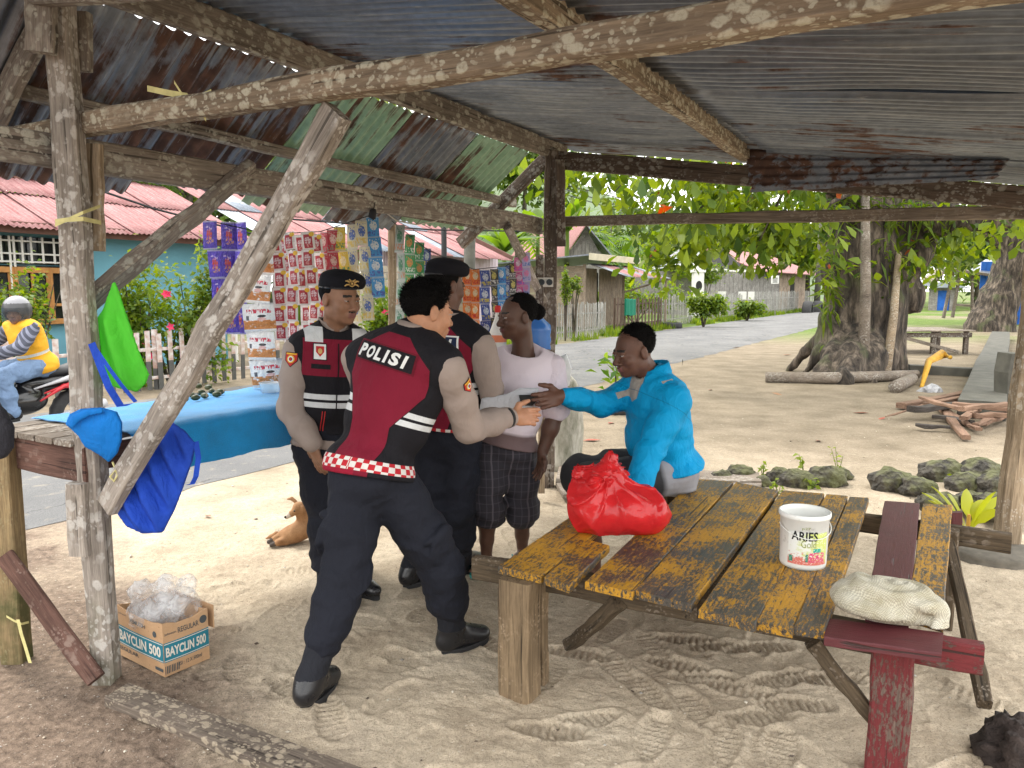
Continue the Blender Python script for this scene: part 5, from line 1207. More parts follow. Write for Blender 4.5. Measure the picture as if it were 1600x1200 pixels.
beam('eave_beam', r0, A.lerp(B, .46) + Vector((0, 0, 2.9)) - bk2 * .15, .1, .15, M_whp, h4); quad('loft', [r0 + bk2 * .05 + Vector((0, 0, .1)), A.lerp(B, .42) + Vector((0, 0, 3.0)), t0 - bk2 * .3], M_dk, h4)
quad('doorway', [A.lerp(B, .84) - bk2 * .012, A.lerp(B, .88) - bk2 * .012, A.lerp(B, .88) - bk2 * .012 + Vector((0, 0, 2.2)), A.lerp(B, .84) - bk2 * .012 + Vector((0, 0, 2.2))], M_dk, h4, .03)
for k, x in enumerate((1128, 1160, 1175)): p = D(x, 462, 47 + k); make('house_picture', *(lambda q: (q.v, q.f))(MB().bar(p - Vector((.25, 0, 0)), p + Vector((.25, 0, 0)), .04, .5)), m=M_whp, parent=h4)
sg = thing('yard_sign', 'small white sign board on a post before the far plank house', 'sign', D(1212, 490, 48)); p = D(1211, 437, 48)
mb = MB(); mb.bar(p - Vector((.24, 0, 0)), p + Vector((.24, 0, 0)), .03, .5); mb.obj('board', M_whp, sg); mb = MB(); mb.bar(D(1211, 450, 48.05), D(1211, 492, 48.05), .06, .06); mb.obj('post', M_gplk, sg)
mb = MB(); [mb.bar(p + Vector((-.15, -.03, .1 - k * .12)), p + Vector((.15, -.03, .1 - k * .12)), .01, .05) for k in range(3)]; mb.obj('lettering', M_ink, sg)
mn = thing('white_monument', 'white plaster monument with dark arch beside the far house', 'monument', D(1089, 480, 44)); mb = MB(); p = D(1089, 485, 44); p.z = 0
mb.box(p.x - .45, p.x + .45, 43.6, 44.4, 0, 1.0); mb.box(p.x - .28, p.x + .28, 43.7, 44.3, 1.0, 2.6); mb.box(p.x - .36, p.x + .36, 43.65, 44.35, 2.6, 2.75); mb.box(p.x - .22, p.x + .12, 43.75, 44.25, 2.75, 3.6); mb.obj('body', M_whp, mn)
v, f = lathe_vf([(0, 0), (.2, 0)], 14, False); make('arch', [(p.x + a * .9, 43.69, 1.85 + b * 1.4) for a, b, c in v], f, M_dk, mn)
for k, (x, Y, lb) in enumerate([(1275, 58, 'tall concrete utility pole beside the far fence'), (732, 19.3, 'pale concrete pole behind the sachets by the lilac house')]):
    p = D(x, 500, Y); mb = MB(); mb.tube([(p.x, Y, -.2), (p.x + .05, Y, 7.5 if k == 0 else 3.2)], [.24 if k == 0 else .15, .15 if k == 0 else .14], 12); o = mb.obj('utility_pole', M_concrete, None, True, loc=(p.x, Y, 0)); tag(o, lb, 'pole')
p = D(695, 500, 17); mb = MB(); mb.tube([(p.x, 17, 0), (p.x, 17, 3.3)], .06, 8); o = mb.obj('dark_pole', M_ink, None, True, loc=(p.x, 17, 0)); tag(o, 'thin dark pole between the green sachets and the concrete pole', 'pole')
for k, (a, b, Y0, Y1, lb) in enumerate([((-20, 238), (420, 372), 9, 13, 'thick black wire crossing before the blue house'), ((420, 340), (860, 362), 13, 18, 'black wire running behind the sachet strips'), ((870, 292), (1010, 330), 25, 40, 'upper power wire right of the middle post'), ((870, 300), (1015, 338), 25, 40, 'lower power wire right of the middle post'), ((870, 286), (1300, 385), 25, 60, 'longest power wire reaching the utility pole')]):
    pa_, pb_ = D(*a, Y0), D(*b, Y1); mb = MB(); mb.tube([pa_, (pa_ + pb_) / 2 + Vector((0, 0, -.08)), pb_], .016 if k < 2 else .02, 5); o = mb.obj('wire', M_ink, None, loc=pa_); tag(o, lb, 'wire')
# half-buried tyres as road-side planters
M_tyre = mat('tyre_rubber', varied((.03, .03, .031), .4, 12, .6, .8))
def tyre_vf(r, w, k=36):
    vs, fs = lathe_vf([(r * .62, -w * .5), (r * .9, -w * .5), (r, -w * .32), (r, w * .32), (r * .9, w * .5), (r * .62, w * .5), (r * .68, 0), (r * .62, -w * .5)], k, False)
    tread = []
    for j, v in enumerate(vs):
        v = Vector(v); rr = math.hypot(v.x, v.y)
        if rr > r * .97 and (j % k) % 2: v = Vector((v.x * .965, v.y * .965, v.z))
        tread.append(v)
    return tread, fs
def tyre(label, p, r, w, upright, half=False, rz=0.):
    v, f = tyre_vf(r, w); M = Matrix.Translation(p) @ Matrix.Rotation(rz, 4, 'Z') @ (Matrix.Rotation(R(90), 4, 'X') if upright else Matrix()); o = make('tyre', [M @ q for q in v], f, M_tyre, None, True, loc=p); tag(o, label, 'tyre'); return o
for k, x in enumerate((1262, 1277)): p = D(x, 488, 55 + k * 2); tyre(['left old tyre half sunk at the far road edge', 'right old tyre half sunk at the far road edge'][k], Vector((p.x, 55 + k * 2, .1)), .75, .6, True, rz=UANG)
p = W(29.6, 7.45, .12); tyre('pale old tyre lying by the dark gate at the road edge', p, .42, .24, False)
# ================================================================== shrubs and grass on the far verge
M_flw = mat('pink_petal', varied((.75, .06, .16), .2, 10, thin=.3))
def shrub(label, c, r, seed, m=M_lf3, size=.11, ncl=46, per=26, flowers=0, group='shrubs along the far fence', low=True):
    t = thing('flowering_shrub' if flowers else 'shrub', label, 'shrub', (c[0], c[1], 0), group); rs = random.Random(seed); top = c[2] + r[2]; c, r = ((c[0], c[1], top * .55), (r[0], r[1], top * .46)) if low else (c, r)
    mb = MB()
    for k in range(6): a = k * 1.05; mb.tube([(c[0], c[1], -.1), (c[0] + math.cos(a) * r[0] * .3, c[1] + math.sin(a) * r[1] * .3, c[2] * .7), (c[0] + math.cos(a) * r[0] * .75, c[1] + math.sin(a) * r[1] * .7, c[2] + r[2] * rs.uniform(0, .8))], [.025, .018, .006], 5)
    mb.obj('stem', M_bark, t); crown('foliage', t, m, seed, c, r, ncl, per, (r[0] * .16, r[1] * .2, r[2] * .16), size, .6, .2, .3)
    for k in range(flowers):
        a = rs.uniform(3.6, 5.8); p = Vector((c[0] + math.cos(a) * r[0] * rs.uniform(.5, 1), c[1] + math.sin(a) * r[1], c[2] + r[2] * rs.uniform(-.5, .9))); vs = [p]; fs = []
        for j in range(10): b = j * .628; q = .075 * (1 if j % 2 else .55); vs.append(p + Vector((math.cos(b) * q, -.03, math.sin(b) * q)))
        fs = [(0, 1 + j, 1 + (j + 1) % 10) for j in range(10)]; make('flower', vs, fs, M_flw, t)
    return t
def sh_at(px, py, Y, r, **kw): p = D(px, py, Y); return (p.x, Y, p.z), r
for k, (px, py, Y, r, fl_, lb) in enumerate([(40, 470, 12.2, (.75, .5, .45), 5, 'hibiscus shrub with pink flowers behind the motorcyclist'), (262, 492, 12.6, (.75, .5, .45), 4, 'clipped hibiscus shrub behind the green bag'), (215, 455, 12.4, (.3, .3, .55), 4, 'tall thin hibiscus beside the left post'), (300, 440, 12.8, (.35, .3, .35), 1, 'loose hibiscus shoots before the blue wall'), (592, 478, 14.5, (.42, .4, .35), 1, 'leafy shrub behind the left officer and blue sachets'), (640, 500, 14.5, (.35, .4, .3), 0, 'low shrub behind the front officer'), (884, 452, 24., (.14, .2, .55), 0, 'climbing vine at the left end of the grey picket fence'), (898, 446, 25, (.3, .3, .22), 0, 'arching vine shoots before the plank shed')]):
    c, r = sh_at(px, py, Y, r); shrub(lb, c, r, 500 + k, M_lf3, .10, 60 if Y < 20 else 22, 30, fl_, low=Y < 20)
for k, (px, py, Y, r, lb) in enumerate([(1075, 458, 36, (2.2, 1, .5), 'weedy bushes behind the pale fence right of the gate'), (1010, 462, 37, (1.6, 1, .4), 'weedy bushes behind the dark gate'), (1100, 482, 33, (.5, .4, .6), 'bright yellow green bush between the pale fences'), (1170, 422, 44, (1.5, .8, .75), 'spreading pale bush before the far house wall'), (1168, 478, 40, (.6, .4, .4), 'low weeds at the gap in the far fence'), (1015, 400, 55, (2.4, 2, 2.2), 'tall bright bush right of the plank shed')]):
    c, r = sh_at(px, py, Y, r); mv = 0. if k in (2, 4) else 2.6; shrub(lb, (c[0] + N.x * mv, c[1] + N.y * mv, c[2]), r, 600 + k, M_lf3, .2, 70, 26, low=k != 3)
rs = np.random.RandomState(77); n = 16000
uu = rs.uniform(14, 95, n); nn2 = 7.15 + rs.beta(1.2, 2.2, n) * 2.2; keep = np.array([mnoise.noise((a * .4, b * .7, 0)) > -.12 for a, b in zip(uu, nn2)]); uu = uu[keep]; nn2 = nn2[keep]; n = len(uu)
base = np.array(P0) + uu[:, None] * np.array(U) + nn2[:, None] * np.array(N); a = rs.uniform(0, 6.28, n); h = rs.uniform(.1, .32, n); w = .02 + .0006 * uu
d = np.stack([np.cos(a), np.sin(a), np.zeros(n)], 1); Vg = np.stack([base - d * w[:, None], base + d * w[:, None], base + np.stack([rs.normal(0, .06, n), rs.normal(0, .06, n), h], 1)], 1).reshape(-1, 3)
tag(make('verge_grass', Vg, np.arange(n * 3).reshape(-1, 3), M_lf3), kind='stuff'); bpy.data.objects['verge_grass']['label'] = 'bright green grass along the far road verge'; bpy.data.objects['verge_grass']['category'] = 'grass'
# ================================================================== big almond tree by the road
tp = G(1342, 590); bt = thing('almond_tree', 'huge old tree with buttressed trunk and ferns beside the road', 'tree', tp)
def wob(px, py, Y): return np.array(D(px, py, Y))
tb_ = Blob(); Yt = tp.y + .7
tb_.chain([wob(1345, 620, Yt), wob(1345, 500, Yt), wob(1342, 400, Yt), wob(1350, 330, Yt), wob(1360, 240, Yt), wob(1380, 120, Yt)], [.66, .56, .54, .53, .46, .35], .22)
tb_.chain([wob(1372, 600, Yt), wob(1385, 470, Yt), wob(1412, 400, Yt + .1), wob(1440, 330, Yt + .2), wob(1500, 215, Yt + .4)], [.42, .34, .36, .40, .3], .2)
tb_.chain([wob(1420, 350, Yt), wob(1480, 340, Yt - .3), wob(1560, 345, Yt - .6), wob(1640, 320, Yt - 1)], [.32, .24, .18, .16], .15)
tb_.chain([wob(1340, 300, Yt), wob(1270, 250, Yt - 1), wob(1180, 200, Yt - 2.2), wob(1080, 150, Yt - 3.5)], [.36, .24, .16, .09], .15)
tb_.chain([wob(1345, 280, Yt), wob(1330, 180, Yt - 1.5), wob(1300, 60, Yt - 3)], [.34, .24, .14], .15); tb_.chain([wob(1370, 240, Yt), wob(1450, 140, Yt + 1.5), wob(1560, 60, Yt + 3)], [.34, .22, .12], .15)
tb_.ell(wob(1425, 465, Yt), (.22, .22, .32), k=.15); tb_.ell(wob(1293, 500, Yt - .3), (.14, .16, .2), k=.1)
for (px, py, r0, L) in [(1258, 588, .12, 0), (1285, 596, .18, 0), (1322, 600, .2, 0), (1365, 598, .18, 0), (1400, 592, .14, 0), (1235, 580, .07, 0)]:
    g = G(px, py); tb_.chain([wob(1342 + (px - 1342) * .35, 520, Yt - .25), (g.x * .5 + wob(1342 + (px - 1342) * .5, 560, Yt)[0] * .5, g.y * .6 + Yt * .4, .42), (g.x, g.y + .1, .0)], [.26, r0 * 1.1, r0 * .75], .12)
def bark_post(P, v):
    ang = np.arctan2(P[:, 1] - Yt, P[:, 0] - tp.x)
    return v - .07 * vnoise(P * np.array([1, 1, .22], np.float32), 7, 4) - .045 * vnoise(P * np.array([1, 1, .3], np.float32), 17, 6)
tb_.post.append(bark_post); lo, hi = tb_.bounds(); lo[2] = -.2
blob_obj('trunk', tb_, .05, M_bark, bt, lo, hi)
rs = np.random.RandomState(5); pts = [clump_pts(rs, (tp.x - .2, tp.y + .5, 7.2), (9.0, 7.5, 3.4), 430, 30, (.5, .5, .3), .35, 2.6)]
# branches hanging down in front, placed along sight lines through the shelter opening
for (px, py, Y, sx, sz, n) in [(895, 250, 10, .6, .2, 50), (930, 272, 10.5, .5, .22, 36), (960, 250, 11, .6, .2, 34), (975, 290, 10, .25, .3, 16), (1010, 300, 11, .4, .3, 26), (1050, 290, 11.5, .5, .35, 60), (1045, 345, 11.5, .4, .3, 60), (1080, 390, 12, .5, .28, 90), (1040, 395, 12, .4, .3, 56), (1120, 330, 12, .6, .5, 130), (1150, 370, 12.5, .6, .3, 110), (1180, 320, 12.5, .7, .5, 130), (1215, 380, 12.5, .5, .25, 70), (1250, 340, 12.5, .6, .5, 110), (1275, 400, 13, .3, .3, 40), (1105, 270, 11, .7, .3, 110), (1190, 250, 11.5, .8, .3, 110), (1440, 395, 14, .5, .3, 70), (1480, 400, 15, .5, .25, 70), (1500, 370, 14, .5, .3, 60), (1460, 430, 16, .35, .15, 34), (1590, 350, 12, .4, .4, 60), (1590, 290, 12, .5, .4, 70), (1520, 300, 13, .5, .2, 50), (1250, 255, 12, .8, .25, 80), (1040, 240, 10.5, .6, .18, 50), (905, 300, 10.5, .15, .25, 16), (880, 290, 10, .12, .3, 12)]:
    p = np.array(D(px, py, Y)); k = max(3, n // 5); cc = p + rs.normal(size=(k, 3)) * np.array([sx, .6, sz]) * .68; pts.append((cc[:, None] + rs.normal(size=(k, 9, 3)) * .12).reshape(-1, 3))
v, f = leaves8(rs, np.concatenate(pts), .195, .6, .5); make('crown', v, f, M_lf, bt)
for (a, b) in [((1100, 150, 10.3), (880, 262, 10)), ((1130, 180, 11), (960, 300, 10.2)), ((1250, 220, 12), (1060, 360, 11.7)), ((1280, 230, 12.6), (1180, 390, 12.4)), ((1330, 300, 13.5), (1250, 390, 12.7)), ((1440, 340, 14), (1470, 430, 15.5))]:
    A_, B_ = D(*a), D(*b); m_ = (A_ + B_) / 2 + Vector((0, 0, .25)); mb = MB(); mb.tube([A_, m_, B_], [.05, .03, .008], 6); mb.obj('branch', M_bark, bt)
rs2 = np.random.RandomState(8); FP = []
for (px, py, sx, sz, n) in [(1330, 318, .55, .12, 130), (1400, 325, .5, .14, 100), (1300, 400, .05, .5, 80), (1295, 450, .06, .25, 50), (1380, 400, .12, .4, 60), (1440, 335, .3, .1, 50)]:
    FP.append(np.array(D(px, py, Yt - .62)) + rs2.normal(size=(n, 3)) * np.array([sx, .1, sz]))
v, f = leaves(rs2, np.concatenate(FP), .34, .14, .3); tag(make('fern', v, f, M_lf3, bt), kind='stuff')
for k, (a, b, w, lb) in enumerate([((1348, 597, 13.4), (1352, 300, 13.6), .10, 'grey pole standing against the big tree, left one'), ((1383, 596, 13.3), (1404, 395, 14.0), .08, 'pale bare pole leaning on the big tree, right one')]):
    mb = MB(); A_, B_ = D(*a), D(*b); A_.z = -.03; mb.tube([A_, A_.lerp(B_, .5) + Vector((.03, 0, 0)), B_], [w, w * .9, w * .7], 10); o = mb.obj('leaning_pole', M_pole if k else M_plank, None, True, loc=A_); tag(o, lb, 'pole')
# second tree, kiosk, frame
g = Vector((G(1552, 500).x * .82, 30, 0)); t2 = thing('leaning_tree', 'second old tree leaning right in front of the blue kiosk', 'tree', g); q = Blob(); Y2 = 30.
q.chain([wob(1545, 515, Y2), wob(1560, 470, Y2), wob(1580, 420, Y2), wob(1590, 380, Y2), wob(1570, 330, Y2)], [.85, .62, .55, .6, .45], .25); q.chain([wob(1585, 390, Y2), wob(1640, 350, Y2), wob(1700, 300, Y2)], [.4, .3, .2], .2); q.chain([wob(1580, 395, Y2), wob(1530, 350, Y2), wob(1470, 330, Y2)], [.3, .22, .12], .2)
q.post.append(lambda P, v: v - .05 * vnoise(P, 5, 3) - .03 * vnoise(P, 12, 4)); lo, hi = q.bounds(); lo[2] = -.2; blob_obj('trunk', q, .08, M_bark, t2, lo, hi)
crown('crown', t2, M_lf, 15, (g.x + 1, 30, 7.5), (6, 6, 3.4), 130, 28, (.6, .6, .4), .38, .56, .5)
ks = thing('blue_kiosk', 'bright blue boarded kiosk behind the leaning tree', 'kiosk', D(1580, 480, 36)); p = D(1570, 470, 36)
for k in range(14): x = D(1533 + k * 8, 470, 36).x; beam('board', (x, 36, 0), (x, 36, 2.9 + k * .0), .23, .04, mat('kiosk_blue', varied((.01, .10, .42), .3, 3)) if k == 0 else MATS['kiosk_blue'], ks, up=(0, 1, 0), seg=1)
quad('roof', [D(1512, 424, 35.4), D(1640, 436, 35.4), D(1640, 415, 39), D(1540, 405, 39)], M_zinc['grey'], ks)
fr = thing('thatched_frame', 'small open frame shelter with plank roof left of the blue kiosk', 'shelter', D(1490, 495, 32))
for (a, b) in [((1474, 497), (1489, 424)), ((1488, 496), (1500, 428)), ((1519, 496), (1519, 430)), ((1462, 440), (1475, 425))]: beam('post', D(*a, 32), D(*b, 32), .1, .1, M_plank, fr, up=(0, 1, 0), seg=2)
quad('roof', [D(1480, 418, 31.5), D(1548, 428, 31.5), D(1530, 424, 35), D(1470, 416, 35)], M_plank, fr, .1); quad('roof', [D(1480, 418, 31.5), D(1470, 416, 35), D(1440, 436, 35), D(1455, 440, 31.5)], M_plank, fr, .1)
beam('rail', D(1490, 476, 32), D(1520, 478, 32), .06, .08, M_plank, fr, seg=1); beam('rail', D(1460, 438, 31.8), D(1510, 440, 31.8), .06, .08, M_plank, fr, seg=1)
bs = thing('blue_door_hut', 'distant hut with bright blue door beyond the road', 'hut', D(1475, 465, 62)); p = D(1475, 462, 62); mb = MB(); mb.box(p.x - 1.0, p.x - .5, 62, 62.4, 0, 1.6); mb.box(p.x + .5, p.x + 1.0, 62, 62.4, 0, 1.6); mb.box(p.x - 1.0, p.x + 1.0, 62, 62.4, 1.6, 1.9); mb.obj('wall', M_gplk, bs); mb = MB(); mb.box(p.x - .5, p.x + .5, 62.1, 62.3, 0, 1.6); mb.obj('door', MATS['kiosk_blue'], bs); quad('roof', [(p.x - 1.4, 61, 1.85), (p.x + 1.4, 61, 1.85), (p.x + 1.4, 65, 2.3), (p.x - 1.4, 65, 2.3)], M_zinc['grey'], bs)
fence('distant pale picket fence left of the thatched frame', 0, 1, 0, M_pick, .1, .5) if False else None
# grey low table under the tree
lt_ = thing('low_grey_table', 'low weathered grey table on the sand behind the big tree', 'table', G(1440, 540))
gA, gB = D(1385, 512, 19.5), D(1486, 515, 19.8); zt = .58
for k in range(6): beam('plank', Vector((gA.x, 18.9 + k * .3, zt)), Vector((gB.x + .05, 18.95 + k * .3, zt)), .28, .03, M_plank, lt_, seg=3, jit=.006)
beam('rail', (gA.x, 18.9, zt - .1), (gB.x, 18.9, zt - .1), .05, .12, M_beamd, lt_, seg=2)
for (x, y) in ((gA.x + .1, 18.95), (gB.x - .1, 18.95), (gB.x - .1, 20.2), (gA.x + .1, 20.2), ((gA.x + gB.x) / 2, 18.95)): beam('leg', (x, y, -.05), (x, y, zt), .1, .1, M_beamd, lt_, up=(0, 1, 0), seg=1)
beam('brace', (gA.x + .1, 18.9, zt - .15), (gB.x - .3, 18.9, .06), .04, .08, M_plank, lt_, seg=1)
# log, firewood, litter
mb = MB(); mb.tube([G(1196, 597) + Vector((0, 0, .08)), G(1300, 600) + Vector((0, 0, .1)), G(1432, 594) + Vector((0, 0, .1))], [.09, .1, .08], 12); o = mb.obj('log', M_plank, None, True, loc=G(1300, 600)); tag(o, 'long grey log lying in front of the big tree', 'log')
mb = MB(); mb.tube([G(1398, 614) + Vector((0, 0, .09)), G(1425, 600) + Vector((0, 0, .09))], [.1, .09], 12); o = mb.obj('short_log', M_plank, None, True, loc=G(1398, 614)); tag(o, 'short sawn log end beside the long grey log', 'log')
M_fw = mat('split_firewood', wood((.30, .19, .13), (.16, .095, .065))); M_fwd = mat('charred_wood', wood((.10, .085, .075), (.04, .035, .03)))
FW = [((1408, 634), (1520, 612), .12, 0), ((1445, 632), (1540, 618), .10, 0), ((1462, 628), (1510, 682), .09, 0), ((1478, 640), (1530, 672), .07, 0), ((1425, 640), (1495, 632), .12, .08), ((1490, 632), (1585, 640), .10, .12), ((1500, 640), (1575, 630), .08, .2), ((1520, 650), (1580, 648), .10, .06), ((1535, 662), (1580, 645), .08, 0), ((1430, 664), (1485, 668), .07, 0), ((1382, 652), (1440, 632), .025, .05), ((1505, 655), (1528, 640), .09, .06), ((1460, 650), (1520, 660), .08, 0), ((1525, 664), (1560, 650), .07, .02), ((1440, 622), (1500, 640), .07, .22)]
for k, (a, b, w, dz) in enumerate(FW):
    A_, B_ = G(*a, .06 + dz), G(*b, .06 + dz * 1.1); o = beam('firewood', A_, B_, w, w * .55, M_fwd if k in (4, 9, 12) else M_fw, None, seg=4, jit=.012)
    tag(o, ['longest split reddish stick on top of the firewood pile', 'second long split stick at the top of the firewood pile', 'split reddish stick sloping towards the camera from the pile', 'thinner split stick beside the sloping one', 'charred stick under the top of the firewood pile', 'reddish split stick pointing right from the pile', 'thin split stick lying high at the right of the pile', 'short split stick at the right end of the pile', 'pale split stick low at the right of the pile', 'dark stick flat on the sand before the pile', 'thin bent twig reaching left from the pile', 'stubby red block in the middle of the pile', 'dark stick low in the middle of the pile', 'small split piece at the foot of the pile', 'split stick lying across the back of the pile'][k], 'firewood', 'pieces of the firewood pile')
v, f = lump_vf((.18, .12, .12), 3, .4, 2); g = G(1455, 612); o = make('rubbish_heap', [Vector(q) + g for q in v], f, mat('rubbish', varied((.33, .33, .34), .5, 25)), None, loc=g); tag(o, 'small grey heap of rubbish behind the firewood', 'rubbish')
mb = MB(); mb.tube([G(1440, 605), G(1450, 588) + Vector((0, 0, .28)), G(1470, 583) + Vector((0, 0, .36)), G(1483, 586) + Vector((0, 0, .33))], [.03, .06, .09, .04], 8); o = mb.obj('palm_spathe', mat('yellow_spathe', varied((.55, .30, .03), .2, 8)), None, True, loc=G(1450, 600)); tag(o, 'curved yellow palm sheath stuck in the rubbish heap', 'palm sheath')
# low concrete walls on the right
wl_ = thing('low_wall', 'low mossy concrete wall along the right edge behind the firewood', 'wall', G(1540, 640))
a_, b_ = G(1530, 655), G(1562, 530); beam('coping', Vector((a_.x, a_.y, .1)), Vector((b_.x, b_.y, .1)), .5, .26, M_concrete, wl_, seg=6, jit=.02); a2, b2 = G(1420, 584), G(1545, 588); beam('kerb', Vector((a2.x, a2.y, .06)), Vector((b2.x, b2.y, .06)), .25, .2, M_concrete, wl_, seg=4, jit=.02)
beam('pillar', G(1572, 640), G(1572, 640) + Vector((0, 0, .75)), .18, .3, M_concrete, wl_, up=(0, 1, 0), seg=3, jit=.02)
# coral stones
def f_coral(nt):
    o = nt.obj(); n = nt.noise(o, 8, 6, .7); v = nt.vor(o, 26, 'F1'); z = nt.nz(); n2 = nt.noise(o, 4, 4)
    c = nt.ramp(n, [(.35, (.022, .02, .017)), (.55, (.11, .10, .082)), (.75, (.25, .235, .195))]); c = nt.mix(nt.rng(n2 + z * .12, .5, .62, 0, .65), c, (.12, .13, .04))
    return dict(color=c, rough=.95, normal=nt.bump(v + n, .9, .03))
M_coral = mat('coral_rock', f_coral)
RK = [(1128, 752, .10), (1155, 748, .13), (1218, 752, .12), (1245, 758, .14), (1290, 756, .16), (1312, 748, .1), (1392, 764, .17), (1432, 772, .15), (1470, 748, .18), (1505, 764, .14), (1528, 752, .19), (1560, 770, .17), (1478, 790, .10), (1520, 790, .12), (1560, 800, .15), (1590, 790, .15), (1452, 790, .09), (1190, 758, .08)]
words = ['small dark', 'flat dark', 'mossy', 'round mossy', 'broad mossy', 'small pale', 'large green-topped', 'pale pitted', 'long flat-topped', 'grey pitted', 'wide dark', 'dark', 'small', 'round', 'shadowed', 'rightmost', 'little', 'tiny']
for k, (px, py, r) in enumerate(RK):
    g = G(px, py); r = r * .82; v, f = lump_vf((r * 1.25, r, r * .85), k + 1, .3, 3, 1.9); o = make('coral_stone', [Vector(q) + g + Vector((0, 0, r * .3)) for q in v], f, M_coral, None, True, loc=g)
    tag(o, '%s coral stone in the row behind the table, %s' % (words[k], 'before the young coconut' if k > 11 and k < 17 else 'left group' if k < 6 or k == 17 else 'right group'), 'stone', 'coral stones behind the table')
g = G(1572, 1190); v, f = lump_vf((.13, .13, .12), 31, .45, 4, 2.4); o = make('dark_rock', [Vector(q) + g + Vector((0.05, 0, .015)) for q in v], f, mat('brown_coral', varied((.035, .024, .02), .6, 14, 1., .9, 40, .02)), None, True, loc=g); tag(o, 'dark brown pitted rock in the bottom right corner', 'rock')
v, f = lump_vf((.30, .2, .07), 12, .2, 3); g = G(1572, 872); o = make('sand_mound', [Vector(q) + g for q in v], f, mat('ash_sand', varied((.14, .125, .10), .3, 20, .8, .95)), None, True, loc=g); tag(o, 'low grey mound of ash and sand at the foot of the right post', 'mound')
# coconut seedling and weeds
cs = thing('coconut_seedling', 'young coconut seedling with yellow green leaves behind the table corner', 'seedling', G(1512, 832)); b = G(1512, 832)
M_cy = leafmat('seedling_leaf', (.16, .30, .02), (.42, .40, .03), .4, .4)
for k, (px, py, w) in enumerate([(1440, 770, .02), (1450, 782, .025), (1480, 772, .045), (1510, 764, .055), (1542, 782, .05), (1568, 775, .03), (1566, 798, .03), (1455, 760, .018), (1556, 768, .02)]):
    tip = D(px, py, b.y + RNG.uniform(-.12, .12)); md = b.lerp(tip, .55) + Vector((0, 0, .07)); vs = []; fs = []; sd_ = Vector((.3, -.5, .6)).cross((tip - b).normalized()).normalized(); n = 8
    for i in range(n + 1):
        s = i / n; p = b.lerp(md, s).lerp(md.lerp(tip, s), s); ww = w * math.sin(math.pi * min(1, s * .95 + .04)) ** .8 if s > .3 else .008
        vs += [p - sd_ * ww, p + Vector((0, -.006, .004)), p + sd_ * ww]
    for i in range(n):
        for j in (0, 1): q_ = i * 3 + j; fs.append((q_, q_ + 1, q_ + 4, q_ + 3))
    make('leaf', vs, fs, M_cy, cs, True)
mb = MB(); mb.tube([b + Vector((0, 0, -.03)), b + Vector((0, 0, .12))], [.015, .01], 6); mb.obj('stem', mat('seedling_stem', (.5, .28, .05)), cs)
def weed(label, px, py, h, seed, n=14, m=M_lf3, size=.05):
    g = G(px, py); t = thing('weed', label, 'plant', g, 'weeds among the stones'); rs = np.random.RandomState(seed); mb = MB(); P = []
    for k in range(3):
        tip = g + Vector((rs.uniform(-.06, .06), rs.uniform(-.06, .06), h * rs.uniform(.6, 1))); mb.tube([g, tip], [.004, .002], 4); P += [np.array(g.lerp(tip, s)) for s in np.linspace(.3, 1, n // 3 + 1)]
    mb.obj('stem', M_lf3, t); v, f = leaves(rs, np.array(P), size, .6, .0); make('foliage', v, f, m, t)
for k, (px, py, h, lb) in enumerate([(1192, 735, .16, 'small weed left of the mossy stones'), (1255, 722, .15, 'three-leaved weed above the mossy stones'), (1310, 728, .26, 'tallest weed above the right mossy stones'), (1215, 762, .14, 'leafy weed in front of the left stones'), (1235, 745, .1, 'low weed between the left stones'), (1490, 745, .10, 'small weed on the long flat stone'), (1270, 750, .09, 'tiny weed between the mossy stones')]): weed(lb, px, py + 14, h, 40 + k)
# tyre planter and its plant, stone slab, low platform
g = G(966, 648); tyre('old tyre planter half sunk in sand behind the blue jacket', Vector((g.x, g.y + .28, .1)), .34, .22, False)
pl_ = thing('potted_plant', 'small leafy plant growing in the tyre planter', 'plant', Vector((g.x, g.y + .28, .15))); rs = np.random.RandomState(3); c = np.array([g.x, g.y + .28, .55]); v, f = leaves(rs, c + rs.normal(size=(46, 3)) * np.array([.13, .1, .12]), .2, .32, -.3); make('foliage', v, f, M_lf4, pl_); mb = MB(); mb.tube([(g.x, g.y + .28, .12), (g.x, g.y + .28, .5)], .012, 5); mb.obj('stem', M_bark, pl_)
a_ = G(884, 732); sl_ = Blob(); sl_.ell((a_.x, a_.y, .36), (.15, .12, .48), k=.03); sl_.cone((a_.x - .03, a_.y, .05), (a_.x, a_.y, .7), .16, .09, .05); sl_.post.append(lambda P, v: np.maximum(v - .012 * vnoise(P, 14, 2), -P[:, 2] - .02).astype(np.float32))
o, _, _ = blob_obj('pale_stump', sl_, .02, mat('pale_bark', lambda nt: (lambda o, n: dict(color=nt.ramp(n, [(.3, (.10, .11, .06)), (.5, (.30, .29, .24)), (.7, (.5, .48, .42))]), rough=.9, normal=nt.bump(n, .6, .02)))(nt.obj(), nt.noise(nt.map(nt.obj(), (1, 1, .3)), 14, 6, .65))), None); tag(o, 'pale mossy stump standing behind the woman by the middle post', 'stump')
pf = thing('low_platform', 'low platform of grey boards on the sand behind the seated man', 'platform', G(1000, 745))
plank4(G(868, 752, .06), G(874, 726, .06), G(1185, 738, .06), G(1190, 752, .06), M_plank, 'plank', pf); plank4(G(880, 772, .06), G(869, 754, .06), G(1190, 754, .06), G(1180, 775, .06), M_plank, 'plank', pf)
beam('bearer', G(880, 765, .02), G(1170, 765, .02), .05, .06, M_plank, pf, seg=2)
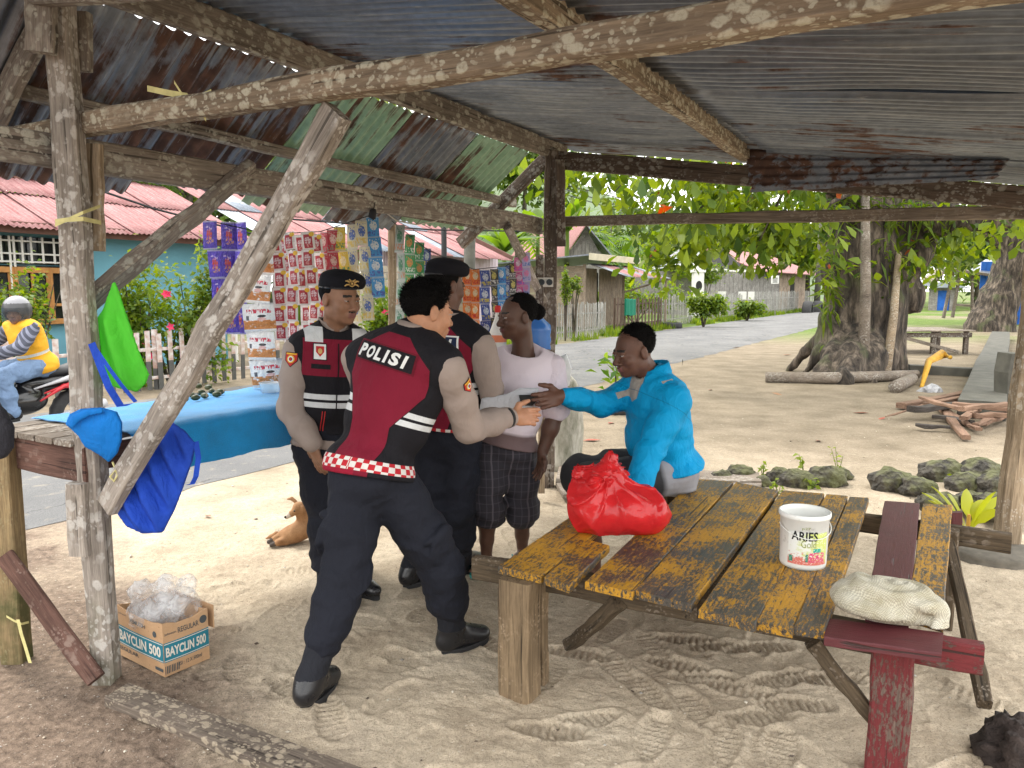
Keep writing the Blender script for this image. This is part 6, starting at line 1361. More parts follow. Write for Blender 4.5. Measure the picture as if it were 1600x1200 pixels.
# bottles by the stall
wj = thing('water_jug', 'blue plastic water jug standing behind the woman', 'jug', D(834, 545, 5.5)); p = D(834, 540, 5.5)
M_jug = mat('blue_plastic', lambda nt: dict(color=(.06, .22, .6), rough=.15, alpha=.8, thin=.3)); v, f = lathe_vf([(.11, 0), (.125, .03), (.118, .06), (.125, .09), (.118, .12), (.125, .16), (.12, .2), (.05, .26), (.03, .27), (.03, .31)], 28, True, True); make('body', [Vector(q) + p + Vector((0, 0, -.05)) for q in v], f, M_jug, wj, True)
shf = thing('bottle_shelf', 'narrow plank shelf behind the woman holding bottles', 'shelf', D(800, 548, 5.5)); beam('board', D(750, 548, 5.5), D(858, 548, 5.5), .3, .03, M_plank, shf, seg=2); beam('leg', D(752, 770, 5.5), D(752, 548, 5.5), .05, .05, M_pole, shf, up=(0, 1, 0), seg=2); beam('leg', D(846, 770, 5.55), D(846, 548, 5.55), .05, .05, M_pole, shf, up=(0, 1, 0), seg=2)
wb = thing('white_bottle', 'white plastic bottle with red cap left of the woman', 'bottle', D(778, 545, 5.5)); p = D(778, 545, 5.5); v, f = lathe_vf([(.06, 0), (.062, .02), (.06, .12), (.03, .2), (.018, .24), (.018, .27)], 20, True, True); make('body', [Vector(q) + p for q in v], f, M_whp, wb, True); v, f = lathe_vf([(.022, .26), (.022, .30), (.015, .31)], 16, True, True); make('cap', [Vector(q) + p for q in v], f, mat('red_cap', (.5, .02, .02)), wb); v, f = lathe_vf([(.0615, .05), (.0615, .10)], 20, False); make('label_print', [Vector(q) * 1 + p for q in [(a * 1.02, b * 1.02, c) for a, b, c in v]], f, mat('orange_label', (.65, .2, .1)), wb)
sack('white_bag', [(868, 560), (885, 552), (893, 575), (890, 603), (872, 606)], 5.6, .03, mat('white_film', film((.7, .72, .74), .3, .4)), 'white plastic bag hanging right behind the woman', 'plastic bag')
# fallen leaves
M_dry = mat('dry_leaf', lambda nt: dict(color=nt.mix(nt.rnd(), (.30, .07, .045), (.28, .16, .09)), rough=.7)); lv = [(0, -.5, 0), (.22, -.15, .04), (.24, .15, .06), (0, .5, .02), (-.24, .15, .05), (-.22, -.15, .03), (0, 0, -.02)]; lf_ = [(0, 1, 6), (1, 2, 6), (2, 3, 6), (3, 4, 6), (4, 5, 6), (5, 0, 6)]
me = None
for k, (px, py, s, lb) in enumerate([(325, 808, .09, 'curled red leaf on the sand left of the dog'), (362, 711, .12, 'red leaf lying on the asphalt above the dog'), (955, 662, .15, 'red dry leaf before the tyre planter'), (925, 690, .2, 'long brown leaf by the pale stump'), (1215, 617, .2, 'dark brown leaf below the log end'), (1345, 646, .2, 'brown curled leaf in the middle of the yard'), (1378, 655, .15, 'reddish leaf left of the firewood'), (1278, 690, .15, 'brown leaf above the weeds'), (1230, 555, .25, 'red leaf at the road edge left of the tree'), (1150, 545, .22, 'pale leaf on the road shoulder'), (905, 680, .12, 'small leaf behind the woman'), (1110, 610, .15, 'small dry leaf in the yard right of the blue jacket'), (1330, 575, .2, 'brown leaf among the tree roots')]):
    if me is None: o0 = make('fallen_leaf', lv, lf_, M_dry, None, True, False); me = o0.data; bpy.data.objects.remove(o0)
    o = bpy.data.objects.new('fallen_leaf', me); COL.objects.link(o); g = G(px, py); o.location = (g.x, g.y, (gz(g.x, g.y) + .012 if g.y < 8 else .006) + (.03 if k in (1, 9) else 0)); o.rotation_euler = (RNG.uniform(-.2, .2), RNG.uniform(-.2, .2), RNG.uniform(0, 6)); o.scale = (s * .8, s, s); tag(o, lb, 'leaf', 'fallen dry leaves')
# small coral bits and crumbs on the sand
rs = np.random.RandomState(21); n = 2600
x = rs.uniform(-2.6, 5.5, n); y = 1.6 + rs.beta(1.1, 2.4, n) * 10; u_ = (x - P0.x) * N.x + (y - P0.y) * N.y; k = u_ < 2.1; x = x[k]; y = y[k]; n = len(x); z = ground_h(x, y); sz = rs.lognormal(-5.65, .45, n)
oc = np.array([(1, 0, 0), (0, 1, 0), (-1, 0, 0), (0, -1, 0), (0, 0, .8), (0, 0, -.8)]); of = np.array([(0, 1, 4), (1, 2, 4), (2, 3, 4), (3, 0, 4), (1, 0, 5), (2, 1, 5), (3, 2, 5), (0, 3, 5)])
Vd = (oc[None] * (1 + rs.uniform(-.35, .35, (n, 6, 3))) * sz[:, None, None] * np.stack([rs.uniform(.7, 1.6, n), rs.uniform(.7, 1.6, n), rs.uniform(.5, .9, n)], 1)[:, None, :] + np.stack([x, y, z + sz * .3], 1)[:, None, :]).reshape(-1, 3)
Fd = (np.arange(n)[:, None, None] * 6 + of[None]).reshape(-1, 3)
o = make('sand_debris', Vd, Fd, mat('coral_crumbs', lambda nt: dict(color=nt.ramp(nt.island(), [(.0, (.60, .55, .46)), (.55, (.40, .33, .25)), (.72, (.10, .07, .05)), (.9, (.14, .11, .09)), (1., (.62, .6, .55))]), rough=.9)))
tag(o, 'tiny coral bits and crumbs scattered over the sand', 'debris', kind='stuff')
# ================================================================== people
def arr(v): return np.array(tuple(v), np.float64)
def unit(v): v = np.asarray(v, float); return v / np.linalg.norm(v)
def basis(f, up=(0, 0, 1)):
    f = unit(f); r = unit(np.cross(f, up)); return np.stack([r, f, np.cross(r, f)])     # rows: right, forward, up
def skinmat(name, c, lip):
    def f(nt):
        o = nt.pos(); n = nt.noise(o, 22, 4); n2 = nt.noise(o, 170, 3)
        return dict(color=nt.hsv(c, val=nt.rng(n, .3, .7, .86, 1.14)), rough=.5, spec=.35, sss=.06, normal=nt.bump(n2, .12, .002))
    return [mat('skin_' + name, f), mat('lip_' + name, varied(lip, .1, 30, .1, .45)), mat('brow_' + name, (.012, .01, .009))]
SK_L = skinmat('tan', (.42, .21, .12), (.33, .12, .09)); SK_M = skinmat('brown', (.25, .13, .078), (.20, .08, .065)); SK_D = skinmat('deep', (.095, .048, .032), (.12, .045, .04)); SK_D2 = skinmat('dark', (.115, .055, .036), (.15, .055, .045))
M_hair = mat('black_hair', lambda nt: (lambda o, n: dict(color=nt.mix(n, (.002, .002, .003), (.010, .009, .008)), rough=.75, spec=.08, normal=nt.bump(n, 1., .01)))(nt.pos(), nt.noise(nt.pos(), 190, 4)))
M_eye = mat('eye_white', (.30, .27, .25), rough=.2); M_iris = mat('iris', (.01, .007, .005), rough=.1)
def fabric(c, weave=260., fold=.8, rough=.85, amt=.12, fs=15., sheen=0.):
    def f(nt):
        o = nt.pos(); n = nt.noise(o, 6, 4); w = nt.noise(o, weave, 2); k = nt.noise(nt.map(o, (1, 1, .55)), fs, 4, .55, .7)
        return dict(color=nt.hsv(c, val=nt.rng(n, .25, .75, 1 - amt, 1 + amt)), rough=rough, normal=nt.bump(w * .06 + k, fold, .03), spec=.2, sheen=sheen)
    return f
M_navy = mat('black_uniform', fabric((.0125, .014, .021), fold=.6)); M_taupe = mat('taupe_shirt', fabric((.30, .245, .215), fold=.3)); M_boot = mat('black_leather', lambda nt: dict(color=(.012, .012, .014), rough=nt.rng(nt.noise(nt.pos(), 30, 3), .3, .7, .22, .42), spec=.5)); M_sole = mat('boot_sole', varied((.013, .013, .014), .2, 40)); M_bootf = mat('boot_canvas', fabric((.016, .017, .022)))
def f_vest(nt):
    x, y, z = nt.sep(nt.attr('tl')); o = nt.pos(); ax = x.abs(); n = nt.noise(o, 6, 4); wv = nt.noise(o, 300, 2); k = nt.noise(nt.map(o, (1, 1, .55)), 15, 4, .5, .6)
    blk = (.011, .0105, .0135); mar = (.175, .010, .027); sil = nt.mix(nt.noise(o, 60, 3), (.50, .52, .53), (.66, .68, .69))
    back = y < 0.03
    hw = nt.rng(z, .15, .30, .088, .178)                                  # half width of the maroon panel
    yoke = z < (.492 - nt.math('MAXIMUM', ax - .05, 0.) * .75)
    m_b = (ax < hw) & yoke; m_f = z.between(.31, .47) & (ax < .16)
    c = nt.mix(nt.mix(back, nt.grey(m_f), nt.grey(m_b)), blk, mar)
    c = nt.mix(((ax - hw).abs() < .0028) & back & (z < .42), c, (.008, .007, .009))
    st = (z.between(.170, .194) | z.between(.206, .230)) & nt.math('MAXIMUM', back.inv(), ax > hw)
    c = nt.mix(st, c, sil)
    fs_ = (y > .0) & z.between(.455, .52) & ax.between(.07, .15); c = nt.mix(fs_, c, sil)
    an = nt.math('ARCTAN2', x, y) * .155
    ch = ((an / .023).floor() + (z / .0225).floor()).mod(2.); bl = z.between(-.032, .014); c = nt.mix(bl, c, nt.mix(ch, (.42, .02, .03), (.62, .60, .57)))
    c = nt.mix((z < -.032) & back & (x < .03), c, (.26, .01, .03))
    c = nt.hsv(c, val=nt.rng(n, .25, .75, .9, 1.1))
    return dict(color=c, rough=.85, spec=.2, normal=nt.bump(wv * .05 + k * .8, .6, .03))
M_vest = mat('vest_panels', f_vest)
def head_blob(b, C, B, s=1., neck=None, nose=1., fat=1.):
    def w(x, y, z): return C + s * (x * B[0] + y * B[1] + z * B[2])
    def e(c, r, k=.015, sub=False): b.ell(w(*c), np.array(r) * s, B, k, sub)
    e((0, -.018, .035), (.073 * fat, .094, .083), .03); e((0, .026, -.02), (.062 * fat, .066, .088), .03); e((0, .032, -.075), (.05 * fat, .05, .042), .03); e((0, .070, -.098), (.023, .021, .018), .02)
    for q in (-1, 1): e((q * .040 * fat, .058, -.034), (.026, .026, .026), .02); e((q * .051 * fat, -.005, -.06), (.016, .028, .03), .02)
    e((0, .079, .019), (.048, .017, .011), .014)
    for q in (-1, 1): e((q * .031, .103, .001), (.018, .017, .010), .010, True)
    b.cone(w(0, .086, .006), w(0, .106 * (1 + .02 * nose), -.034), .0085 * s, .012 * s * nose, .010); e((0, .108, -.038), (.0145 * nose, .0135, .0105), .007)
    for q in (-1, 1): e((q * .0145 * nose, .098, -.0415), (.0095, .0115, .008), .006)
    e((0, .078, -.069), (.031, .020, .021), .015); e((0, .0965, -.0635), (.0225, .0085, .0058), .005); e((0, .0945, -.0745), (.0195, .009, .0068), .005)
    e((0, .107, -.069), (.024, .007, .0012), .002, True)
    for q in (-1, 1): e((q * .031, .0838, .0072), (.0178, .0142, .0082), .004); e((q * .031, .083, -.0085), (.016, .0135, .0055), .004)
    for q in (-1, 1): e((q * .0765 * fat, -.010, -.010), (.0095, .019, .032), .008); e((q * .088 * fat, -.004, -.006), (.007, .010, .019), .005, True)
    if neck is not None: b.cone(w(0, -.022, -.05), neck, .053 * s, .060 * s, .03)
    return w
def head_mi(C, B, s=1., stash=False):
    def f(ce):
        l = (ce - C) @ B.T / s; m = np.zeros(len(ce), int); x, y, z = l.T; ax = np.abs(x); near = (np.abs(l).max(1) < .16)
        m[near & (y > .083) & (ax < .024) & (z < -.0575) & (z > -.0815)] = 1
        m[near & (y > .06) & (ax > .011) & (ax < .048) & (np.abs(z - .0225 + (ax - .028) ** 2 * 4) < .0048)] = 2
        if stash: m[near & (y > .085) & (ax < .024) & (z < -.0495) & (z > -.0565)] = 2
        return m
    return f
def eyes(par, C, B, s=1.):
    for q in (-1, 1):
        c = C + s * (q * .031 * B[0] + .0815 * B[1] + .0 * B[2]); v, f = lathe_vf([(0, -.0125), (.008, -.0096), (.0118, -.004), (.0118, .004), (.009, .0086), (.0058, .0111)], 14, False); v2, f2 = lathe_vf([(.0058, .0111), (.003, .0122), (0, .0126)], 14, False)
        M = np.stack([B[0], B[2], B[1]], 1) * s; to = lambda vs: [M @ np.array(p) * np.array([1, 1, 1]) + c for p in vs]
        e_ = make('eye', to(v), [g[::-1] for g in f], M_eye, par, True); i_ = make('iris', np.array(to(v2)), np.array([g[::-1] for g in f2]), M_iris, e_, True, world=False); i_.data.transform(Matrix.Translation(-par.location))
def hair_blob(C, B, s=1., style='short', seed=0):
    b = Blob(); e = lambda c, r, k=.02: b.ell(C + s * (c[0] * B[0] + c[1] * B[1] + c[2] * B[2]), np.array(r) * s, B, k)
    if style == 'short': e((0, -.024, .036), (.079, .097, .09)); front, back_, side = .062, -.060, -.0
    elif style == 'thick': e((0, -.022, .040), (.083, .101, .092)); e((0, .03, .095), (.055, .05, .03)); front, back_, side = .066, -.062, -.005
    elif style == 'afro': e((0, -.030, .042), (.080, .094, .090)); front, back_, side = .070, -.055, .012
    elif style == 'bun': e((0, -.026, .036), (.078, .096, .088)); e((0, -.125, .012), (.045, .04, .042), .015); front, back_, side = .060, -.05, .005
    fine_ = 90 if style in ('afro', 'bun') else 70
    def cut(P, v):
        l = (P - C.astype(np.float32)) @ B.T.astype(np.float32) / s; y = l[:, 1]; z = l[:, 2]
        zc = np.interp(y, [-.12, -.05, -.03, .012, .03, .05, .075, .12], [back_ if style != 'bun' else -.09, back_, -.03, -.03 if style != 'afro' else -.022, side + (.012 if style != 'afro' else -.004), .045, front, front + .004])
        v = v - .0035 * vnoise(P, fine_, seed) - .002 * vnoise(P, 170, seed + 1)
        if style == 'thick': v = v - .006 * np.clip(l[:, 2] / .1, 0, 1) * vnoise(P * np.array([1.6, 1.6, .5], np.float32), 60, seed + 4)
        return smax(v, ((zc - z) * .9 * s).astype(np.float32), .006)
    b.post.append(cut); return b
def hair_on(par, s, sc, style, seed, h, L, n):
    o, v, q = blob_obj('hair', hair_blob(s['head'], s['hb'], sc, style, seed), h, M_hair, par); rs = np.random.RandomState(seed)
    tri = v[q]; c = tri.mean(1); nr = np.cross(tri[:, 1] - tri[:, 0], tri[:, 2] - tri[:, 0]); nr /= np.linalg.norm(nr, axis=1)[:, None] + 1e-9
    out = ((c - s['head']) * nr).sum(1); nr[out < 0] *= -1; l = (c - s['head']) @ s['hb'].T; ok = np.flatnonzero((l[:, 2] > -.02) | (l[:, 1] < -.05)); i = rs.choice(ok, n); p = c[i]
    ln = L * rs.uniform(.5, 1.2, n) * np.clip((l[i, 2] + .06) / .12, .25, 1); d = nr[i] * .75 + s['hb'][1] * rs.uniform(-.1, .5, n)[:, None] + rs.normal(size=(n, 3)) * .38; d /= np.linalg.norm(d, axis=1)[:, None]
    sd = np.cross(d, rs.normal(size=(n, 3))); sd /= np.linalg.norm(sd, axis=1)[:, None]; V_h = np.stack([p - sd * .0016 - nr[i] * .002, p + sd * .0016 - nr[i] * .002, p + d * ln[:, None]], 1).reshape(-1, 3) - np.array(par.location)
    k = make('hair_strands', V_h, np.arange(n * 3).reshape(-1, 3), M_hair, o, world=False); tag(k, kind='stuff'); return o
def hand_blob(b, wr, d, pn, th, curl=.5, s=1., spread=1., tc=.5):
    """wrist, pointing direction, palm normal (the way fingers curl), thumb side (+1/-1 along d x pn)"""
    d = unit(d); pn = unit(np.asarray(pn, float) - d * np.dot(pn, d)); ac = np.cross(d, pn) * th; w = arr(wr)
    b.ell(w + d * .048 * s, np.array((.040, .052, .0155)) * s, np.stack([ac, d, pn]), .012); b.cone(w - d * .02, w + d * .03, .026 * s, .024 * s, .015)
    for k, (o, L) in enumerate(((.030, .072), (.010, .080), (-.010, .074), (-.028, .058))):
        p = w + (d * .086 + ac * o - d * abs(o) * .15) * s; a = curl * (.35 + .12 * k); dirn = unit(d + ac * o * 2.2 * spread); pts = [p - dirn * .02 * s, p]; rr = [.0100 * s, .0098 * s]
        for j, fr in enumerate((.45, .30, .25)):
            a2 = a * (j + 1) * 1.0; q = dirn * math.cos(a2) + pn * math.sin(a2); pts.append(pts[-1] + q * L * fr * s); rr.append((.0092 - .0009 * j) * s)
        b.chain(pts, rr, .006)
    p = w + (d * .022 + ac * .030) * s; q1 = unit(d * .75 + ac * .75 + pn * .25 * tc); q2 = unit(d * .95 + ac * .35 + pn * .35 * tc); b.chain([p - ac * .012 * s, p + q1 * .034 * s, p + q1 * .034 * s + q2 * .03 * s, p + q1 * .034 * s + q2 * .054 * s], [.0155 * s, .0125 * s, .0105 * s, .0085 * s], .008)
def boot(par, ank, toe, h=.22, knee=None, z0=None):
    """ankle joint position, toe direction point; boot shaft rises towards the knee"""
    a = arr(ank); t = arr(toe); d = t - a; d[2] = 0; d = unit(d); z0 = 0. if z0 is None else z0; side = np.array([d[1], -d[0], 0]); B = np.stack([side, d, [0, 0, 1]])
    fl_ = np.array([a[0], a[1], z0]); up = unit(arr(knee) - a) if knee is not None else np.array([0, 0, 1.]); b = Blob()
    b.cone(fl_ + [0, 0, .075], fl_ + [0, 0, .10] + up * (h - .08), .052, .060, .03); b.ell(fl_ + d * -.028 + [0, 0, .055], (.042, .05, .052), B, .03); b.ell(fl_ + d * .075 + [0, 0, .045], (.044, .105, .040), B, .03); b.ell(fl_ + d * .145 + [0, 0, .040], (.043, .05, .034), B, .02)
    b.cone(fl_ + [0, 0, .105], fl_ + d * .10 + [0, 0, .055], .045, .036, .03)
    b.post.append(lambda P, v: smax(v - .0022 * vnoise(P, 40, 2), (.018 + z0 - P[:, 2]).astype(np.float32), .004))
    t_ = Vector(fl_)
    o, v, q = blob_obj('boot', b, .0075, [M_boot, M_bootf], par, mfun=lambda ce: ((ce[:, 2] > z0 + .115)).astype(int))
    sv, sf = [], []; n = 28
    for lay, (zz, k) in enumerate(((0.0, 1.), (.020, 1.0), (.026, .94))):
        for j in range(n):
            an = 2 * math.pi * j / n; yy = math.sin(an); xx = math.cos(an); L = .148 if yy > 0 else .098; wv = .050 * (1 - .10 * max(-yy, 0) ** 2); sv.append(fl_ + d * (.045 + yy * L) * 1.0 * (k if False else 1) + side * xx * wv * k * (1 - .18 * abs(yy) ** 4) + np.array([0, 0, zz - .004]))
    for l in range(2):
        for j in range(n): sf.append((l * n + j, l * n + (j + 1) % n, (l + 1) * n + (j + 1) % n, (l + 1) * n + j))
    sf += [tuple(range(n))[::-1], tuple(2 * n + j for j in range(n))]
    s_ = make('sole', np.array(sv), [tuple(f) for f in sf], M_sole, o, False, world=False); s_.data.transform(Matrix.Translation(-par.location)); recalc(s_)
    lc = MB()
    for k in range(4): c = fl_ + d * (.055 - .012 * k) + np.array([0, 0, .092 + .022 * k]); lc.tube([c - side * .032, c + d * .02 + np.array([0, 0, .012]), c + side * .032], .0035, 5)
    l_ = lc.obj('laces', M_sole, o, world=False); l_.data.transform(Matrix.Translation(-par.location))
    return o
def tor(P, B): return lambda x, y, z: P + x * B[0] + y * B[1] + z * B[2]
def trousers(par, s, m, cut=None, rad=(.098, .078, .068), grow=1., blouse=True, cargo=False, seedn=1, name='trousers', waist=True, skirt=None, h=.009):
    B = s['tb']; b = Blob(); pl = s['pelvis']; t = tor(pl, s.get('pb', B))
    b.ell(t(0, -.005, -.03), (.165 * grow, .122 * grow, .12), s.get('pb', B), .05); b.ell(t(0, -.045, -.07), (.13 * grow, .085 * grow, .09), s.get('pb', B), .05)
    if waist: b.ell(t(0, 0, .05), (.148 * grow, .108 * grow, .09), s.get('pb', B), .04)
    for i in (0, 1):
        hp, kn, an = s['hip'][i], s['kn'][i], s['an'][i]; r0, r1, r2 = rad
        en = kn + (an - kn) * (cut if cut is not None else .62)
        pts = [hp, hp * .5 + kn * .5, kn, kn * .5 + en * .5, en]; b.chain(pts, [r0 * 1.02, r0 * .93, r1, r1 * .97 if blouse else (r1 + r2) / 2, r2], .045)
        if blouse: b.ell(kn * .12 + en * .88, (.074, .074, .05), None, .04)
        if cargo:
            sd = B[0] * (-1 if i == 0 else 1); c = hp * .42 + kn * .58 + sd * (r0 * .80) - B[1] * .02; ax = unit(kn - hp); Mx = np.stack([sd, unit(np.cross(ax, sd)), ax]); b.ell(c, (.035, .068, .088), Mx, .012); b.ell(c - ax * .062 + sd * .006, (.037, .072, .026), Mx, .006)
    kns = [k.astype(np.float32) for k in s['kn']]; ans = [a.astype(np.float32) for a in s['an']]
    def post(P, v):
        w = np.full(len(P), .009, np.float32)
        for k in kns + ans: w += .012 * np.exp(-((P - k) ** 2).sum(1) / .02)
        return v - w * (ridged(P * np.array([1, 1, 2.1], np.float32), 13, seedn) - .4) - .006 * vnoise(P * np.array([1, 1, 1.6], np.float32), 38, seedn + 1)
    b.post.append(post); return blob_obj(name, b, h, m, par)[0]
def torso_blob(s, g=0., belly=0., bust=0., sw=1.):
    b = Blob(); t = s['T']; B = s['tb']; H = s['H']
    b.ell(t(0, -.01, -.03), (.163 + g * 1.5, .124 + g * 1.6, .13), B, .05); b.ell(t(0, .01 + belly * .4, H * .32), (.148 * sw + g, .108 + g + belly, .16), B, .06); b.ell(t(0, .005, H * .62), (.170 * sw + g, .118 + g, .17), B, .06); b.ell(t(0, -.012, H * .82), (.150 * sw + g, .098 + g, .10), B, .06)
    if bust:
        for q in (-1, 1): b.ell(t(q * .075, .10, H * .60), (.07, .06, .065), B, .04)
    return b
def shoulders(b, s, g=0., r=.062, inset=.0):
    n = s['neck']
    for i in (0, 1):
        p = s['sh'][i] * (1 - inset) + s['T'](0, 0, s['H'] * .85) * inset; b.cone(s['T'](0, -.01, s['H'] * .84), p, .085 + g, r + g, .04); b.cone(n - s['tb'][2] * .01, s['sh'][i] * .8 + n * .2 + s['tb'][2] * .0, .045 + g, .048 + g, .04)
    return b
def setup(pelvis, neck, tf, sh, el, wr, hip, kn, an, toe, head, hf, hup=(0, 0, 1)):
    s = {}; s['pelvis'] = arr(pelvis); s['neck'] = arr(neck); up = unit(s['neck'] - s['pelvis']); s['H'] = np.linalg.norm(s['neck'] - s['pelvis'])
    r = unit(np.cross(np.asarray(tf, float), up)); s['tb'] = np.stack([r, np.cross(up, r), up]); s['T'] = tor(s['pelvis'], s['tb'])
    for k, v in dict(sh=sh, el=el, wr=wr, hip=hip, kn=kn, an=an, toe=toe).items(): s[k] = [arr(q) for q in v]
    s['head'] = arr(head); s['hb'] = basis(hf, hup); s['tl'] = lambda v: (v - s['pelvis']) @ s['tb'].T
    return s
def wrinkle(b, amp=.004, sc=16, seed=0, st=(1, 1, 2.0), extra=()):
    def post(P, v):
        amp_ = amp * 2.2; w = np.full(len(P), amp_, np.float32)
        for c, a, r in extra: w += 2 * a * np.exp(-((P - np.asarray(c, np.float32)) ** 2).sum(1) / (r * r))
        return v - w * (.5 * vnoise(P * np.array(st, np.float32), sc, seed) + .6 * (ridged(P * np.array(st, np.float32), sc * .8, seed + 7) - .4)) - .9 * amp * vnoise(P * np.array(st, np.float32), sc * 2.3, seed + 1)
    b.post.append(post); return b
def sleeves(par, s, m, frac=1., r=(.062, .054, .044), name='sleeve', seed=3, only=(0, 1), h=.008, gap=0.):
    out = []
    for i in only:
        b = Blob(); S, E, Wr = s['sh'][i], s['el'][i], s['wr'][i]
        if frac < 1.: e = S + (E - S) * (frac * 2 if frac <= .5 else 1); b.chain([S, e], [r[0] * 1.08, r[0] * 1.12], .03)
        else: e = E + (Wr - E) * (frac - 1. if frac > 1 else .96); b.chain([S, S * .5 + E * .5, E, E * .45 + e * .55, e], [r[0] * 1.08, r[0], r[1] * 1.03, r[1] * .95, r[2]], .03)
        wrinkle(b, .0032, 20, seed + i, (1, 1, 1.3), [(E, .007, .1), (e, .004, .07)]); out.append(blob_obj(name, b, h, m, par)[0])
    return out
def body(par, s, mats, hands, headkw={}, neck_r=1., legs=False, arm_r=(.047, .040, .028), stash=False, feet=False, hs=1., gut=True):
    b = Blob(); head_blob(b, s['head'], s['hb'], hs, s['neck'] - s['tb'][2] * .03, **headkw)
    if gut: b.ell(s['T'](0, 0, s['H'] * .6), (.13, .085, .2), s['tb'], .03); b.ell(s['T'](0, 0, 0), (.12, .08, .12), s['tb'], .03)
    for i in (0, 1):
        b.cone(s['T'](0, 0, s['H'] * .85), s['sh'][i], .05, .046, .03); b.chain([s['sh'][i], s['sh'][i] * .5 + s['el'][i] * .5, s['el'][i], s['el'][i] * .6 + s['wr'][i] * .4, s['wr'][i]], [arm_r[0] * 1.05, arm_r[0], arm_r[1], arm_r[1] * .98, arm_r[2]], .02)
        if hands[i]: hand_blob(b, s['wr'][i], *hands[i])
        if legs: b.chain([s['hip'][i], s['kn'][i], s['kn'][i] * .7 + s['an'][i] * .3, s['kn'][i] * .3 + s['an'][i] * .7, s['an'][i]], [.075, .05, .054, .038, .032], .02)
        else: b.chain([s['hip'][i], s['kn'][i], s['an'][i]], [.06, .045, .035], .02)
        if feet:
            d = unit((s['toe'][i] - s['an'][i]) * [1, 1, 0]); a0 = s['an'][i] * [1, 1, 0]; Bf = np.stack([np.array([d[1], -d[0], 0]), d, [0, 0, 1]]); b.ell(a0 + d * .06 + [0, 0, .045], (.036, .095, .026), Bf, .02); b.ell(a0 - d * .02 + [0, 0, .045], (.03, .035, .036), Bf, .02)
            for k in range(5): p = a0 + d * (.145 - .006 * k) + Bf[0] * (-.028 + .014 * k) * (1 if i else -1) + [0, 0, .032]; b.cone(p, p + d * .022, .0095, .008, .004)
    o, v, q = blob_obj('body', b, .0054, mats, par, mfun=head_mi(s['head'], s['hb'], hs, stash)); return o
def collar(par, s, m, r=.066, h=.045, tilt=.35, lift=.0, name='collar'):
    B = s['tb']; c = s['neck'] + B[2] * lift - B[1] * .012; vs = []; fs = []; n = 28
    for k, (rr, z) in enumerate(((1.0, .0), (1.02, h), (1.1, h * 1.02), (1.22, h * .15))):
        for j in range(n + 1):
            a = R(100) + (j / n) * R(340); dr = B[0] * math.cos(a) * r * rr + B[1] * math.sin(a) * r * rr * .95; drop = max(0, math.sin(a)) * -.028
            vs.append(c + dr + B[2] * (z + drop))
    for k in range(3):
        for j in range(n): fs.append((k * (n + 1) + j, k * (n + 1) + j + 1, (k + 1) * (n + 1) + j + 1, (k + 1) * (n + 1) + j))
    return make(name, np.array(vs), [tuple(f) for f in fs], m, par, True)
def beret(par, s, m, side=1, sc=1., badge=True):
    C, B = s['head'], s['hb']; w = lambda x, y, z: C + sc * (x * B[0] + y * B[1] + z * B[2]); b = Blob()
    b.ell(w(0, -.016, .048), np.array((.083, .104, .070)) * sc, B, .02); b.ell(w(side * .018, -.008, .096), np.array((.096, .112, .040)) * sc, B, .03); b.ell(w(side * .070, .004, .072), np.array((.038, .075, .032)) * sc, B, .03)
    def cut(P, v):
        l = (P - C.astype(np.float32)) @ B.T.astype(np.float32) / sc; pl = (.046 - .20 * l[:, 1] * -1 * .3 - l[:, 2]); return smax(v - .002 * vnoise(P, 24, 2), pl.astype(np.float32), .006)
    b.post.append(cut); o, v, q = blob_obj('beret', b, .0065, m, par)
    rm = MB(); rm.tube([w(.0815 * math.cos(a), -.016 + .1025 * math.sin(a), .050 + .06 * (-.016 + .1025 * math.sin(a))) for a in np.linspace(0, 2 * math.pi, 37)], .0045, 6); r_ = rm.obj('band', M_boot, o, True, world=False); r_.data.transform(Matrix.Translation(-par.location))
    if badge:
        M_gold_ = MATS.get('gold_badge') or mat('gold_badge', lambda nt: dict(color=(.55, .36, .13), rough=.35, metal=.6)); g = MB(); A = unit(B[1] * .93 + B[0] * .25); X = unit(np.cross(A, B[2])); cen = w(.022, .097, .082) + A * .005
        P_ = lambda x, z: cen + X * x + B[2] * z + A * .002
        g.tube([P_(.0135 * math.cos(a), .0125 * math.sin(a)) for a in np.linspace(0, 6.283, 17)], .0028, 6)
        g.tube([P_(-.004, 0), P_(.004, 0)], .007, 8); g.tube([P_(0, -.006), P_(0, .007)], .005, 8)
        for sg in (-1, 1):
            g.tube([P_(sg * .012, .004), P_(sg * .024, .013), P_(sg * .034, .011)], [.0045, .005, .003], 6); g.tube([P_(sg * .012, -.003), P_(sg * .026, -.005), P_(sg * .036, -.012)], [.0045, .0045, .0028], 6); g.tube([P_(sg * .006, .012), P_(sg * .016, .020)], [.004, .003], 6)
        k = g.obj('badge', M_gold_, o, True, world=False); k.data.transform(Matrix.Translation(-par.location))
    return o
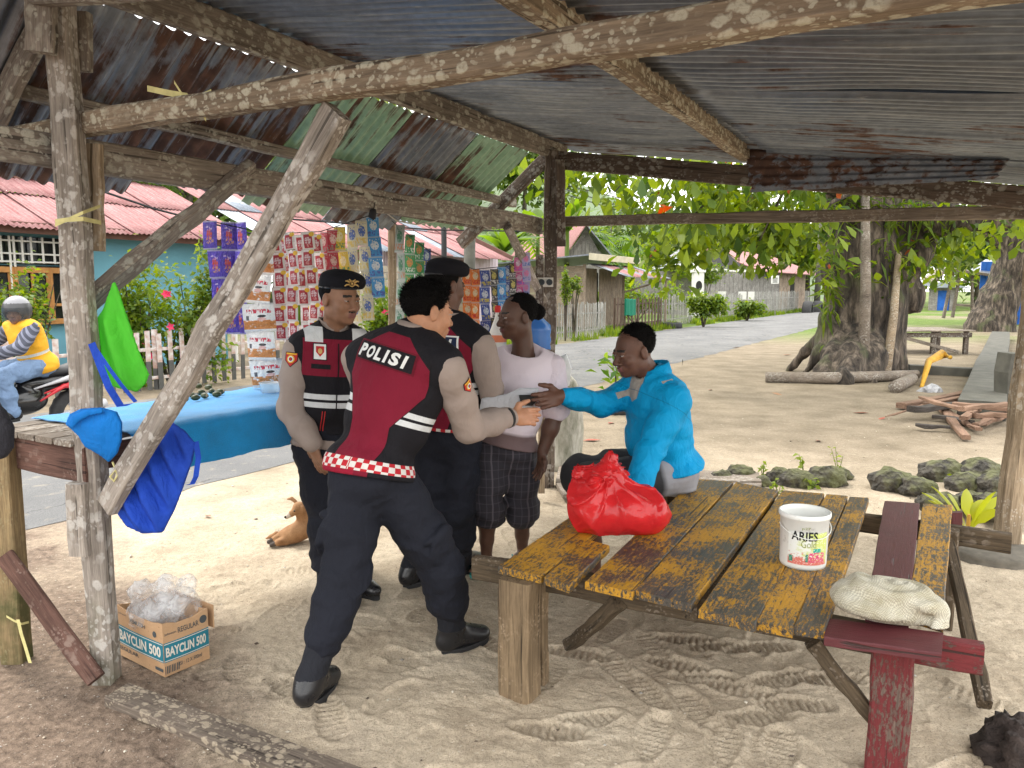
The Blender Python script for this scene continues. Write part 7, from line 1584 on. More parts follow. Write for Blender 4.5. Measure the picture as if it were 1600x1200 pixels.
def vest_on(par, s, patch=True, seed=5, hem=-.055, text_shift=(0, .385), pw=.255, sl_r=.078, blue=False, sw=1.05, level=0.):
    b = torso_blob(s, .022, sw=sw); shoulders(b, s, .024, .050, .10); B = s['tb']
    def lev(l): return l[:, 2] - level * l[:, 0] * np.clip(1 - l[:, 2] / .25, 0, 1.2)
    def tlv(v):
        l = s['tl'](v); return np.stack([l[:, 0], l[:, 1], lev(l) * .515 / s['H']], 1)
    def cut(P, v):
        l = (P - s['pelvis'].astype(np.float32)) @ B.T.astype(np.float32)
        v = smax(v, (hem - lev(l)).astype(np.float32), .004)
        nk = (P - (s['neck'] + B[2] * .03 + B[1] * .03).astype(np.float32)); dn = np.sqrt((nk ** 2).sum(1)) - .072
        v = smax(v, -dn.astype(np.float32), .01)
        return v
    wrinkle(b, .0030, 13, seed, (1, 1, 1.5), [(s['T'](0, 0, .12), .003, .15)]); b.post.append(cut)
    o, v, q = blob_obj('vest', b, .0075, M_vest, par, attr=dict(tl=tlv)); dc = Decal(v, q)
    def lay(nm, vf, x, z, m, lift, mirror=-1, rot=0., tgt=o, xx=None):
        r_ = Vector(B[0]) if mirror < 0 else -Vector(B[0]); u_ = Vector(B[2]); cr, sr = math.cos(rot), math.sin(rot); X = r_ * cr + u_ * sr; Y = u_ * cr - r_ * sr
        d = dc.lay(nm, vf, Vector(s['T'](x, 0, z * s['H'] / .515)) + X.cross(Y) * .2, X, Y, m, None, lift=lift, depth=.6, cuts=2)
        if d: d.data.transform(Matrix.Translation(-par.location)); d.parent = o
        return d
    M_pt = MATS.get('patch_black') or mat('patch_black', fabric((.012, .011, .014))); M_wh = MATS.get('white_print') or mat('white_print', varied((.70, .72, .71), .08, 30)); M_mr = MATS.get('maroon_trim') or mat('maroon_trim', fabric((.12, .008, .018))); M_nv = MATS.get('patch_navy') or mat('patch_navy', fabric((.02, .03, .07)))
    if patch:
        x0, z0 = text_shift; lay('patch_border', rect_vf(pw + .018, .086, 16, 6), x0, z0, M_wh if blue else M_mr, .003); lay('patch', rect_vf(pw, .072, 16, 6), x0, z0, M_nv if blue else M_pt, .0045)
        for k, ch in enumerate('POLISI'):
            cxs = [-.098, -.058, -.020, .014, .048, .090]; wd = [.034, .034, .030, .011, .036, .011]
            lay('letter', slant(fit_text(ch, [.037, .037, .032, .012, .038, .012][k] * pw / .255, .052, .045)), x0 + [-.105, -.061, -.019, .014, .051, .089][k] * pw / .255 + .006 , z0, M_wh, .0062)
    return o, lay, dc
def cuffs(par, s, i, m, w=.022, r=.046):
    E, Wr = s['el'][i], s['wr'][i]; d = unit(Wr - E); p = E + (Wr - E) * .93; mb = MB(); v, f = tube_vf([p - d * w, p + d * w * .3], r, 20); mb.add(v, f); return mb.obj('cuff', m, par, True)
def slant(vf, k=.22): return [(x + y * k, y, z) for x, y, z in vf[0]], vf[1]
# ------------------------------------------------------------------ officer A, seen from behind, shaking hands
A = setup(D(582, 722, 3.03), D(648, 522, 3.10), (.42, .90, 0), [D(560, 560, 3.20), D(702, 578, 2.97)], [D(585, 645, 3.42), D(733, 668, 3.12)], [D(640, 650, 3.52), D(797, 652, 3.33)],
    [D(556, 770, 3.0), D(626, 776, 3.03)], [D(541, 895, 2.88), D(692, 888, 3.08)], [D(483, 1070, 2.74), D(706, 990, 3.17)], [D(530, 1040, 2.95), D(770, 985, 3.3)], D(668, 486, 3.10), (.82, .56, -.16))
A['an'][0][2] = .09; A['an'][1][2] = .09
pa_ = thing('person', 'officer in maroon and black vest seen from behind, stepping forward to shake hands', 'person', Vector((A['pelvis'][0], A['pelvis'][1], 0)))
body(pa_, A, SK_L, [None, ((.95, .32, -.02), (-.30, .92, -.35), 1, .62, 1.02, 1., .4)], dict(fat=1.02)); hair_on(pa_, A, .98, 'thick', 3, .005, .016, 5200); eyes(pa_, A['head'], A['hb'])
trousers(pa_, A, M_navy, cargo=True, seedn=3, rad=(.105, .082, .07)); [boot(pa_, A['an'][i], A['toe'][i], .30, A['kn'][i]) for i in (0, 1)]
sleeves(pa_, A, M_taupe, r=(.064, .058, .046), seed=4); cuffs(pa_, A, 1, M_sole, .012, .046); collar(pa_, A, M_taupe, .068, .035)
va, lay, dc = vest_on(pa_, A, True, 5, text_shift=(-.025, .40), pw=.275, sw=1.12, level=.17)
# ------------------------------------------------------------------ officer B with beret, facing the camera's right
Bm = setup(D(512, 688, 3.74), D(522, 512, 3.74), (.42, -.9, 0), [D(572, 545, 3.80), D(466, 548, 3.66)], [D(580, 630, 3.90), D(455, 640, 3.62)], [D(600, 690, 3.86), D(488, 694, 3.56)],
    [D(538, 712, 3.78), D(494, 712, 3.72)], [D(552, 822, 3.80), D(508, 822, 3.70)], [D(552, 900, 3.84), D(514, 920, 3.70)], [D(600, 920, 3.70), D(560, 945, 3.60)], D(531, 466, 3.70), (.80, -.58, -.13))
for k in (0, 1): Bm['an'][k][2] = .09
pb_ = thing('person', 'officer in black beret and maroon vest standing by the stall counter, looking down', 'person', Vector((Bm['pelvis'][0], Bm['pelvis'][1], 0)))
body(pb_, Bm, SK_M, [None, ((.25, .1, -1), (.6, .6, .1), -1, .35)], dict(fat=1.05), stash=True); eyes(pb_, Bm['head'], Bm['hb']); M_ber = mat('black_beret', fabric((.008, .008, .011), 400, .2, .9)); beret(pb_, Bm, M_ber, -1)
hb = hair_blob(Bm['head'], Bm['hb'], .985, 'short', 8); blob_obj('hair', hb, .006, M_hair, pb_)
trousers(pb_, Bm, M_navy, seedn=8, rad=(.092, .07, .064)); [boot(pb_, Bm['an'][i], Bm['toe'][i], .24, Bm['kn'][i]) for i in (0, 1)]
b = torso_blob(Bm, .010); b.post.append(lambda P, v: smax(v, ((-.02 - ((P - Bm['pelvis'].astype(np.float32)) @ Bm['tb'].T.astype(np.float32))[:, 2])).astype(np.float32), .004)); blob_obj('shirt', b, .01, M_taupe, pb_)
sleeves(pb_, Bm, M_taupe, r=(.066, .058, .047), seed=9); collar(pb_, Bm, M_taupe, .068, .045)
vb, layb, dcb = vest_on(pb_, Bm, False, 11, hem=.05)
M_wh = MATS['white_print']; M_gd = MATS['gold_badge']; M_rd = mat('badge_red', (.45, .02, .02)); M_yl = mat('badge_yellow', (.7, .42, .03))
shield = ([(-.5, .5, 0), (.5, .5, 0), (.5, -.1, 0), (0, -.6, 0), (-.5, -.1, 0)], [(0, 4, 3, 2, 1)])
def scl(vf, a, b_=None): b_ = b_ or a; return [(x * a, y * b_, z) for x, y, z in vf[0]], vf[1]
disc = lathe_vf([(0, 0), (.5, 0)], 16, False)
layb('badge_backing', scl(rect_vf(1, 1, 4, 4), .062, .078), .085, .415, MATS['patch_black'], .003, 1); layb('badge_white', scl(rect_vf(1, 1, 4, 4), .054, .07), .085, .415, M_wh, .0042, 1); layb('badge_shield', scl(shield, .036, .044), .085, .418, M_rd, .0054, 1); layb('badge_emblem', scl(disc, .02, .026), .085, .418, M_gd, .0066, 1)
layb('zip', rect_vf(.006, .42, 1, 20), 0, .26, MATS['patch_black'], .003, 1); layb('pocket_flap', rect_vf(.085, .022, 4, 1), .08, .352, MATS['patch_black'], .0036, 1); layb('pocket_trim', rect_vf(.004, .1, 1, 6), .05, .11, M_rd, .003, 1); layb('pocket_trim', rect_vf(.004, .1, 1, 6), .062, .11, M_rd, .003, 1)
# arm badge on the right sleeve
def arm_badge(par, s, i, t, face, size=.062):
    S, E = s['sh'][i], s['el'][i]; c = S + (E - S) * t; f = unit(face); ax = unit(E - S); X = Vector(unit(np.cross(-ax, f))); Y = Vector(-ax)
    slv = [o for o in par.children if o.name.startswith('sleeve')]; best = min(slv, key=lambda o: min((Vector(v.co) + par.location - Vector(c)).length for v in o.data.vertices))
    d = Decal([tuple(Vector(v.co) + par.location) for v in best.data.vertices], [tuple(p.vertices) for p in best.data.polygons])
    for nm, vf, m, l in (('badge_border', scl(shield, size, size * 1.05), MATS['patch_black'], .002), ('badge_field', scl(shield, size * .9, size * .94), M_rd, .0034), ('badge_sun', scl(disc, size * .6), M_yl, .0046), ('badge_ring', scl(disc, size * .44), M_wh, .0058), ('badge_centre', scl(disc, size * .28), MATS['patch_black'], .007), ('badge_dot', scl(disc, size * .2), M_rd, .0082)):
        q = d.lay(nm, vf, Vector(c), X, Y, m, None, lift=l, depth=.3, cuts=2)
        if q: q.data.transform(Matrix.Translation(-par.location)); q.parent = best
    q = d.lay('badge_bar', rect_vf(size * .8, size * .12, 4, 1), Vector(c) + Y * size * .4, X, Y, M_yl, None, lift=.005, depth=.3, cuts=2)
    if q: q.data.transform(Matrix.Translation(-par.location)); q.parent = best
arm_badge(pb_, Bm, 1, .16, (-.12, -1, .1)); arm_badge(pa_, A, 1, .22, (.75, -.6, .1), .05)
# ------------------------------------------------------------------ officer C behind, seen from the back
Cm = setup(D(700, 664, 3.95), D(705, 498, 3.92), (.45, .89, 0), [D(650, 530, 4.02), D(752, 540, 3.82)], [D(650, 620, 4.1), D(768, 612, 3.86)], [D(680, 650, 4.25), D(740, 606, 4.06)],
    [D(678, 690, 3.98), D(722, 690, 3.93)], [D(668, 800, 3.95), D(716, 798, 3.95)], [D(642, 890, 3.92), D(722, 868, 4.10)], [D(690, 890, 4.1), D(750, 860, 4.25)], D(696, 446, 3.92), (.72, .68, -.12))
for k in (0, 1): Cm['an'][k][2] = .09
pc_ = thing('person', 'officer in black beret with back turned, between the other officer and the woman', 'person', Vector((Cm['pelvis'][0], Cm['pelvis'][1], 0)))
body(pc_, Cm, SK_D2, [None, ((-.8, .6, 0), (-.2, .3, -1), 1, .5)]); beret(pc_, Cm, M_ber, 1, badge=False); blob_obj('hair', hair_blob(Cm['head'], Cm['hb'], .985, 'short', 8), .007, M_hair, pc_)
trousers(pc_, Cm, M_navy, seedn=12); [boot(pc_, Cm['an'][i], Cm['toe'][i], .24, Cm['kn'][i]) for i in (0, 1)]
sleeves(pc_, Cm, M_taupe, r=(.066, .060, .048), seed=14); collar(pc_, Cm, M_taupe, .066, .035); vc, layc, dcc = vest_on(pc_, Cm, True, 21, hem=-.0, text_shift=(-.02, .41), pw=.255, blue=True)
# ------------------------------------------------------------------ woman in pale shirt and check shorts
Dm = setup(D(790, 690, 4.15), D(820, 548, 4.15), (-.40, -.92, 0), [D(862, 574, 4.13), D(768, 570, 4.2)], [D(868, 645, 4.08), D(750, 640, 4.12)], [D(848, 706, 4.05), D(768, 640, 3.98)],
    [D(812, 705, 4.18), D(768, 705, 4.15)], [D(815, 792, 4.2), D(762, 792, 4.12)], [D(816, 868, 4.28), D(760, 878, 4.16)], [D(800, 880, 4.12), D(738, 884, 4.0)], D(808, 494, 4.13), (-.90, -.42, -.06))
for k in (0, 1): Dm['an'][k][2] = .09
pd_ = thing('person', 'woman in pale lilac shirt and dark check shorts standing by the middle post', 'person', Vector((Dm['pelvis'][0], Dm['pelvis'][1], 0)))
body(pd_, Dm, SK_D, [((-.15, -.05, -1), (-.6, -.3, 0), -1, .35, .95), ((.6, -.6, -.2), (0, 0, -1), 1, .5, .95)], dict(fat=1.04, nose=1.15), legs=True, feet=True, arm_r=(.056, .046, .028)); eyes(pd_, Dm['head'], Dm['hb']); hair_on(pd_, Dm, 1., 'bun', 5, .0055, .009, 3000)
def f_top(nt):
    x, y, z = nt.sep(nt.attr('tl')); o = nt.pos(); n = nt.noise(o, 5, 4); k = nt.noise(nt.map(o, (1, 1, .6)), 16, 4, .5, .6); lowm = nt.rng(z + (n - .5) * .02, .065, .085)
    return dict(color=nt.mix(lowm, (.17, .115, .115), nt.mix(n, (.76, .67, .74), (.82, .74, .79))), rough=.85, normal=nt.bump(k, .35, .012))
b = torso_blob(Dm, .02, belly=.035, bust=1., sw=1.08); shoulders(b, Dm, .012, .052, .1); Bd = Dm['tb']
def cutd(P, v):
    l = (P - Dm['pelvis'].astype(np.float32)) @ Bd.T.astype(np.float32); v = smax(v, (-.01 - l[:, 2]).astype(np.float32), .004); nk = (P - (Dm['neck'] + Bd[2] * .03 + Bd[1] * .045).astype(np.float32)) @ Bd.T.astype(np.float32); dn = np.sqrt((nk[:, 0] / 1.5) ** 2 + nk[:, 1] ** 2 + nk[:, 2] ** 2) - .075; return smax(v, -dn.astype(np.float32), .008)
wrinkle(b, .004, 14, 31, (1, 1, 1.6)); b.post.append(cutd); blob_obj('shirt', b, .008, mat('lilac_shirt', f_top), pd_, attr=dict(tl=Dm['tl'])); sleeves(pd_, Dm, mat('lilac_sleeve', fabric((.79, .70, .765))), .44, (.070, .06, .06), seed=33)
def f_chk(nt):
    o = nt.obj(); x, y, z = nt.sep(o); n = nt.noise(nt.pos(), 40, 3); l1 = ((x * 1.0 + y * .3) * 28.).frac() < .16; l2 = (z * 22.).frac() < .12; l3 = ((x + y * .3) * 9.).frac() < .08
    c = nt.mix(l1 * .35, (.030, .028, .036), (.10, .085, .11)); c = nt.mix(l2 * .3, c, (.11, .09, .11)); c = nt.mix(l3 * .45, c, (.16, .14, .16)); return dict(color=c, rough=.9, normal=nt.bump(n, .3, .004))
trousers(pd_, Dm, mat('check_shorts', f_chk), .12, (.098, .086, .082), .99, False, seedn=22, name='shorts')
for i in (0, 1):
    a0 = Dm['an'][i] * [1, 1, 0]; d = unit((Dm['toe'][i] - Dm['an'][i]) * [1, 1, 0]); sd_ = np.array([d[1], -d[0], 0]); vs = []; n = 20
    for z in (.004, .02):
        for j in range(n): an = 6.283 * j / n; vs.append(a0 + d * (.05 + .13 * math.sin(an)) + sd_ * .046 * math.cos(an) + [0, 0, z])
    sn = make('sandal', np.array(vs), [tuple(range(n))[::-1], tuple(range(n, 2 * n))] + [(j, (j + 1) % n, n + (j + 1) % n, n + j) for j in range(n)], mat('teal_rubber', (.01, .22, .2)) if i == 0 else MATS['teal_rubber'], pd_); mb = MB(); mb.tube([a0 + d * .12 + [0, 0, .05], a0 + d * .06 + sd_ * .04 + [0, 0, .055], a0 + sd_ * .045 + [0, 0, .015]], .005, 5); mb.tube([a0 + d * .12 + [0, 0, .05], a0 + d * .06 - sd_ * .04 + [0, 0, .055], a0 - sd_ * .045 + [0, 0, .015]], .005, 5); k = mb.obj('strap', MATS['teal_rubber'], sn, world=False); k.data.transform(Matrix.Translation(-pd_.location))
# pale bag held between the officers and the woman
M_pale = mat('pale_cloth', clothm((.62, .64, .68), .2)); o = sack('carrier_bag', [(752, 622), (790, 616), (812, 606), (842, 606), (840, 632), (826, 656), (800, 656), (770, 662), (748, 650)], 3.80, .035, M_pale, 'pale grey cloth bag held in front of the woman', 'bag', .008, 14, 6); o2 = sack('bag_opening', [(811, 617), (841, 617), (840, 626), (832, 634), (820, 634), (812, 626)], 3.762, .008, mat('dark_opening', (.02, .02, .02)), None, None, 0., 10, 1, h=.004); o2.parent = o; o2.location = o2.location - o.location
# ------------------------------------------------------------------ seated man in blue jacket
Em = setup(D(1042, 752, 4.02), D(1020, 588, 3.98), (-.95, -.3, 0), [D(1052, 628, 3.82), D(992, 606, 4.12)], [D(1012, 712, 3.72), D(940, 632, 3.98)], [D(992, 772, 3.62), D(880, 618, 3.80)],
    [D(1030, 770, 3.92), D(1015, 760, 4.12)], [D(925, 752, 3.85), D(905, 738, 4.12)], [D(930, 852, 3.95), D(912, 840, 4.2)], [D(890, 860, 3.8), D(872, 845, 4.1)], D(990, 548, 3.95), (-.90, -.36, -.22), (0, 0, 1))
Em['pelvis'][2] = .62
for k in (0, 1): Em['an'][k][2] = .09; Em['hip'][k][2] = .60
s_ = setup(Em['pelvis'], Em['neck'], (-.95, -.3, 0), Em['sh'], Em['el'], Em['wr'], Em['hip'], Em['kn'], Em['an'], Em['toe'], Em['head'], (-.90, -.36, -.22)); Em = s_
pe_ = thing('person', 'seated man in bright blue jacket reaching out his hand from the table edge', 'person', Vector((Em['pelvis'][0], Em['pelvis'][1], 0)))
body(pe_, Em, SK_D2, [((-.3, -.2, -.9), (-.9, 0, 0), 1, .4, 1.05), ((-.88, -.38, -.18), (.40, -.75, .35), 1, .42, 1.12, 1.3, .3)], dict(fat=1.06, nose=1.25), feet=True, legs=True, hs=1.06); eyes(pe_, Em['head'], Em['hb'], 1.06); hair_on(pe_, Em, 1.05, 'afro', 9, .0055, .012, 4200)
def f_jk(nt):
    x, y, z = nt.sep(nt.attr('tl')); d = fabric((.0, .29, .58), 300, .8, .7, .08, 14)(nt); HH = Em['H']
    ins = (z > (HH * .80 + (x + .01).abs() * .5)) & y.between(.055, .2) & (x.abs() < .055); ins2 = z.between(HH * .90, HH * 1.0) & y.between(-.03, .03) & (x < -.085) & (x > -.16)
    d['color'] = nt.mix(nt.math('MAXIMUM', ins, ins2), d['color'], (.36, .33, .29)); seam = (z - HH * .70 - y * .9).abs() < .0022; d['color'] = nt.mix(seam * .6, d['color'], (.0, .10, .22)); return d
M_jk = mat('blue_jacket', f_jk); M_jk2 = mat('jacket_inset', fabric((.42, .38, .33)))
b = torso_blob(Em, .036, belly=.03); shoulders(b, Em, .022, .062, .0); b.ell(Em['neck'] + Em['tb'][2] * .015, (.082, .085, .045), Em['tb'], .03); Be = Em['tb']
b.chain([Em['sh'][0], Em['sh'][0] * .5 + Em['el'][0] * .5, Em['el'][0], Em['wr'][0] * .6 + Em['el'][0] * .4, Em['wr'][0]], [.082, .074, .066, .06, .05], .03); b.chain([Em['sh'][1], Em['sh'][1] * .5 + Em['el'][1] * .5, Em['el'][1], Em['wr'][1] * .6 + Em['el'][1] * .4, Em['el'][1] * .08 + Em['wr'][1] * .92], [.08, .07, .062, .056, .048], .03)
fore = Blob(); fore.cone(Em['el'][0], Em['wr'][0], .075, .065)
def cute(P, v):
    l = (P - Em['pelvis'].astype(np.float32)) @ Be.T.astype(np.float32); near = fore.one(fore.p[0], P) < .02; v = np.where(near, v, smax(v, (-.005 - l[:, 2]).astype(np.float32), .006)); nk = (P - (Em['neck'] + Be[2] * .035 + Be[1] * .028).astype(np.float32)); return smax(v, -(np.sqrt((nk ** 2).sum(1)) - .066).astype(np.float32), .008)
wrinkle(b, .0055, 13, 41, (1.2, 1, 2.2), [(Em['el'][0], .006, .15), (Em['el'][1], .006, .12), (Em['T'](0, 0, .05), .005, .2)]); b.post.append(cute); je, jv, jq = blob_obj('jacket', b, .0075, M_jk, pe_, attr=dict(tl=Em['tl']))
collar(pe_, Em, mat('blue_collar', fabric((.0, .29, .58), 300, .6, .7, .08, 14)), .078, .065, name='jacket_collar')
def f_shorts(nt):
    x, y, z = nt.sep(nt.attr('tl')); n = nt.noise(nt.pos(), 40, 3); k = nt.noise(nt.pos(), 16, 4, .5, .6); return dict(color=nt.mix(nt.rng(y, .10, .13), (.27, .27, .29), (.03, .03, .033)), rough=.9, normal=nt.bump(k + n * .2, .4, .01))
M_gs = mat('grey_shorts', f_shorts); b = trousers(pe_, Em, M_gs, .2, (.105, .088, .08), 1.1, False, seedn=44, name='shorts', waist=False, h=.009); vv = np.array([tuple(v.co) for v in b.data.vertices]) + np.array(pe_.location); at = b.data.attributes.new('tl', 'FLOAT_VECTOR', 'POINT'); at.data.foreach_set('vector', Em['tl'](vv).astype(np.float32).ravel())
# ================================================================== dog lying on the sand
dg = thing('dog', 'small tan dog lying on the sand with its head turned left', 'dog', G(455, 850)); b = Blob(); gd = G(452, 852)
def dp(px, py, dy=0.): p = D(px, py, gd.y + .06 + dy); return np.array(p)
b.ell(dp(462, 833), (.125, .075, .062), np.stack([unit((.93, .1, .34)), unit((-.1, 1, 0)), unit((-.34, 0, .93))]), .04); b.ell(dp(486, 818, .05), (.085, .07, .07), None, .04); b.chain([dp(478, 812, .04), dp(474, 800, .02), dp(468, 795)], [.05, .042, .036], .03)
b.ell(dp(467, 793), (.036, .036, .034), None, .02); b.chain([dp(463, 797, -.02), dp(455, 803, -.03), dp(448, 808, -.035)], [.024, .017, .012], .012)
b.chain([dp(462, 784, .02), dp(456, 779, .03), dp(449, 780, .03)], [.012, .011, .005], .006); b.ell(dp(473, 796, -.03), (.012, .008, .024), None, .006)
b.chain([dp(440, 838, -.02), dp(430, 842, -.06), dp(420, 847, -.08)], [.03, .017, .012], .02); b.chain([dp(446, 846, -.06), dp(436, 848, -.09), dp(424, 852, -.10)], [.028, .016, .012], .02); b.chain([dp(432, 834, .05), dp(424, 838, .06), dp(416, 842, .05)], [.016, .011, .007], .012)
b.post.append(lambda P, v: np.maximum(v - .0018 * vnoise(P, 60, 2), -P[:, 2] + .002).astype(np.float32))
def f_dog(nt):
    p = nt.pos(); n = nt.noise(p, 12, 4); f = nt.noise(nt.map(p, (1, 1, 3)), 160, 3); x, y, z = nt.sep(p); return dict(color=nt.mul(nt.mix(nt.rng(n, .35, .65), (.24, .115, .045), (.36, .20, .095)), nt.grey(nt.rng(f, .3, .7, .8, 1.15))), rough=.9, normal=nt.bump(f, .4, .006))
mu = dp(449, 807, -.035).astype(float); pw = [dp(420, 847, -.08), dp(424, 852, -.1)]
o, _, _ = blob_obj('body', b, .006, [mat('tan_fur', f_dog), mat('pale_muzzle', varied((.42, .36, .30), .2, 30)), mat('dark_fur', varied((.05, .035, .025), .3, 30))], dg, mfun=lambda ce: np.where(np.linalg.norm(ce - mu, axis=1) < .03, 1, np.where(np.minimum(np.linalg.norm(ce - pw[0], axis=1), np.linalg.norm(ce - pw[1], axis=1)) < .03, 2, 0)))
for nm, c, r in (('nose', dp(446, 808, -.042), .0085), ('eye', dp(460, 798.5, -.052), .006)): v, f = lump_vf((r, r, r), 1, 0, 2); make(nm, [Vector(q) + Vector(c) for q in v], f, M_iris, dg, True)
# ================================================================== motorbike and rider
bk_o = D(105, 640, 7.7); fwd = -U; sid = Vector((fwd.y, -fwd.x, 0)); mo = W(4.0, 4.6); rel = D(48, 600, 7.6); org = Vector((rel.x, rel.y, 0)) - U * .1
def bp(f, s, z): return org + fwd * f + sid * s + Vector((0, 0, z * .9))
mbk = thing('motorbike', 'black motorbike with red and white side stripes passing on the road', 'motorbike', org); M_blk = mat('black_gloss', lambda nt: dict(color=(.012, .012, .013), rough=.2, spec=.5, coat=.3)); M_rdg = mat('red_gloss', (.5, .02, .03), rough=.25); M_sil = mat('silver_paint', (.5, .5, .52), rough=.3)
def bb(name, pts, m, h=.012, k=.05):
    q = Blob()
    for (c, r) in pts: q.ell(arr(bp(*c)), r, np.stack([arr(fwd), arr(sid), [0, 0, 1]]), k)
    return blob_obj(name, q, h, m, mbk)
bb('body', [((-.35, 0, .70), (.40, .11, .10)), ((-.65, 0, .80), (.22, .09, .07)), ((.0, 0, .52), (.25, .13, .14)), ((.35, 0, .42), (.22, .14, .10)), ((.62, 0, .68), (.12, .15, .28)), ((.60, 0, .95), (.12, .12, .10))], M_blk)
bb('seat', [((-.25, 0, .82), (.42, .12, .06)), ((-.6, 0, .86), (.15, .1, .05))], mat('bike_seat', (.02, .02, .022), rough=.6))
for (x, nm) in ((-.55, 0), (.72, 0)):
    w_ = make('wheel', [bp(x, 0, .29) + fwd * v.x + Vector((0, 0, 1)) * v.y + sid * v.z for v in tyre_vf(.29, .10)[0]], tyre_vf(.29, .10)[1], M_tyre, mbk, True); rm = MB(); [rm.tube([bp(x, 0, .29), bp(x + .2 * math.cos(a), 0, .29 + .2 * math.sin(a))], .014, 6) for a in np.arange(0, 6.28, 1.047)]; k = rm.obj('rim', M_sil, w_, world=False); k.data.transform(Matrix.Translation(-mbk.location))
for (pts, m) in (([(-.85, .10, .80), (-.5, .135, .70), (-.15, .14, .60)], M_rdg), ([(-.8, .105, .84), (-.45, .135, .76), (-.05, .145, .66)], M_sil), ([(-.6, .12, .62), (-.35, .135, .66), (-.1, .15, .52)], M_rdg)):
    for sg in (-1, 1): mb = MB(); mb.tube([bp(f, s * sg, z) for f, s, z in pts], [.012, .026, .008], 8); mb.obj('stripe', m, mbk, True)
mb = MB(); mb.tube([bp(.5, -.34, 1.02), bp(.56, -.1, 1.05), bp(.56, .1, 1.05), bp(.5, .34, 1.02)], .016, 8); mb.obj('handlebar', M_blk, mbk, True); mb = MB(); mb.tube([bp(.72, .07, .29), bp(.62, .07, .7)], .02, 8); mb.tube([bp(.72, -.07, .29), bp(.62, -.07, .7)], .02, 8); mb.obj('fork', M_sil, mbk, True)
bb('headlight', [((.73, 0, .88), (.04, .09, .06))], M_sil); bb('tail_light', [((-.88, 0, .84), (.03, .06, .03))], M_rdg); mb = MB(); mb.tube([bp(-.2, -.16, .3), bp(-.75, -.18, .42)], [.03, .045], 10); mb.obj('exhaust', M_sil, mbk, True)
Fm = setup(bp(-.18, 0, .93), bp(-.06, 0, 1.36), arr(fwd), [bp(-.05, -.19, 1.32), bp(-.05, .19, 1.32)], [bp(.12, -.27, 1.12), bp(.12, .27, 1.12)], [bp(.44, -.30, 1.06), bp(.44, .30, 1.06)], [bp(-.14, -.09, .90), bp(-.14, .09, .90)], [bp(.24, -.15, .82), bp(.24, .15, .82)], [bp(.16, -.16, .42), bp(.16, .16, .42)], [bp(.34, -.16, .4), bp(.34, .16, .4)], bp(-.02, 0, 1.50), (.15, -.98, -.05))
# which joint is left or right follows the travel direction
for k in ('sh', 'el', 'wr', 'hip', 'kn', 'an', 'toe'): Fm[k] = Fm[k]
pr = thing('person', 'motorcyclist in yellow vest and grey helmet riding past on the road', 'person', Vector((Fm['pelvis'][0], Fm['pelvis'][1], 0)))
b = Blob(); head_blob(b, Fm['head'], Fm['hb'], 1., Fm['neck']); b.ell(Fm['T'](0, 0, .2), (.13, .09, .25), Fm['tb'], .03)
for i in (0, 1): b.chain([Fm['sh'][i], Fm['el'][i], Fm['wr'][i]], [.045, .04, .03], .02); hand_blob(b, Fm['wr'][i], arr(fwd), (0, 0, -1), 1 if i else -1, 1.2); b.chain([Fm['hip'][i], Fm['kn'][i], Fm['an'][i]], [.06, .05, .035], .02)
blob_obj('body', b, .008, SK_M, pr, mfun=head_mi(Fm['head'], Fm['hb'])); trousers(pr, Fm, mat('denim', fabric((.16, .24, .38))), .95, (.095, .075, .06), 1., False, seedn=51, h=.012)
M_str = mat('striped_sleeve', lambda nt: (lambda o: dict(color=nt.mix(((nt.sep(o)[0] + nt.sep(o)[2] * .8) * 22.).frac() < .4, (.055, .06, .085), (.17, .18, .24)), rough=.9))(nt.obj())); sleeves(pr, Fm, M_str, r=(.065, .058, .048), seed=53, h=.011)
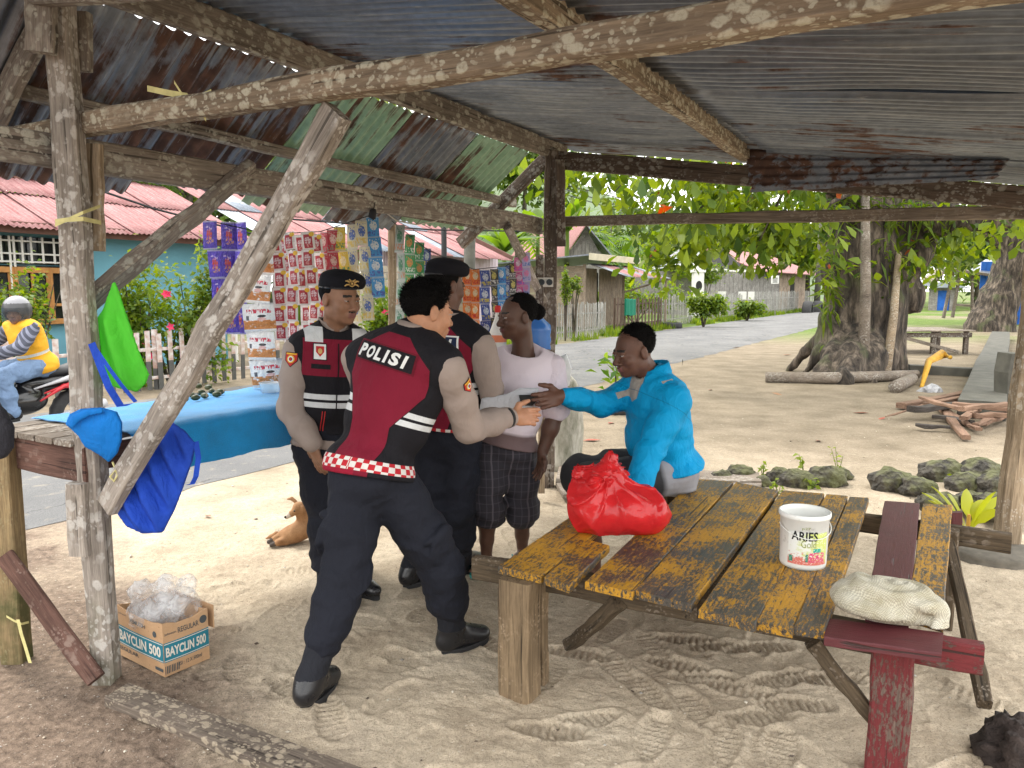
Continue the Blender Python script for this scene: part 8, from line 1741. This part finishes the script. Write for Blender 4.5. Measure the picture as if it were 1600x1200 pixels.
def f_yv(nt):
    x, y, z = nt.sep(nt.attr('tl')); k = nt.noise(nt.pos(), 10, 4, .5, .6); c = nt.mix(z.between(.10, .13), (.72, .36, .015), (.55, .55, .5)); return dict(color=c, rough=.8, normal=nt.bump(k, .5, .02))
b = torso_blob(Fm, .028); shoulders(b, Fm, .02, .055, .08); wrinkle(b, .005, 12, 55); b.post.append(lambda P, v: smax(v, ((-.09 - ((P - Fm['pelvis'].astype(np.float32)) @ Fm['tb'].T.astype(np.float32))[:, 2])).astype(np.float32), .004)); blob_obj('vest', b, .011, mat('yellow_vest', f_yv), pr, attr=dict(tl=Fm['tl'])); collar(pr, Fm, M_str, .07, .07)
C_, B_ = Fm['head'], Fm['hb']; w = lambda x, y, z: C_ + x * B_[0] + y * B_[1] + z * B_[2]; b = Blob(); b.ell(w(0, -.012, .02), (.125, .145, .135), B_, .02); b.ell(w(0, .12, -.05), (.10, .10, .062), B_, .0, True)
def hcut(P, v): l = (P - C_.astype(np.float32)) @ B_.T.astype(np.float32); return smax(smax(v, (-.115 - l[:, 2]).astype(np.float32), .01), -(np.sqrt((l[:, 0] / .105) ** 2 + ((l[:, 1] + .01) / .125) ** 2 + ((l[:, 2]) / .118) ** 2) - 1).astype(np.float32) * .1, .005)
b.post.append(hcut); hm, _, _ = blob_obj('helmet', b, .009, [mat('helmet_grey', lambda nt: dict(color=(.05, .05, .055), rough=.35)), mat('helmet_white', (.22, .22, .24), rough=.3)], pr, mfun=lambda ce: (((ce - C_) @ B_.T)[:, 2] > .085).astype(int))
vs = []; fs = []
for i in range(9):
    for j in range(13): a = R(-75 + 150 * j / 12); z = .045 - .13 * i / 8; vs.append(w(.128 * math.sin(a), .15 * math.cos(a) - .008, z))
fs = [(i * 13 + j, i * 13 + j + 1, (i + 1) * 13 + j + 1, (i + 1) * 13 + j) for i in range(8) for j in range(12)]
make('visor', np.array(vs), fs, mat('clear_visor', lambda nt: dict(color=(.06, .07, .08), rough=.08, alpha=.45, spec=.5)), pr, True)
for i in (0, 1): boot(pr, Fm['an'][i] - np.array([0, 0, .0]), Fm['toe'][i], .12, None, z0=Fm['an'][i][2] - .07)
